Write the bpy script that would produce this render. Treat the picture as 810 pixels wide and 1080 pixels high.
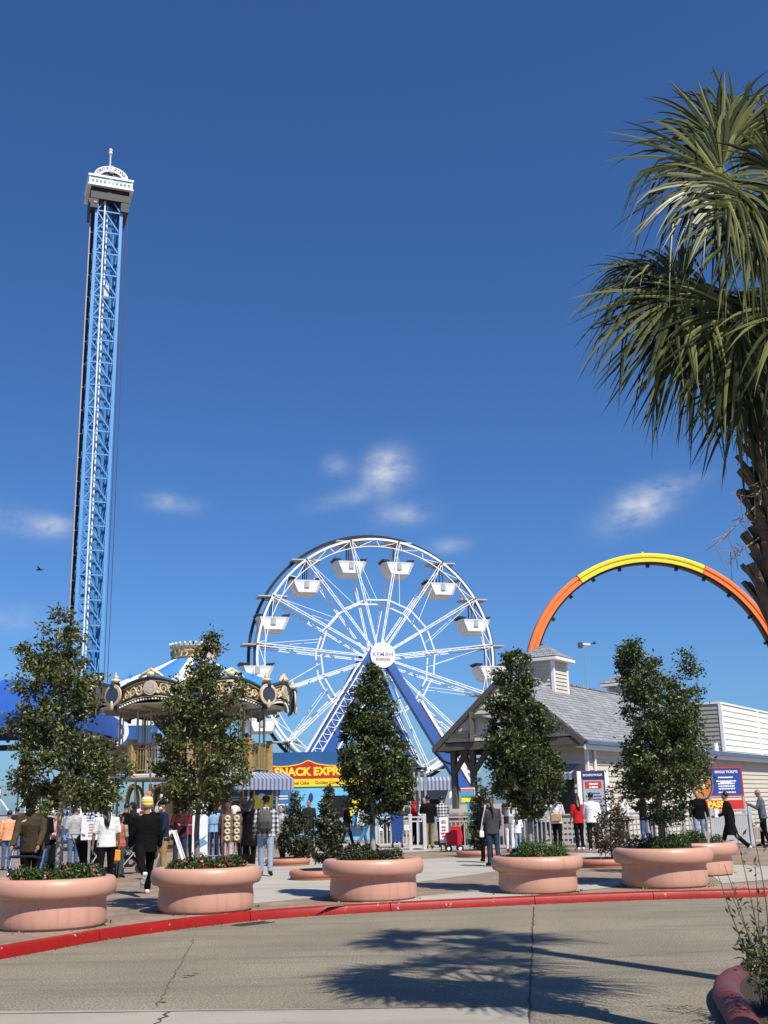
import bpy, bmesh, math, random
import numpy as np
from mathutils import Vector, Matrix, Quaternion
for _o in list(bpy.data.objects):
    bpy.data.objects.remove(_o)
sc = bpy.context.scene
C = sc.collection
R = math.radians
PI = math.pi

# ------------------------------------------------------------------ camera
CAM_H = 1.65
FPX = 1150.0                       # focal length in pixels of the 810 x 1080 photograph
PITCH, ROLL = R(15.04), R(1.3)
_F = Vector((0, math.cos(PITCH), math.sin(PITCH)))
_R0 = Vector((1, 0, 0)); _U0 = Vector((0, -math.sin(PITCH), math.cos(PITCH)))
_RT = _R0 * math.cos(ROLL) - _U0 * math.sin(ROLL)
_UP = _R0 * math.sin(ROLL) + _U0 * math.cos(ROLL)
cam_d = bpy.data.cameras.new('camera'); cam = bpy.data.objects.new('camera', cam_d); C.objects.link(cam)
cam_d.sensor_fit = 'VERTICAL'; cam_d.sensor_height = 24.0; cam_d.lens = 24.0 * FPX / 1080.0
cam_d.clip_start = 0.1; cam_d.clip_end = 3000
cm = Matrix.Identity(4)
for i, v in enumerate((_RT, _UP, -_F)):
    for j in range(3):
        cm[j][i] = v[j]
cm.translation = (0, 0, CAM_H)
cam.matrix_world = cm
sc.camera = cam

def ray(x, y):
    return _F + _RT * ((x - 405) / FPX) + _UP * ((540 - y) / FPX)
def at(x, y, Y):                   # photograph pixel -> point at distance Y ahead
    d = ray(x, y); p = d * (Y / d.y); p.z += CAM_H; return p
def gnd(x, y, z=0.12):             # photograph pixel -> point at height z
    d = ray(x, y); t = (z - CAM_H) / d.z; p = d * t; p.z = z; return p

# ------------------------------------------------------------------ sky, sun, exposure
SUN_EL = R(52); SHD = Vector((-0.55, 0.83, 0)).normalized()       # direction shadows fall in
SUN_AZ = math.atan2(-SHD.x, -SHD.y)
world = bpy.data.worlds.new('World'); sc.world = world; world.use_nodes = True
nt = world.node_tree; nt.nodes.clear()
def wn(t, **k):
    n = nt.nodes.new(t)
    for a, b in k.items(): setattr(n, a, b)
    return n
def wmath(op, a, b=None, c=None):
    n = wn('ShaderNodeMath', operation=op)
    for i, v in enumerate((a, b, c)):
        if v is None: continue
        if isinstance(v, (int, float)): n.inputs[i].default_value = v
        else: nt.links.new(v, n.inputs[i])
    return n.outputs[0]
sky = wn('ShaderNodeTexSky', sky_type='NISHITA', sun_disc=False)
sky.sun_elevation = SUN_EL; sky.sun_rotation = SUN_AZ
sky.altitude = 0; sky.air_density = 1.0; sky.dust_density = 0.6; sky.ozone_density = 4.0
hs = wn('ShaderNodeVectorMath', operation='MULTIPLY'); hs.inputs[1].default_value = (0.55, 0.89, 1.33)   # the deep blue of a dry winter noon
nt.links.new(sky.outputs[0], hs.inputs[0])
tc = wn('ShaderNodeTexCoord')
# wisps of cloud, far away: each one a soft noisy patch round its own direction
nz = wn('ShaderNodeTexNoise'); nz.inputs['Scale'].default_value = 30; nz.inputs['Detail'].default_value = 9
nz.inputs['Roughness'].default_value = 0.62
mp = wn('ShaderNodeMapping'); mp.inputs['Scale'].default_value = (1.0, 1.0, 1.8); mp.inputs['Location'].default_value = (.37, .11, .23)
nt.links.new(tc.outputs['Generated'], mp.inputs[0]); nt.links.new(mp.outputs[0], nz.inputs['Vector'])
tot = None
CLOUDS = [(408, 495, 21, 17, 1.0, .35), (424, 542, 27, 11, .42, .1), (354, 492, 12, 11, .34, .1), (180, 531, 24, 8, .42, -.1),
          (54, 555, 23, 9, .6, 0), (675, 536, 33, 15, .8, .35), (702, 512, 34, 7, .3, .1), (470, 576, 20, 7, .33, .1),
          (12, 652, 40, 12, .22, 0), (372, 524, 40, 8, .28, .2), (-60, 545, 60, 14, .6, 0), (900, 560, 60, 16, .5, 0)]
for (x, y, w, h, a, tl) in CLOUDS:
    c = ray(x, y).normalized(); rt = c.cross(Vector((0, 0, 1))).normalized(); up = rt.cross(c)
    rt, up = rt * math.cos(tl) + up * math.sin(tl), up * math.cos(tl) - rt * math.sin(tl)
    vs = []
    for v, s in ((rt, w), (up, h)):
        d = wn('ShaderNodeVectorMath', operation='DOT_PRODUCT'); d.inputs[1].default_value = v
        nt.links.new(tc.outputs['Generated'], d.inputs[0])
        vs.append(wmath('POWER', wmath('ABSOLUTE', wmath('MULTIPLY', d.outputs['Value'], FPX / s * 1.05)), 2.0))
    d = wn('ShaderNodeVectorMath', operation='DOT_PRODUCT'); d.inputs[1].default_value = c
    nt.links.new(tc.outputs['Generated'], d.inputs[0])
    front = wmath('GREATER_THAN', d.outputs['Value'], 0.5)
    g = wmath('EXPONENT', wmath('MULTIPLY', wmath('ADD', vs[0], vs[1]), -0.8))
    g = wmath('MULTIPLY', wmath('MULTIPLY', g, a), front)
    tot = g if tot is None else wmath('ADD', tot, g)
nn = wmath('MULTIPLY', wmath('SUBTRACT', nz.outputs[0], 0.27), 2.6)
den = wn('ShaderNodeClamp'); nt.links.new(wmath('MULTIPLY', tot, nn), den.inputs[0]); den.inputs[2].default_value = 0.85
mx = wn('ShaderNodeMix', data_type='RGBA'); nt.links.new(den.outputs[0], mx.inputs[0])
nt.links.new(hs.outputs[0], mx.inputs[6]); mx.inputs[7].default_value = (8.2, 8.7, 9.4, 1)
bg = wn('ShaderNodeBackground'); bg.inputs['Strength'].default_value = 0.069
nt.links.new(mx.outputs[2], bg.inputs['Color'])
ow = wn('ShaderNodeOutputWorld'); nt.links.new(bg.outputs[0], ow.inputs['Surface'])

sun_d = bpy.data.lights.new('sun', 'SUN'); sun_d.energy = 5.0; sun_d.angle = R(0.53); sun_d.color = (1.0, 0.935, 0.82)
sun = bpy.data.objects.new('sun', sun_d); C.objects.link(sun)
ld = Vector((SHD.x * math.cos(SUN_EL), SHD.y * math.cos(SUN_EL), -math.sin(SUN_EL)))
sun.rotation_euler = ld.to_track_quat('-Z', 'Y').to_euler(); sun.location = (20, -20, 40)
vs_ = sc.view_settings; vs_.view_transform = 'Standard'; vs_.look = 'None'; vs_.exposure = 0.36; vs_.gamma = 1.0; vs_.use_curve_mapping = False
sc.render.engine = 'CYCLES'; sc.cycles.use_denoising = True
sc.cycles.max_bounces = 6; sc.cycles.transparent_max_bounces = 6

# ------------------------------------------------------------------ helpers: materials
MATS = {}
def mat(key, col, rough=.6, var=.12, scale=6.0, bump=.0, bscale=60.0, metal=0.0, spec=.4, coat=0.0, kind=None):
    if key in MATS: return MATS[key]
    if max(col) < .72: col = tuple(c * .82 for c in col)
    m = bpy.data.materials.new(key); m.use_nodes = True; t = m.node_tree; b = t.nodes['Principled BSDF']
    b.inputs['Roughness'].default_value = rough; b.inputs['Metallic'].default_value = metal
    b.inputs['Specular IOR Level'].default_value = spec; b.inputs['Coat Weight'].default_value = coat
    co = t.nodes.new('ShaderNodeTexCoord')
    n = t.nodes.new('ShaderNodeTexNoise'); n.inputs['Scale'].default_value = scale; n.inputs['Detail'].default_value = 5
    n.inputs['Roughness'].default_value = .65
    t.links.new(co.outputs['Object'], n.inputs['Vector'])
    mxn = t.nodes.new('ShaderNodeMix'); mxn.data_type = 'RGBA'
    d = [max(0, c * (1 - var)) for c in col]; l = [min(1, c * (1 + var)) for c in col]
    mxn.inputs[6].default_value = (*d, 1); mxn.inputs[7].default_value = (*l, 1)
    rp = t.nodes.new('ShaderNodeMapRange'); rp.inputs[1].default_value = .3; rp.inputs[2].default_value = .7
    t.links.new(n.outputs[0], rp.inputs[0]); t.links.new(rp.outputs[0], mxn.inputs[0])
    t.links.new(mxn.outputs[2], b.inputs['Base Color'])
    if bump:
        n2 = t.nodes.new('ShaderNodeTexNoise'); n2.inputs['Scale'].default_value = bscale; n2.inputs['Detail'].default_value = 4
        t.links.new(co.outputs['Object'], n2.inputs['Vector'])
        bp = t.nodes.new('ShaderNodeBump'); bp.inputs['Strength'].default_value = bump; bp.inputs['Distance'].default_value = .02
        t.links.new(n2.outputs[0], bp.inputs['Height']); t.links.new(bp.outputs[0], b.inputs['Normal'])
    MATS[key] = m; return m

def nodes_of(m):
    return m.node_tree, m.node_tree.nodes, m.node_tree.links, m.node_tree.nodes['Principled BSDF']

def leaf_mat(key, dark, mid, light, trans=.28, rough=.42):
    if key in MATS: return MATS[key]
    dark, mid, light = (tuple(c * .86 for c in q) for q in (dark, mid, light))
    m = bpy.data.materials.new(key); m.use_nodes = True; t, N, L, b = nodes_of(m)
    g = N.new('ShaderNodeNewGeometry'); r = N.new('ShaderNodeValToRGB')
    e = r.color_ramp.elements; e[0].color = (*dark, 1); e[1].color = (*light, 1)
    x = e.new(.5); x.color = (*mid, 1)
    L.new(g.outputs['Random Per Island'], r.inputs[0]); L.new(r.outputs[0], b.inputs['Base Color'])
    b.inputs['Roughness'].default_value = rough; b.inputs['Specular IOR Level'].default_value = .5
    tr = N.new('ShaderNodeBsdfTranslucent'); L.new(r.outputs[0], tr.inputs[0])
    mxs = N.new('ShaderNodeMixShader'); mxs.inputs[0].default_value = trans
    L.new(b.outputs[0], mxs.inputs[1]); L.new(tr.outputs[0], mxs.inputs[2])
    L.new(mxs.outputs[0], N['Material Output'].inputs['Surface'])
    MATS[key] = m; return m

# ------------------------------------------------------------------ helpers: meshes
def frame(d):
    d = d.normalized(); a = Vector((0, 0, 1)) if abs(d.z) < .9 else Vector((1, 0, 0))
    u = d.cross(a).normalized(); return u, u.cross(d).normalized() * -1
class MB:
    def __init__(s): s.v = []; s.f = []
    def add(s, vs, fs):
        o = len(s.v); s.v.extend([tuple(v) for v in vs]); s.f.extend([tuple(i + o for i in f) for f in fs]); return s
    def box(s, c, d, rz=0, M=None):
        c = Vector(c); hx, hy, hz = d[0] / 2, d[1] / 2, d[2] / 2
        vs = [Vector((x, y, z)) for z in (-hz, hz) for x, y in ((-hx, -hy), (hx, -hy), (hx, hy), (-hx, hy))]
        if rz: vs = [Matrix.Rotation(rz, 3, 'Z') @ v for v in vs]
        if M is not None: vs = [M @ v for v in vs]
        return s.add([c + v for v in vs], [(3, 2, 1, 0), (4, 5, 6, 7), (0, 1, 5, 4), (1, 2, 6, 5), (2, 3, 7, 6), (3, 0, 4, 7)])
    def beam(s, p, q, w, h=None, up=Vector((0, 0, 1))):            # rectangular bar from p to q
        p, q = Vector(p), Vector(q); h = h or w; d = (q - p).normalized()
        if abs(d.dot(up)) > .98: up = Vector((0, 1, 0))
        x = d.cross(up).normalized(); y = x.cross(d).normalized()
        vs = [e + x * (sx * w / 2) + y * (sy * h / 2) for e in (p, q) for sx, sy in ((-1, -1), (1, -1), (1, 1), (-1, 1))]
        return s.add(vs, [(3, 2, 1, 0), (4, 5, 6, 7), (0, 1, 5, 4), (1, 2, 6, 5), (2, 3, 7, 6), (3, 0, 4, 7)])
    def tube(s, pts, rad, n=8, cap=True):
        pts = [Vector(p) for p in pts]
        if not hasattr(rad, '__len__'): rad = [rad] * len(pts)
        vs = []; pu = None
        for i, p in enumerate(pts):
            d = (pts[min(i + 1, len(pts) - 1)] - pts[max(i - 1, 0)])
            if d.length < 1e-9: d = Vector((0, 0, 1))
            d.normalize()
            if pu is None: u, w = frame(d)
            else:
                u = (pu - d * pu.dot(d)); u = u.normalized() if u.length > 1e-6 else frame(d)[0]
                w = d.cross(u)
            if pu is None: w = d.cross(u)
            pu = u
            r = rad[i]
            for k in range(n):
                a = 2 * PI * k / n; vs.append(p + u * (math.cos(a) * r) + w * (math.sin(a) * r))
        fs = [(i * n + k, i * n + (k + 1) % n, (i + 1) * n + (k + 1) % n, (i + 1) * n + k) for i in range(len(pts) - 1) for k in range(n)]
        if cap:
            fs.append(tuple(range(n - 1, -1, -1))); fs.append(tuple((len(pts) - 1) * n + k for k in range(n)))
        return s.add(vs, fs)
    def loft(s, rings, n=16, cap=True):                            # rings: (centre, x axis, y axis)
        vs = []
        for c, ax, ay in rings:
            c, ax, ay = Vector(c), Vector(ax), Vector(ay)
            for k in range(n):
                a = 2 * PI * k / n; vs.append(c + ax * math.cos(a) + ay * math.sin(a))
        m = len(rings)
        fs = [(i * n + k, i * n + (k + 1) % n, (i + 1) * n + (k + 1) % n, (i + 1) * n + k) for i in range(m - 1) for k in range(n)]
        if cap: fs += [tuple(range(n - 1, -1, -1)), tuple((m - 1) * n + k for k in range(n))]
        return s.add(vs, fs)
    def lathe(s, prof, n=32, c=(0, 0, 0), a0=0, a1=2 * PI, sx=1, sy=1):
        c = Vector(c); full = abs(a1 - a0 - 2 * PI) < 1e-6; m = n if full else n + 1; vs = []
        for r, z in prof:
            for k in range(m):
                a = a0 + (a1 - a0) * k / n; vs.append(c + Vector((r * sx * math.cos(a), r * sy * math.sin(a), z)))
        fs = []
        for i in range(len(prof) - 1):
            for k in range(n if full else n):
                k2 = (k + 1) % m if full else k + 1
                fs.append((i * m + k, i * m + k2, (i + 1) * m + k2, (i + 1) * m + k))
        return s.add(vs, fs)
    def ball(s, c, r, n=10, m=7, M=None):
        c = Vector(c); r = r if hasattr(r, '__len__') else (r, r, r); vs = []; fs = []
        for i in range(1, m):
            t = PI * i / m
            for k in range(n):
                a = 2 * PI * k / n; vs.append(Vector((r[0] * math.sin(t) * math.cos(a), r[1] * math.sin(t) * math.sin(a), -r[2] * math.cos(t))))
        vs += [Vector((0, 0, -r[2])), Vector((0, 0, r[2]))]
        for i in range(m - 2):
            for k in range(n): fs.append((i * n + k, i * n + (k + 1) % n, (i + 1) * n + (k + 1) % n, (i + 1) * n + k))
        b = (m - 1) * n
        for k in range(n):
            fs.append((b, (k + 1) % n, k)); fs.append((b + 1, (m - 2) * n + k, (m - 2) * n + (k + 1) % n))
        if M is not None: vs = [M @ v for v in vs]
        return s.add([c + v for v in vs], fs)
    def prism(s, poly, ex):                                        # planar polygon swept by vector ex
        ex = Vector(ex); n = len(poly); p = [Vector(q) for q in poly]
        return s.add(p + [q + ex for q in p], [tuple(range(n - 1, -1, -1)), tuple(range(n, 2 * n))] + [(i, (i + 1) % n, n + (i + 1) % n, n + i) for i in range(n)])
    def build(s, name, m, parent=None, origin=None, smooth=False, bevel=0, remesh=0, sm=2, auto=None):
        me = bpy.data.meshes.new(name)
        o_ = Vector(origin) if origin is not None else Vector((0, 0, 0))
        v = np.array(s.v, dtype=float).reshape(-1, 3) - np.array(o_)
        me.from_pydata(v.tolist(), [], s.f); me.materials.append(m)
        bm = bmesh.new(); bm.from_mesh(me); bmesh.ops.recalc_face_normals(bm, faces=bm.faces) if len(s.f) < 4000 else None
        bm.to_mesh(me); bm.free()
        if smooth: me.polygons.foreach_set('use_smooth', [True] * len(me.polygons))
        o = bpy.data.objects.new(name, me); C.objects.link(o)
        if parent is not None: o.parent = parent
        elif origin is not None: o.location = o_
        if smooth and auto: me.set_sharp_from_angle(angle=R(auto))
        if bevel:
            b = o.modifiers.new('b', 'BEVEL'); b.width = bevel; b.segments = 2; b.limit_method = 'ANGLE'; b.angle_limit = R(35); APPLY.append(o)
        if remesh:
            r = o.modifiers.new('r', 'REMESH'); r.mode = 'VOXEL'; r.voxel_size = remesh; r.use_smooth_shade = True
            if sm: q = o.modifiers.new('s', 'SMOOTH'); q.iterations = sm; q.factor = .5
            APPLY.append(o)
        return o
APPLY = []
def apply_all():
    APPLY.extend(o for o in C.objects if o.type == 'FONT')
    dg = bpy.context.evaluated_depsgraph_get(); done = {}
    for o in APPLY:
        if o.data.name in done: continue
        me = bpy.data.meshes.new_from_object(o.evaluated_get(dg)); me.name = o.data.name
        done[o.data.name] = 1
        if o.type == 'FONT':
            q = bpy.data.objects.new(o.name, me); C.objects.link(q); q.parent = o.parent; q.matrix_local = o.matrix_basis.copy(); nm = o.name; bpy.data.objects.remove(o); q.name = nm; continue
        o.modifiers.clear(); o.data = me
def tag(o, label=None, cat=None, group=None, kind=None):
    if label: o['label'] = label
    if cat: o['category'] = cat
    if group: o['group'] = group
    if kind: o['kind'] = kind
    return o
def thing(name, label, cat, loc=(0, 0, 0), rz=0, group=None):
    o = bpy.data.objects.new(name, None); C.objects.link(o); o.empty_display_size = .2
    o.location = loc; o.rotation_euler = (0, 0, rz); tag(o, label, cat, group); return o
def copy_tree(o, parent=None):
    c = o.copy(); C.objects.link(c); c.parent = parent
    for ch in list(o.children): copy_tree(ch, c)
    return c
def text(s, size, m, parent, loc, rot=(PI / 2, 0, 0), ext=.004, off=0, name='lettering', sx=1, align='CENTER', sp=1):
    cu = bpy.data.curves.new(name, 'FONT'); cu.body = s; cu.size = size; cu.extrude = ext; cu.offset = off
    cu.align_x = align; cu.align_y = 'CENTER'; cu.space_character = sp; cu.resolution_u = 3; cu.materials.append(m)
    o = bpy.data.objects.new(name, cu); C.objects.link(o); o.parent = parent; o.location = loc; o.rotation_euler = rot; o.scale = (sx, 1, 1); return o
def spline(pts, k=8):
    P = [Vector(p) for p in pts]; P = [P[0] * 2 - P[1]] + P + [P[-1] * 2 - P[-2]]; out = []
    for i in range(1, len(P) - 2):
        a, b, c, d = P[i - 1:i + 3]
        for j in range(k):
            t = j / k; out.append(.5 * ((2 * b) + (c - a) * t + (2 * a - 5 * b + 4 * c - d) * t * t + (3 * b - a - 3 * c + d) * t ** 3))
    out.append(P[-2]); return out
# ================================================================== THE SETTING
PZ = 0.12                                                           # height of the plaza above the road
def sheet(name, poly, z, m, kind='structure'):
    o = MB().add([(p[0], p[1], z) for p in poly], [tuple(range(len(poly)))]).build(name, m)
    if o.data.polygons[0].normal.z < 0: o.data.flip_normals()
    o['kind'] = kind; return o

# --- road concrete: exposed aggregate, worn and stained
def concrete_mat(key, c1, c2, stain, agg, agg_amt=.35):
    c1, c2, stain, agg = (tuple(c * .80 for c in q) for q in (c1, c2, stain, agg))
    m = mat(key, c1, .85, 0); t, N, L, b = nodes_of(m)
    co = N.new('ShaderNodeTexCoord')
    def noise(sc_, det=6, rgh=.6, vec=None):
        n = N.new('ShaderNodeTexNoise'); n.inputs['Scale'].default_value = sc_; n.inputs['Detail'].default_value = det; n.inputs['Roughness'].default_value = rgh
        L.new(vec or co.outputs['Object'], n.inputs['Vector']); return n.outputs[0]
    def mr(v, a, bb):
        r = N.new('ShaderNodeMapRange'); r.inputs[1].default_value = a; r.inputs[2].default_value = bb; L.new(v, r.inputs[0]); return r.outputs[0]
    def mix(f, a, bb, bl='MIX'):
        q = N.new('ShaderNodeMix'); q.data_type = 'RGBA'; q.blend_type = bl
        for i, v in ((0, f), (6, a), (7, bb)):
            if isinstance(v, tuple): q.inputs[i].default_value = (*v, 1)
            elif isinstance(v, (int, float)): q.inputs[i].default_value = v
            else: L.new(v, q.inputs[i])
        return q.outputs[2]
    mpn = N.new('ShaderNodeMapping'); mpn.inputs['Scale'].default_value = (.14, 1.7, 1); L.new(co.outputs['Object'], mpn.inputs[0])
    base = mix(mr(noise(.55, 7, .6), .38, .62), c1, c2)
    base = mix(mr(noise(1.1, 8, .7, mpn.outputs[0]), .48, .66), base, stain)        # tyre-swept streaks along the road
    f = mr(noise(42, 3, .6), .44, .58)
    mm = N.new('ShaderNodeMath'); mm.operation = 'MULTIPLY'; mm.inputs[1].default_value = agg_amt; L.new(f, mm.inputs[0])
    base = mix(mm.outputs[0], base, agg)
    f2 = mr(noise(2.6, 9, .75), .60, .72); m2 = N.new('ShaderNodeMath'); m2.operation = 'MULTIPLY'; m2.inputs[1].default_value = .45; L.new(f2, m2.inputs[0])
    base = mix(m2.outputs[0], base, tuple(c * .62 for c in stain))                   # dark stains
    L.new(base, b.inputs['Base Color'])
    bp = N.new('ShaderNodeBump'); bp.inputs['Strength'].default_value = .3; bp.inputs['Distance'].default_value = .005
    L.new(noise(70, 3, .6), bp.inputs['Height']); L.new(bp.outputs[0], b.inputs['Normal'])
    b.inputs['Specular IOR Level'].default_value = .25
    return m
ROADM = concrete_mat('road_concrete', (.295, .262, .198), (.375, .333, .252), (.235, .212, .168), (.09, .07, .05), .65)
SLABM = concrete_mat('slab_concrete', (.38, .355, .30), (.43, .405, .34), (.31, .29, .24), (.30, .27, .22), .15)
PALEM = concrete_mat('plaza_concrete', (.45, .425, .37), (.50, .475, .415), (.36, .335, .29), (.38, .35, .30), .2)
FARM = concrete_mat('far_ground', (.40, .37, .32), (.46, .42, .36), (.34, .31, .26), (.3, .27, .22), .2)

kerb_px = [(0, 1012), (135, 988), (270, 971), (400, 962), (565, 954), (690, 949), (810, 946)]
kerb = [gnd(x, y, 0) for x, y in kerb_px]
kerb = [Vector((-11.5, -2, 0)), Vector((-7.9, 6.5, 0))] + kerb + [Vector((12, 20.2, 0)), Vector((40, 22.5, 0)), Vector((110, 26, 0))]
kc = spline(kerb, 8)
sheet('ground', [(-900, -300), (900, -300), (900, 1500), (-900, 1500)], -.03, FARM)
road = sheet('road', [(p.x, p.y) for p in kc] + [(110, -12), (-11.5, -12)], 0.0, ROADM)
near = [gnd(0, 1067, 0), gnd(560, 1062, 0)]
sheet('near_road_slab', [(-9.3, near[0].y - .1), (near[0].x, near[0].y), (near[1].x, near[1].y), (near[1].x + (gnd(558, 1079, 0).x - near[1].x) * 6, near[1].y + (gnd(558, 1079, 0).y - near[1].y) * 6), (-.2, -12), (-9.3, -12)], .004, SLABM)
# joint and crack lines in the road
JM = mat('road_joint', (.07, .06, .05), .9)
def ribbon(pts, w, z, name, m, seed=0):
    rnd = random.Random(seed); P = [Vector((p[0], p[1], 0)) for p in pts]; vs = []; fs = []
    for i, p in enumerate(P):
        d = (P[min(i + 1, len(P) - 1)] - P[max(i - 1, 0)]).normalized(); n = Vector((-d.y, d.x, 0)); ww = w * rnd.uniform(.5, 1.3)
        vs += [(p + n * ww / 2) + Vector((0, 0, z)), (p - n * ww / 2) + Vector((0, 0, z))]
    for i in range(len(P) - 1): fs.append((2 * i, 2 * i + 1, 2 * i + 3, 2 * i + 2))
    o = MB().add(vs, fs).build(name, m); 
    if o.data.polygons[0].normal.z < 0: o.data.flip_normals()
    o['kind'] = 'structure'; return o
def wob(a, b, k, amp, seed):
    rnd = random.Random(seed); a, b = Vector(a), Vector(b); out = []
    for i in range(k + 1):
        t = i / k; p = a.lerp(b, t); out.append(p + Vector((rnd.uniform(-amp, amp), rnd.uniform(-amp, amp), 0)))
    return out
ribbon(wob(gnd(563, 957, 0), gnd(558, 1079, 0), 40, .012, 1), .02, .0065, 'road_joint', JM)
ribbon(wob(gnd(0, 1066, 0) + Vector((-4, 0, 0)), gnd(557, 1062, 0), 40, .008, 2), .02, .0072, 'road_joint', JM, 4)
ribbon(wob(gnd(205, 990, 0), gnd(165, 1062, 0), 60, .022, 3), .009, .0058, 'road_crack', mat('road_crack_soft', (.13, .11, .085), .9), 5)
ribbon(wob(gnd(566, 1014, 0), gnd(810, 1000, 0), 30, .01, 6), .012, .0052, 'road_joint', mat('road_joint_soft', (.17, .15, .12), .9), 7)
ribbon(wob(gnd(180, 1068, 0), gnd(165, 1080, 0), 8, .03, 9), .02, .0082, 'road_crack', JM, 5)
# stains of earth on the road
for i, (x, y, r_) in enumerate([(201, 1029, .07), (196, 1031, .05), (207, 1027, .04), (172, 1057, .05)]):
    c = gnd(x, y, 0); rnd = random.Random(i); k = 18
    sheet('road_stain', [(c.x + r_ * rnd.uniform(.35, 1.2) * math.cos(2 * PI * j / k), c.y + r_ * .8 * rnd.uniform(.3, 1.2) * math.sin(2 * PI * j / k)) for j in range(k)], .0102 + i * .0004,
          mat('road_stain', (.24, .19, .135), .95, .5, 25))

# kerb: painted red, chipped; one strip of stones with joints
def kerb_mat():
    m = mat('kerb_red', (.31, .012, .009), .42, .14, 3, 0, spec=.25); t, N, L, b = nodes_of(m)
    co = N.new('ShaderNodeTexCoord'); n = N.new('ShaderNodeTexNoise'); n.inputs['Scale'].default_value = 7; n.inputs['Detail'].default_value = 9; n.inputs['Roughness'].default_value = .72
    L.new(co.outputs['Object'], n.inputs[0]); r = N.new('ShaderNodeMapRange'); r.inputs[1].default_value = .635; r.inputs[2].default_value = .66
    L.new(n.outputs[0], r.inputs[0]); q = N.new('ShaderNodeMix'); q.data_type = 'RGBA'; L.new(r.outputs[0], q.inputs[0])
    src = b.inputs['Base Color'].links[0].from_socket; L.new(src, q.inputs[6]); q.inputs[7].default_value = (.42, .28, .24, 1); L.new(q.outputs[2], b.inputs['Base Color'])
    bp = N.new('ShaderNodeBump'); bp.inputs['Strength'].default_value = .35; bp.inputs['Distance'].default_value = .01; L.new(n.outputs[0], bp.inputs['Height']); L.new(bp.outputs[0], b.inputs['Normal'])
    return m
KM = kerb_mat()
def kerb_run(pts, name, W=.17, H=PZ + .012):
    mb = MB(); vs = []; prof = [(0, -.02), (.012, H - .03), (.035, H - .004), (.06, H), (W, H), (W, -.02)]
    for i, p in enumerate(pts):
        d = (pts[min(i + 1, len(pts) - 1)] - pts[max(i - 1, 0)]).normalized(); n = Vector((-d.y, d.x, 0))
        for a, z in prof: vs.append(p + n * a + Vector((0, 0, z)))
    k = len(prof); fs = [(i * k + j, i * k + j + 1, (i + 1) * k + j + 1, (i + 1) * k + j) for i in range(len(pts) - 1) for j in range(k - 1)]
    fs += [tuple(range(k)), tuple(range((len(pts) - 1) * k + k - 1, (len(pts) - 1) * k - 1, -1))]
    o = mb.add(vs, fs).build(name, KM, smooth=True, auto=40); o['kind'] = 'structure'; return o
kd = spline(kerb, 24)
cuts = [0]
for tx in (kerb[2].x, gnd(112, 990, 0).x, gnd(264, 971, 0).x, gnd(410, 961, 0).x, gnd(563, 954, 0).x, gnd(690, 949, 0).x, gnd(797, 946, 0).x, 14.0, 60):
    j = min(range(len(kd)), key=lambda i: abs(kd[i].x - tx)); cuts.append(j)
cuts.append(len(kd) - 1)
for a, b in zip(cuts[:-1], cuts[1:]):
    run = kd[a:b + 1]
    if len(run) < 2: continue
    run = [p.copy() for p in run]
    e = (run[-1] - run[-2]).normalized(); run[-1] = run[-1] - e * .012
    kerb_run(run, 'kerb')
# plaza paving
def paver_mat():
    m = mat('plaza_pavers', (.27, .19, .14), .85, 0); t, N, L, b = nodes_of(m)
    co = N.new('ShaderNodeTexCoord'); mpn = N.new('ShaderNodeMapping'); mpn.inputs['Rotation'].default_value = (0, 0, R(38)); L.new(co.outputs['Object'], mpn.inputs[0])
    br = N.new('ShaderNodeTexBrick'); br.inputs['Scale'].default_value = 1.0; br.inputs['Brick Width'].default_value = .22; br.inputs['Row Height'].default_value = .11
    br.inputs['Mortar Size'].default_value = .006; br.inputs['Color1'].default_value = (.30, .213, .155, 1); br.inputs['Color2'].default_value = (.225, .167, .125, 1); br.inputs['Mortar'].default_value = (.16, .133, .105, 1)
    L.new(mpn.outputs[0], br.inputs[0])
    n = N.new('ShaderNodeTexNoise'); n.inputs['Scale'].default_value = .9; n.inputs['Detail'].default_value = 7; L.new(co.outputs['Object'], n.inputs[0])
    r = N.new('ShaderNodeMapRange'); r.inputs[1].default_value = .35; r.inputs[2].default_value = .7; r.inputs[3].default_value = .8; r.inputs[4].default_value = 1.2; L.new(n.outputs[0], r.inputs[0])
    q = N.new('ShaderNodeMix'); q.data_type = 'RGBA'; q.blend_type = 'MULTIPLY'; q.inputs[0].default_value = 1; L.new(br.outputs[0], q.inputs[6]); L.new(r.outputs[0], q.inputs[7]); L.new(q.outputs[2], b.inputs['Base Color'])
    bp = N.new('ShaderNodeBump'); bp.inputs['Strength'].default_value = .4; bp.inputs['Distance'].default_value = .01; L.new(br.outputs[1], bp.inputs['Height']); bp.invert = True; L.new(bp.outputs[0], b.inputs['Normal'])
    return m
off = []
for i, p in enumerate(kc):
    d = (kc[min(i + 1, len(kc) - 1)] - kc[max(i - 1, 0)]).normalized(); off.append((p.x - d.y * .16, p.y + d.x * .16))
sheet('plaza_paving', off + [(110, 140), (-110, 140), (-110, -2)], PZ, paver_mat())
def pz(l): return [tuple(gnd(x, y)[:2]) for x, y in l]
sheet('plaza_band', pz([(196, 936), (262, 905), (356, 903), (352, 934), (352, 945), (268, 953), (262, 943)]), PZ + .004, PALEM)
sheet('plaza_band', pz([(334, 958), (420, 948), (520, 939), (640, 930), (700, 921), (700, 926), (640, 937), (565, 944.5), (400, 952.5)]), PZ + .008, PALEM)
sheet('plaza_band', pz([(352, 934), (430, 932), (540, 917), (650, 904), (650, 899), (500, 903), (420, 908), (356, 916)]), PZ + .0046, PALEM)
sheet('plaza_band', pz([(748, 922), (768, 912), (812, 914), (812, 928), (762, 932)]), PZ + .0052, PALEM)
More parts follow.
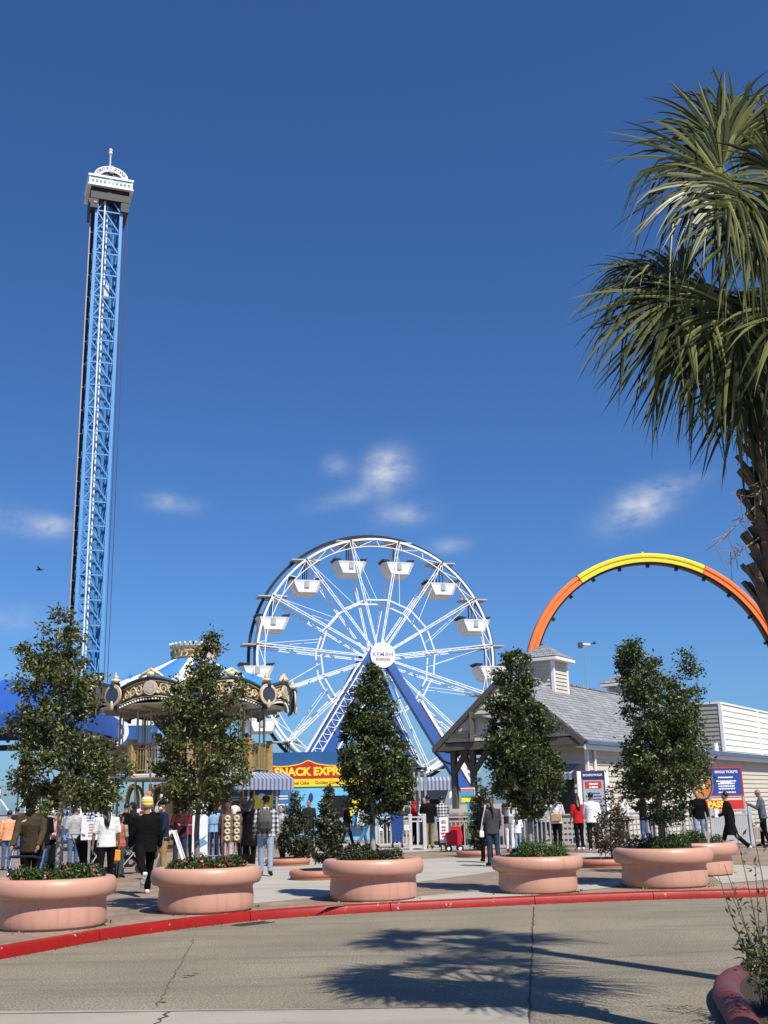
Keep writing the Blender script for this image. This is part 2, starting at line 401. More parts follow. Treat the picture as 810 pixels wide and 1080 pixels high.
sheet('plaza_band', pz([(300, 901), (300, 891), (560, 888), (560, 893), (430, 899)]), PZ + .0058, PALEM)
# drain grate beside the kerb
g0 = gnd(244, 976, 0); g1 = gnd(278, 972, 0); dd = (g1 - g0).normalized(); nn_ = Vector((dd.y, -dd.x, 0))
dr = MB(); 
for i in range(9):
    a = g0.lerp(g1, i / 9) + nn_ * .03; dr.beam(a + Vector((0, 0, .006)), a + nn_ * .22 + Vector((0, 0, .006)), .035, .012)
dr.beam(g0 + nn_ * .03 + Vector((0, 0, .007)), g1 + nn_ * .03 + Vector((0, 0, .007)), .02, .014); dr.beam(g0 + nn_ * .25 + Vector((0, 0, .007)), g1 + nn_ * .25 + Vector((0, 0, .007)), .02, .014)
tag(dr.build('drain_grate', mat('grate_iron', (.06, .055, .05), .7, .3, 20), origin=g0), 'dark iron drain grate in the road against the red kerb', 'grate')
# ================================================================== PLANTERS, TREES, SHRUBS
BARK = mat('bark', (.23, .19, .15), .9, .35, 18, .6, 40)
BARKL = mat('pale_bark', (.40, .36, .30), .9, .35, 14, .5, 40)
LEAF = leaf_mat('tree_leaves', (.020, .034, .010), (.068, .096, .026), (.19, .225, .072))
LEAFY = leaf_mat('tree_leaves_yellowish', (.024, .035, .010), (.09, .112, .03), (.24, .255, .078))
LEAFG = leaf_mat('tree_leaves_grey', (.04, .05, .025), (.085, .10, .055), (.15, .16, .09))
BOX = leaf_mat('clipped_shrub_leaves', (.02, .042, .01), (.05, .10, .022), (.10, .17, .04))
BOXL = leaf_mat('clipped_shrub_leaves_bright', (.03, .065, .012), (.075, .15, .03), (.15, .24, .055))
CONI = leaf_mat('conical_shrub_leaves', (.022, .03, .013), (.055, .066, .03), (.12, .125, .06))
REDDISH = leaf_mat('reddish_shrub_leaves', (.05, .035, .018), (.10, .08, .035), (.18, .13, .06))

def leaves(name, cen, nrm_bias, size, m, parent, origin, seed, aspect=.5, up=.35):
    """folded leaf blades: cen (n,3) points, each a diamond folded along its midrib"""
    rg = np.random.default_rng(seed); n = len(cen)
    d = rg.normal(size=(n, 3)) + np.asarray(nrm_bias); d[:, 2] += up * .2; d /= np.linalg.norm(d, axis=1)[:, None]
    s = np.cross(d, rg.normal(size=(n, 3))); s /= np.linalg.norm(s, axis=1)[:, None]
    nn = np.cross(d, s); L = size * rg.uniform(.65, 1.3, size=(n, 1)); W = L * aspect * .5
    b = cen; tip = cen + d * L; mid = cen + d * L * .45
    lf = mid + s * W + nn * W * .45; rt = mid - s * W + nn * W * .45
    V = np.stack([b, lf, tip, rt], 1).reshape(-1, 3) - np.array(origin)
    k = np.arange(n) * 4; F = np.stack([np.stack([k, k + 1, k + 2], 1), np.stack([k, k + 2, k + 3], 1)], 1).reshape(-1, 3)
    me = bpy.data.meshes.new(name); me.vertices.add(len(V)); me.vertices.foreach_set('co', V.ravel())
    me.loops.add(F.size); me.loops.foreach_set('vertex_index', F.ravel().astype(np.int32))
    me.polygons.add(len(F)); me.polygons.foreach_set('loop_start', (np.arange(len(F)) * 3).astype(np.int32))
    me.polygons.foreach_set('loop_total', np.full(len(F), 3, np.int32)); me.update(calc_edges=True); me.validate()
    me.materials.append(m); o = bpy.data.objects.new(name, me); C.objects.link(o); o.parent = parent; return o

def tree(label, base, prof, m, seed, nclump=150, per=42, leaf=.085, tr=.055, bark=BARK, cl=.13, cat='tree', group='trees in the planters', name='tree', extra=(), lean=.0, trunk_top=None, shape=1.0):
    """prof: photo rows (y, x_left, x_right) of the crown, read at the tree's own distance"""
    rnd = random.Random(seed); rg = np.random.default_rng(seed); Y = base.y
    root = thing(name, label, cat, base, 0, group)
    rows = []
    for y, a, b in prof:
        A = at(a, y, Y); B = at(b, y, Y); rows.append((A.z, (A.x + B.x) / 2, (B.x - A.x) / 2))
    rows.sort(); zs = [r[0] for r in rows]; xc = [r[1] for r in rows]; hw = [r[2] for r in rows]
    ztop, zbot = zs[-1], zs[0]
    # trunk, slightly crooked, up into the crown
    tt = trunk_top or (ztop - (ztop - zbot) * .06); k = 12; pts = []
    for i in range(k + 1):
        t = i / k; z = base.z + (tt - base.z) * t; xx = np.interp(z, zs, xc) if z > zbot else base.x + (np.interp(zbot, zs, xc) - base.x) * ((z - base.z) / max(.01, zbot - base.z)) * .35
        xx = base.x * (1 - min(1, t * 1.2)) + xx * min(1, t * 1.2)
        pts.append(Vector((xx + rnd.uniform(-.012, .012), Y + rnd.uniform(-.012, .012), z)))
    rad = [tr * (1 - .85 * (i / k)) * (1.25 if i == 0 else 1) for i in range(k + 1)]
    mb = MB(); mb.tube(pts, rad, 8)
    # clumps
    cen = []; w = np.array(hw) + .02
    P = []
    zz = np.linspace(zbot, ztop, 200); ww = np.interp(zz, zs, hw); pr = ww ** 1.35 + .01; pr /= pr.sum()
    for i in range(nclump):
        z = rg.choice(zz, p=pr); h = np.interp(z, zs, hw); rho = math.sqrt(rnd.random()) * .93 if rnd.random() < .85 else rnd.uniform(.85, 1.04)
        a = rnd.uniform(0, 2 * PI); P.append(Vector((np.interp(z, zs, xc) + h * rho * math.cos(a), Y + h * shape * rho * math.sin(a), z)))
    for e in extra: P.append(at(e[0], e[1], Y))
    for i, c in enumerate(P):
        j = min(range(len(pts)), key=lambda q: abs(pts[q].z - max(zbot + .12, c.z - .45 * abs((c - pts[q]).xy.length) - .05)))
        s0 = pts[j]; md = s0.lerp(c, .55) + Vector((0, 0, -.04)); r0 = max(.006, rad[j] * .32)
        if i % 2 == 0 or i >= nclump: mb.tube([s0, md, c], [r0, r0 * .6, .004], 4, cap=False)
        s = cl * rnd.uniform(.6, 1.35); n = int(per * rnd.uniform(.55, 1.4))
        cen.append(np.array(c) + rg.normal(size=(n, 3)) * [s * .6, s * .6, s * .5])
    mb.build('trunk', bark, root, origin=base, smooth=True)
    cc = np.concatenate(cen); axis = np.stack([np.interp(cc[:, 2], zs, xc), np.full(len(cc), Y), cc[:, 2]], 1)
    out = cc - axis; out /= (np.linalg.norm(out, axis=1)[:, None] + .05)
    leaves('crown', cc, out * .55, leaf, m, root, base, seed)
    return root

SALMON = mat('salmon_planter_paint', (.61, .335, .245), .33, .05, 2.2, .06, 90, spec=.45)
TERRA = mat('terracotta_planter_paint', (.48, .21, .135), .55, .08, 2.5, .1, 80)
SOIL = mat('planter_soil', (.05, .036, .025), .95, .4, 30, .8, 60)
# weathering on the big planters: scuffs at the foot
t, N, L, b = nodes_of(SALMON)
co = N.new('ShaderNodeTexCoord'); n1 = N.new('ShaderNodeTexNoise'); n1.inputs['Scale'].default_value = 5; n1.inputs['Detail'].default_value = 8; n1.inputs['Roughness'].default_value = .7
L.new(co.outputs['Object'], n1.inputs[0]); r1 = N.new('ShaderNodeMapRange'); r1.inputs[1].default_value = .58; r1.inputs[2].default_value = .78; r1.inputs[4].default_value = .35
L.new(n1.outputs[0], r1.inputs[0]); q1 = N.new('ShaderNodeMix'); q1.data_type = 'RGBA'; L.new(r1.outputs[0], q1.inputs[0])
L.new(b.inputs['Base Color'].links[0].from_socket, q1.inputs[6]); q1.inputs[7].default_value = (.37, .21, .156, 1)
mpv = N.new('ShaderNodeMapping'); mpv.inputs['Scale'].default_value = (9, 9, .9); L.new(co.outputs['Object'], mpv.inputs[0]); n2 = N.new('ShaderNodeTexNoise'); n2.inputs['Scale'].default_value = 1; n2.inputs['Detail'].default_value = 6; L.new(mpv.outputs[0], n2.inputs[0])
r2 = N.new('ShaderNodeMapRange'); r2.inputs[1].default_value = .56; r2.inputs[2].default_value = .74; r2.inputs[4].default_value = .45; L.new(n2.outputs[0], r2.inputs[0])
q2 = N.new('ShaderNodeMix'); q2.data_type = 'RGBA'; L.new(r2.outputs[0], q2.inputs[0]); L.new(q1.outputs[2], q2.inputs[6]); q2.inputs[7].default_value = (.295, .165, .12, 1)          # run-off streaks
n3 = N.new('ShaderNodeTexNoise'); n3.inputs['Scale'].default_value = 16; n3.inputs['Detail'].default_value = 5; L.new(co.outputs['Object'], n3.inputs[0]); r3 = N.new('ShaderNodeMapRange'); r3.inputs[1].default_value = .70; r3.inputs[2].default_value = .72; L.new(n3.outputs[0], r3.inputs[0])
q3 = N.new('ShaderNodeMix'); q3.data_type = 'RGBA'; L.new(r3.outputs[0], q3.inputs[0]); L.new(q2.outputs[2], q3.inputs[6]); q3.inputs[7].default_value = (.25, .165, .13, 1); L.new(q3.outputs[2], b.inputs['Base Color'])          # chips
rr1 = N.new('ShaderNodeMapRange'); rr1.inputs[3].default_value = .28; rr1.inputs[4].default_value = .55; L.new(n1.outputs[0], rr1.inputs[0]); L.new(rr1.outputs[0], b.inputs['Roughness'])

def lathe_prof(rb, rr, h):
    p = [(rb * .93, 0), (rb * .93, .028), (rb * .985, .032), (rb, .06), (rb * 1.008, .14), (rb * 1.0, h * .40), (rb * .985, h * .52)]
    p += [(rb * 1.01, h * .585), (rr * .955, h * .625)]
    th = h * .21; zc = h - th + .005; c = rr - .075                                  # fat rounded rim
    for i in range(11):
        a = R(-62) + R(150) * i / 10; p.append((c + .075 * math.cos(a), zc + th * .95 * math.sin(a)))
    p += [(rr - .13, h), (rr - .17, h - .02), (rr - .18, h - .12), (rr - .19, h - .16)]
    return p
PLANTERS = [  # front foot pixel, scale, label
    ((54, 983), 1.0, 'round salmon planter with pink blossom, cut by the left edge of the photo'),
    ((217, 965), 1.0, 'round salmon planter with red flowers beside the white sandwich board'),
    ((394, 952), 1.0, 'round salmon planter under the dense cone-shaped tree before the ferris wheel'),
    ((568, 944), .93, 'round salmon planter with bright clipped shrubs beside the woman with long brown hair'),
    ((702, 938), 1.03, 'round salmon planter nearest the red kerb on the right, overlapping another behind it'),
    ((736, 925), .98, 'round salmon planter partly hidden behind another large one'),
]
POTS = []
for (x, y), s, lab in PLANTERS:
    f = gnd(x, y); rb, rr, h = .735 * s, .865 * s, .66 * s; dirv = Vector((f.x, f.y, 0)).normalized()
    c = f + dirv * rb; root = thing('planter', lab, 'planter', c, 0, 'large salmon planters along the kerb')
    MB().lathe(lathe_prof(rb, rr, h), 64).build('bowl', SALMON, root, smooth=True, auto=60)
    MB().lathe([(0.001, h - .10), (rr * .4, h - .08), (rr - .17, h - .13)], 32).build('soil', SOIL, root, smooth=True)
    POTS.append((c, rr, h))
def ring_planter(lab, x0, x1, y):
    f = gnd((x0 + x1) / 2, y); r = (at(x1, y, f.y).x - at(x0, y, f.y).x) / 2; c = f + Vector((f.x, f.y, 0)).normalized() * r
    root = thing('low_planter', lab, 'low planter', c, 0, 'low terracotta ring planters')
    pr = [(r * .95, 0), (r * .97, .05)] + [(r - .07 + .07 * math.cos(R(-60 + 18 * i)), .12 + .08 * math.sin(R(-60 + 18 * i))) for i in range(11)] + [(r - .16, .14), (r - .18, .08)]
    MB().lathe(pr, 40).build('bowl', TERRA, root, smooth=True, auto=60)
    MB().lathe([(0.001, .11), (r - .16, .10)], 24).build('soil', SOIL, root, smooth=True)
    return c
RINGS = [ring_planter('low terracotta ring planter under the conical shrub beside the plaid-shirted man', 279, 328, 914),
         ring_planter('low terracotta ring planter left of the cone-shaped tree, nearest of the low rings', 304, 372, 929),
         ring_planter('low terracotta ring planter under the reddish twiggy shrub', 606, 668, 916),
         ring_planter('low terracotta ring planter beside the timber porch behind the long-haired woman', 481, 530, 905)]

def pot_tree(i, dx=0, z=.58): c = POTS[i][0]; return Vector((c.x + dx, c.y, PZ + POTS[i][2] - .1))
def px_base(i, x): c = POTS[i][0]; return Vector((at(x, 880, c.y).x, c.y, PZ + POTS[i][2] - .1))
tree('loose spreading tree with yellowish leaves and bare trunk, in the leftmost planter', px_base(0, 63),
     [(646, 60, 72), (660, 50, 78), (682, 34, 84), (697, 24, 96), (712, 30, 108), (728, 24, 106), (745, 22, 98), (765, 14, 96), (785, 16, 104), (805, 12, 120), (825, 14, 128), (843, 22, 124), (856, 40, 100)],
     LEAFY, 11, 220, 74, .074, .062, BARKL, .115, extra=[(128, 800), (134, 812), (27, 684), (20, 716), (24, 686), (8, 772), (14, 765)])
tree('sparse-topped tree in front of the carousel', px_base(1, 208),
     [(672, 209, 226), (690, 202, 226), (706, 196, 228), (718, 190, 236), (735, 178, 258), (755, 170, 260), (780, 166, 260), (805, 166, 262), (825, 168, 262), (842, 178, 250), (855, 192, 232)],
     LEAFY, 12, 185, 80, .072, .05, BARK, .105, extra=[(224, 672), (228, 684), (212, 690), (206, 702), (252, 716), (256, 728)])
tree('dense cone-shaped tree before the ferris wheel', px_base(2, 393),
     [(703, 386, 395), (712, 380, 401), (728, 372, 406), (745, 367, 414), (765, 364, 419), (785, 360, 426), (805, 357, 434), (822, 357, 438), (840, 361, 432), (855, 372, 422), (866, 384, 408)],
     LEAF, 13, 270, 84, .073, .055, BARKL, .095)
tree('dense tapering tree before the gabled timber porch', px_base(3, 560),
     [(688, 538, 546), (700, 524, 558), (716, 519, 564), (735, 517, 566), (752, 515, 572), (772, 514, 586), (795, 513, 591), (815, 514, 593), (835, 520, 590), (850, 538, 578), (862, 548, 566)],
     LEAF, 14, 270, 82, .073, .06, BARKL, .10)
tree('broad dark tree with an uneven top, in the planter by the kerb on the right', px_base(4, 697),
     [(676, 661, 672), (690, 652, 690), (703, 650, 698), (718, 656, 714), (735, 660, 726), (752, 660, 734), (772, 662, 738), (795, 656, 745), (815, 652, 746), (835, 654, 742), (855, 662, 730), (872, 680, 712)],
     LEAF, 15, 290, 78, .075, .06, BARK, .115, extra=[(722, 690), (727, 697), (731, 704), (719, 700), (725, 708), (714, 716), (733, 710), (737, 728), (735, 738)])
tree('slim greyish tree half hidden behind the broad dark tree', px_base(5, 722),
     [(728, 716, 732), (745, 704, 742), (765, 698, 748), (790, 696, 750), (810, 700, 748), (828, 708, 740)],
     LEAFG, 16, 80, 30, .085, .04, BARKL, .12)
tree('bushy dark tree seen between the ferris wheel leg and the cone-shaped tree', gnd(424, 872).xy.to_3d() + Vector((0, 0, PZ)) if False else Vector((at(424, 860, 60).x, 60, PZ)),
     [(786, 420, 426), (800, 412, 434), (815, 408, 438), (832, 408, 438)], LEAF, 17, 70, 40, .2, .1, BARK, .3, group=None)

# conical shrubs in the low rings
def cone(lab, x, top, bot, hw, ring, m, seed, ncl, per, lf, cl=.07):
    c = RINGS[ring]; b = Vector((at(x, bot, c.y).x, c.y, PZ + .1))
    prof = [(top, x - 1.5, x + 1.5)] + [(top + (bot - top) * t, x - hw * w, x + hw * w) for t, w in ((.12, .22), (.3, .5), (.5, .72), (.7, .92), (.85, 1.0), (.95, .8))]
    tree(lab, b, prof, m, seed, ncl, per, lf, .03, BARK, cl, 'shrub', 'conical shrubs in low rings', 'conical_shrub')
cone('cone of dark needles beside the plaid-shirted man', 312, 836, 905, 18, 0, CONI, 21, 120, 46, .085, .085)
cone('tall narrow cone of dark needles next to the planter under the cone-shaped tree', 347, 830, 914, 18, 1, CONI, 22, 130, 46, .08, .075)
cone('twiggy reddish conical shrub between two large planters', 645, 832, 902, 22, 2, REDDISH, 23, 95, 24, .08, .11)
cone('narrow dark conical shrub by the porch posts', 507, 812, 900, 12, 3, CONI, 24, 110, 46, .085, .085)

# low shrubs and flowers in the big planters
def bed(lab, pot, m, seed, hx, hz, n, fl=None, lf=.04, xo=0, clumps=14):
    c, rr, h = POTS[pot]; o = Vector((c.x + xo, c.y, PZ + h - .11)); rg = np.random.default_rng(seed); root = thing('bedding_shrub', lab, 'shrub', o, 0, 'low shrubs in the large planters')
    cs = []
    for i in range(clumps):
        a = rg.uniform(0, 2 * PI); r_ = hx * math.sqrt(rg.uniform(0, 1)); cs.append((r_ * math.cos(a), r_ * math.sin(a) * .95, rg.uniform(.6, 1.1)))
    P = []
    for x, y, s in cs:
        k = n // clumps; q = rg.normal(size=(k, 3)); q /= np.linalg.norm(q, axis=1)[:, None]; q *= rg.uniform(.55, 1, size=(k, 1)) ** .6
        q[:, 2] = np.abs(q[:, 2]); P.append(q * [.2 * s, .2 * s, hz * s] + [o.x + x, o.y + y, o.z + .02])
    P = np.concatenate(P); leaves('foliage', P, (0, 0, .5), lf, m, root, o, seed)
    st = MB()
    for x, y, s in cs:
        for k in range(3): st.tube([(o.x + x * .8, o.y + y * .8, o.z), (o.x + x + rg.uniform(-.1, .1), o.y + y + rg.uniform(-.1, .1), o.z + hz * s * .8)], .006, 4)
    st.build('stem', BARK, root, origin=o)
    if fl:
        sel = P[rg.choice(len(P), fl[1])]; sel[:, 2] += .015; sel = np.repeat(sel, 9, 0) + rg.normal(size=(len(sel) * 9, 3)) * .016
        leaves('blossom', sel, (0, -.3, .6), .034, fl[0], root, o, seed + 1, .9)
PINK = leaf_mat('pink_blossom', (.42, .14, .13), (.6, .24, .2), (.7, .4, .3), .2)
REDF = leaf_mat('red_blossom', (.4, .02, .04), (.55, .04, .08), (.65, .1, .12), .2)
bed('low leafy shrubs with pink blossom around the bare trunk', 0, BOX, 31, .55, .26, 6500, (PINK, 60), .05)
bed('dark low shrubs with red flowers below the carousel', 1, BOX, 32, .55, .26, 6500, (REDF, 45), .05)
bed('dark green clipped mound below the cone-shaped tree', 2, CONI, 33, .46, .33, 8000, None, .042)
bed('bright green clipped mound beside the long-haired woman', 3, BOXL, 34, .44, .36, 9000, None, .036, clumps=20)
bed('green clipped mound under the broad dark tree', 4, BOX, 35, .50, .30, 8000, None, .04)
bed('green clipped mound in the planter half hidden on the right', 5, BOX, 36, .50, .32, 7000, None, .042)

# grit and dry leaves gathered in the gutter and round the planters
rg_ = np.random.default_rng(77); P_ = []
for p, q in zip(kc[8:-14], kc[9:-13]):
    d = (q - p).normalized(); n_ = Vector((d.y, -d.x, 0)); k = int((q - p).length * 26)
    for _ in range(k): a = p.lerp(q, rg_.random()) + n_ * abs(rg_.normal() * .07 + .01); P_.append((a.x, a.y, .006))
lo_ = leaves('gutter_debris', np.array(P_), (0, 0, 0), .028, leaf_mat('dry_litter', (.035, .025, .018), (.09, .065, .04), (.2, .15, .09), .05), None, (0, 0, 0), 78, .6, 0); lo_['kind'] = 'stuff'
P_ = []
for c, rr, h in POTS:
    for _ in range(70): a = rg_.uniform(0, 2 * PI); r_ = rr * .87 + abs(rg_.normal() * .09); P_.append((c.x + r_ * math.cos(a), c.y + r_ * math.sin(a), PZ + .014))
lo_ = leaves('fallen_leaves', np.array(P_), (0, 0, 0), .04, MATS['dry_litter'], None, (0, 0, 0), 79, .6, 0); lo_['kind'] = 'stuff'
# ================================================================== RIDES
WHITE = mat('white_paint', (.78, .78, .77), .4, .04, 3)
BLACKM = mat('black_metal', (.02, .02, .023), .45, .2, 5)
BLUEP = mat('royal_blue_paint', (.018, .085, .34), .35, .06, 1.5)
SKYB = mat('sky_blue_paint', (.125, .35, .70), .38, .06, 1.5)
SKYD = mat('darker_blue_paint', (.07, .24, .52), .5, .15, 2)
GREYM = mat('grey_steel', (.42, .43, .44), .45, .1, 4, metal=.3)
DARKG = mat('dark_grey_metal', (.06, .06, .065), .5, .2, 5)
def ringpts(Rr, n, y=0, a0=0, z0=0): return [Vector((Rr * math.sin(a0 + 2 * PI * i / n), y, z0 + Rr * math.cos(a0 + 2 * PI * i / n))) for i in range(n)]
def ring_tube(mb, Rr, y, z0, w, h, n=90):                           # closed ring with rectangular section (w radial, h axial)
    vs = []; fs = []
    for i in range(n):
        a = 2 * PI * i / n; s, c = math.sin(a), math.cos(a)
        for dr, dy in ((-w / 2, -h / 2), (w / 2, -h / 2), (w / 2, h / 2), (-w / 2, h / 2)): vs.append(((Rr + dr) * s, y + dy, z0 + (Rr + dr) * c))
    for i in range(n):
        j = (i + 1) % n
        for k in range(4): fs.append((i * 4 + k, i * 4 + (k + 1) % 4, j * 4 + (k + 1) % 4, j * 4 + k))
    return mb.add(vs, fs)

# ---- ferris wheel
WC = at(396, 695, 70); HZ = WC.z - PZ
fw = thing('ferris_wheel', 'white ferris wheel on blue legs with fifteen white gondolas', 'ferris wheel', (WC.x, 70, PZ), R(15))
RO = 8.03
ring_tube(MB(), RO + .10, .30, HZ, .17, .34).build('drive_rim', BLACKM, fw)
for y in (-.72, .72):
    m_ = MB(); ring_tube(m_, RO - .30, y, HZ, .13, .13); m_.build('rim', WHITE, fw)
    m_ = MB(); ring_tube(m_, RO - .78, y, HZ, .05, .05)
    ip = ringpts(RO - .30, 90, y, 0, HZ); jp = ringpts(RO - .78, 90, y, PI / 90, HZ)
    for i in range(0, 90, 3): m_.beam(ip[i], jp[i], .035); m_.beam(jp[i], ip[(i + 3) % 90], .035)
    if y < 0: m_.build('inner_rim', WHITE, fw)
    m_ = MB(); p_ = ringpts(RO * .47, 15, y * 1.1, R(-12.5), HZ)
    for i in range(15): m_.beam(p_[i], p_[(i + 1) % 15], .085)
    m_.build('spoke_ring', WHITE, fw)
tie = MB()
GA = [R(-12.5 + 24 * k) for k in range(15)]
for k, a in enumerate(GA):
    s, c = math.sin(a), math.cos(a)
    for y in (-1, 1):
        m_ = MB(); per = Vector((c, 0, -s))
        p0 = Vector((.35 * s, y * 1.05, HZ + .35 * c)); p1 = Vector(((RO - .3) * s, y * .72, HZ + (RO - .3) * c))
        m_.beam(p0 + per * .04, p1 + per * .08, .05); m_.beam(p0 - per * .04, p1 - per * .08, .05)   # twin flats with lacing
        for q in range(1, 12):
            t = q / 12; a_ = p0.lerp(p1, t); b_ = p0.lerp(p1, t + .04); w_ = .04 + .05 * t; sg = 1 if q % 2 else -1
            m_.beam(a_ + per * w_ * sg, b_ - per * w_ * sg, .022)
        m_.build('spoke', WHITE, fw)
    tie.beam((RO * .96 * s, -.72, HZ + RO * .96 * c), (RO * .96 * s, .72, HZ + RO * .96 * c), .08)
    a2 = a + R(12); s2, c2 = math.sin(a2), math.cos(a2)
    for y in (-.72, .72): tie.beam((RO * .47 * s2, y, HZ + RO * .47 * c2), ((RO - .3) * s, y * .95, HZ + (RO - .3) * c), .028)
tie.build('tie_rods', WHITE, fw)
hb = MB(); hb.tube([(0, -1.55, HZ), (0, 1.6, HZ)], .33, 20); hb.tube([(0, -1.15, HZ), (0, -.98, HZ)], .62, 24); hb.tube([(0, 1.15, HZ), (0, .98, HZ)], .62, 24); hb.build('hub', WHITE, fw)
hs_ = MB(); hs_.tube([(0, -1.9, HZ), (0, -1.72, HZ)], .80, 40); hsg = hs_.build('hub_sign', mat('sign_white', (.82, .82, .82), .35, .03, 2), fw, smooth=True, auto=40)
text('KEMAH', .38, mat('sign_grey_blue', (.16, .20, .34), .5), hsg, (0, -1.905, HZ + .03), off=.002, sx=1.0, sp=1.12)
text('BOARDWALK', .12, mat('sign_red', (.45, .08, .10), .5), hsg, (0, -1.905, HZ - .24), off=.004, sx=1.25)
bar_ = MB(); bar_.box((0, -1.905, HZ - .32), (.9, .012, .03)); bar_.build('underline', MATS['sign_red'], hsg)
# gondolas
def gondola():
    g = bpy.data.objects.new('gondola', None); C.objects.link(g); g.parent = fw
    tub = MB()
    def oct_(w, d, z, ch): return [(-w + ch, -d, z), (w - ch, -d, z), (w, -d + ch, z), (w, d - ch, z), (w - ch, d, z), (-w + ch, d, z), (-w, d - ch, z), (-w, -d + ch, z)]
    rows = [oct_(.52, .55, -2.02, .14), oct_(.64, .66, -1.92, .16), oct_(.88, .70, -1.38, .17), oct_(.93, .74, -1.22, .17), oct_(.88, .69, -1.22, .16), oct_(.58, .6, -1.86, .14)]
    vs = [p for r_ in rows for p in r_]; fs = [tuple(range(7, -1, -1))] + [(i * 8 + k, i * 8 + (k + 1) % 8, (i + 1) * 8 + (k + 1) % 8, (i + 1) * 8 + k) for i in range(5) for k in range(8)] + [tuple(40 + k for k in range(8))]
    tub.add(vs, fs); tub.build('tub', WHITE, g)
    d = MB(); d.box((0, -.70, -1.46), (.28, .06, .46)); d.build('door', mat('gondola_grey', (.45, .46, .48), .5), g, bevel=.03)
    for s in (-1, 1):
        sb = MB(); sb.prism([(s * .60, -.58, -1.28), (s * .96, -.58, -1.10), (s * .98, -.58, -1.02), (s * .55, -.58, -1.06)], (0, 1.16, 0)); sb.build('seat_back', BLACKM, g)
    hg = MB()
    for s in (-1, 1):
        hg.tube([(0, s * .55, -.02), (0, s * .62, -.6), (0, s * .60, -1.3)], .035, 6); hg.tube([(-.42, s * .3, -.12), (0, s * .55, -.05)], .02, 5)
    hg.tube([(0, -.72, 0), (0, .72, 0)], .06, 8); hg.tube([(0, 0, 0), (0, 0, -1.9)], .03, 6); hg.build('hanger', DARKG, g)
    rf = MB(); rf.prism([(-.86, -.55, -.02), (.86, -.55, -.02), (.80, -.55, .05), (-.80, -.55, .05)], (0, 1.1, 0)); rf.build('roof', mat('gondola_roof', (.50, .52, .52), .5), g)
    return g
g0_ = gondola()
for k, a in enumerate(GA):
    g = g0_ if k == 0 else copy_tree(g0_, fw); g.parent = fw
    g.scale = (1.12, 1.1, 1.1); g.location = ((RO - .30) * math.sin(a), 0, HZ + (RO - .30) * math.cos(a))
# legs and base
for sx, sy, fx, fy in ((1, -1, 5.5, 4.0), (-1, -1, 7.1, 4.0), (1, 1, 4.7, 2.7), (-1, 1, 5.6, 2.7)):
    top = Vector((sx * .15, sy * 1.4, HZ + .1)); ft = Vector((sx * fx, sy * fy, .35)); l_ = MB(); l_.beam(top, ft, 1.25 if sx < 0 else .55, .5, up=Vector((0, 1, 0))); lg = l_.build('leg', BLUEP, fw, bevel=.03)
    e = MB(); dx = Vector((sx * .42, 0, .28)) * (1.55 if sx < 0 else 1); a_ = top + dx * 1.0; b_ = ft + dx * 1.0
    k0 = .32 if sx > 0 else .1
    a_ = a_.lerp(b_, k0); e.beam(a_, b_, .16 if sx > 0 else .08, .5, up=Vector((0, 1, 0))); 
    if sx < 0:
        c_ = dx * -2.0; e.beam(a_ + c_, b_ + c_, .08, .4, up=Vector((0, 1, 0)))
        yy = Vector((0, -.28, 0)); l0, l1 = a_ + dx * -.35 + yy, b_ + dx * -.35 + yy; r0, r1 = a_ + dx * -1.0 + yy, b_ + dx * -1.0 + yy; e.beam(l0, l1, .06); e.beam(r0, r1, .06)
        for q in range(22): e.beam(l0.lerp(l1, q / 22), r0.lerp(r1, (q + .5) / 22), .035); e.beam(r0.lerp(r1, (q + .5) / 22), l0.lerp(l1, (q + 1) / 22), .035)
    if sy < 0: e.build('ladder', WHITE, lg)
    f_ = MB(); f_.box(ft - Vector((0, 0, .15)), (1.2, .9, .4)); f_.build('footing', WHITE, lg, bevel=.03)
bs = MB(); 
for y in (-3.6, 3.6): bs.beam((-6.2, y, .22), (6.2, y, .22), .3, .3)
for x in (-6.1, -2, 2, 6.1): bs.beam((x, -3.7, .26), (x, 3.7, .26), .28, .3)
for sx in (-1, 1): bs.beam((sx * 1.6, -3.0, .4), (sx * 4.4, -3.0, 2.6), .28); bs.beam((sx * 3.9, 3.2, .4), (sx * 2.2, 2.9, 2.6), .22); bs.beam((sx * 4.6, -3.0, 3.0), (sx * 2.6, -2.9, 2.2), .2)
bs.build('base_frame', WHITE, fw)
pf = MB(); pf.box((0, 0, 1.0), (3.6, 6.0, .16)); pf.box((0, 0, .5), (3.2, 5.4, .9)); pf.build('loading_platform', GREYM, fw, bevel=.02)

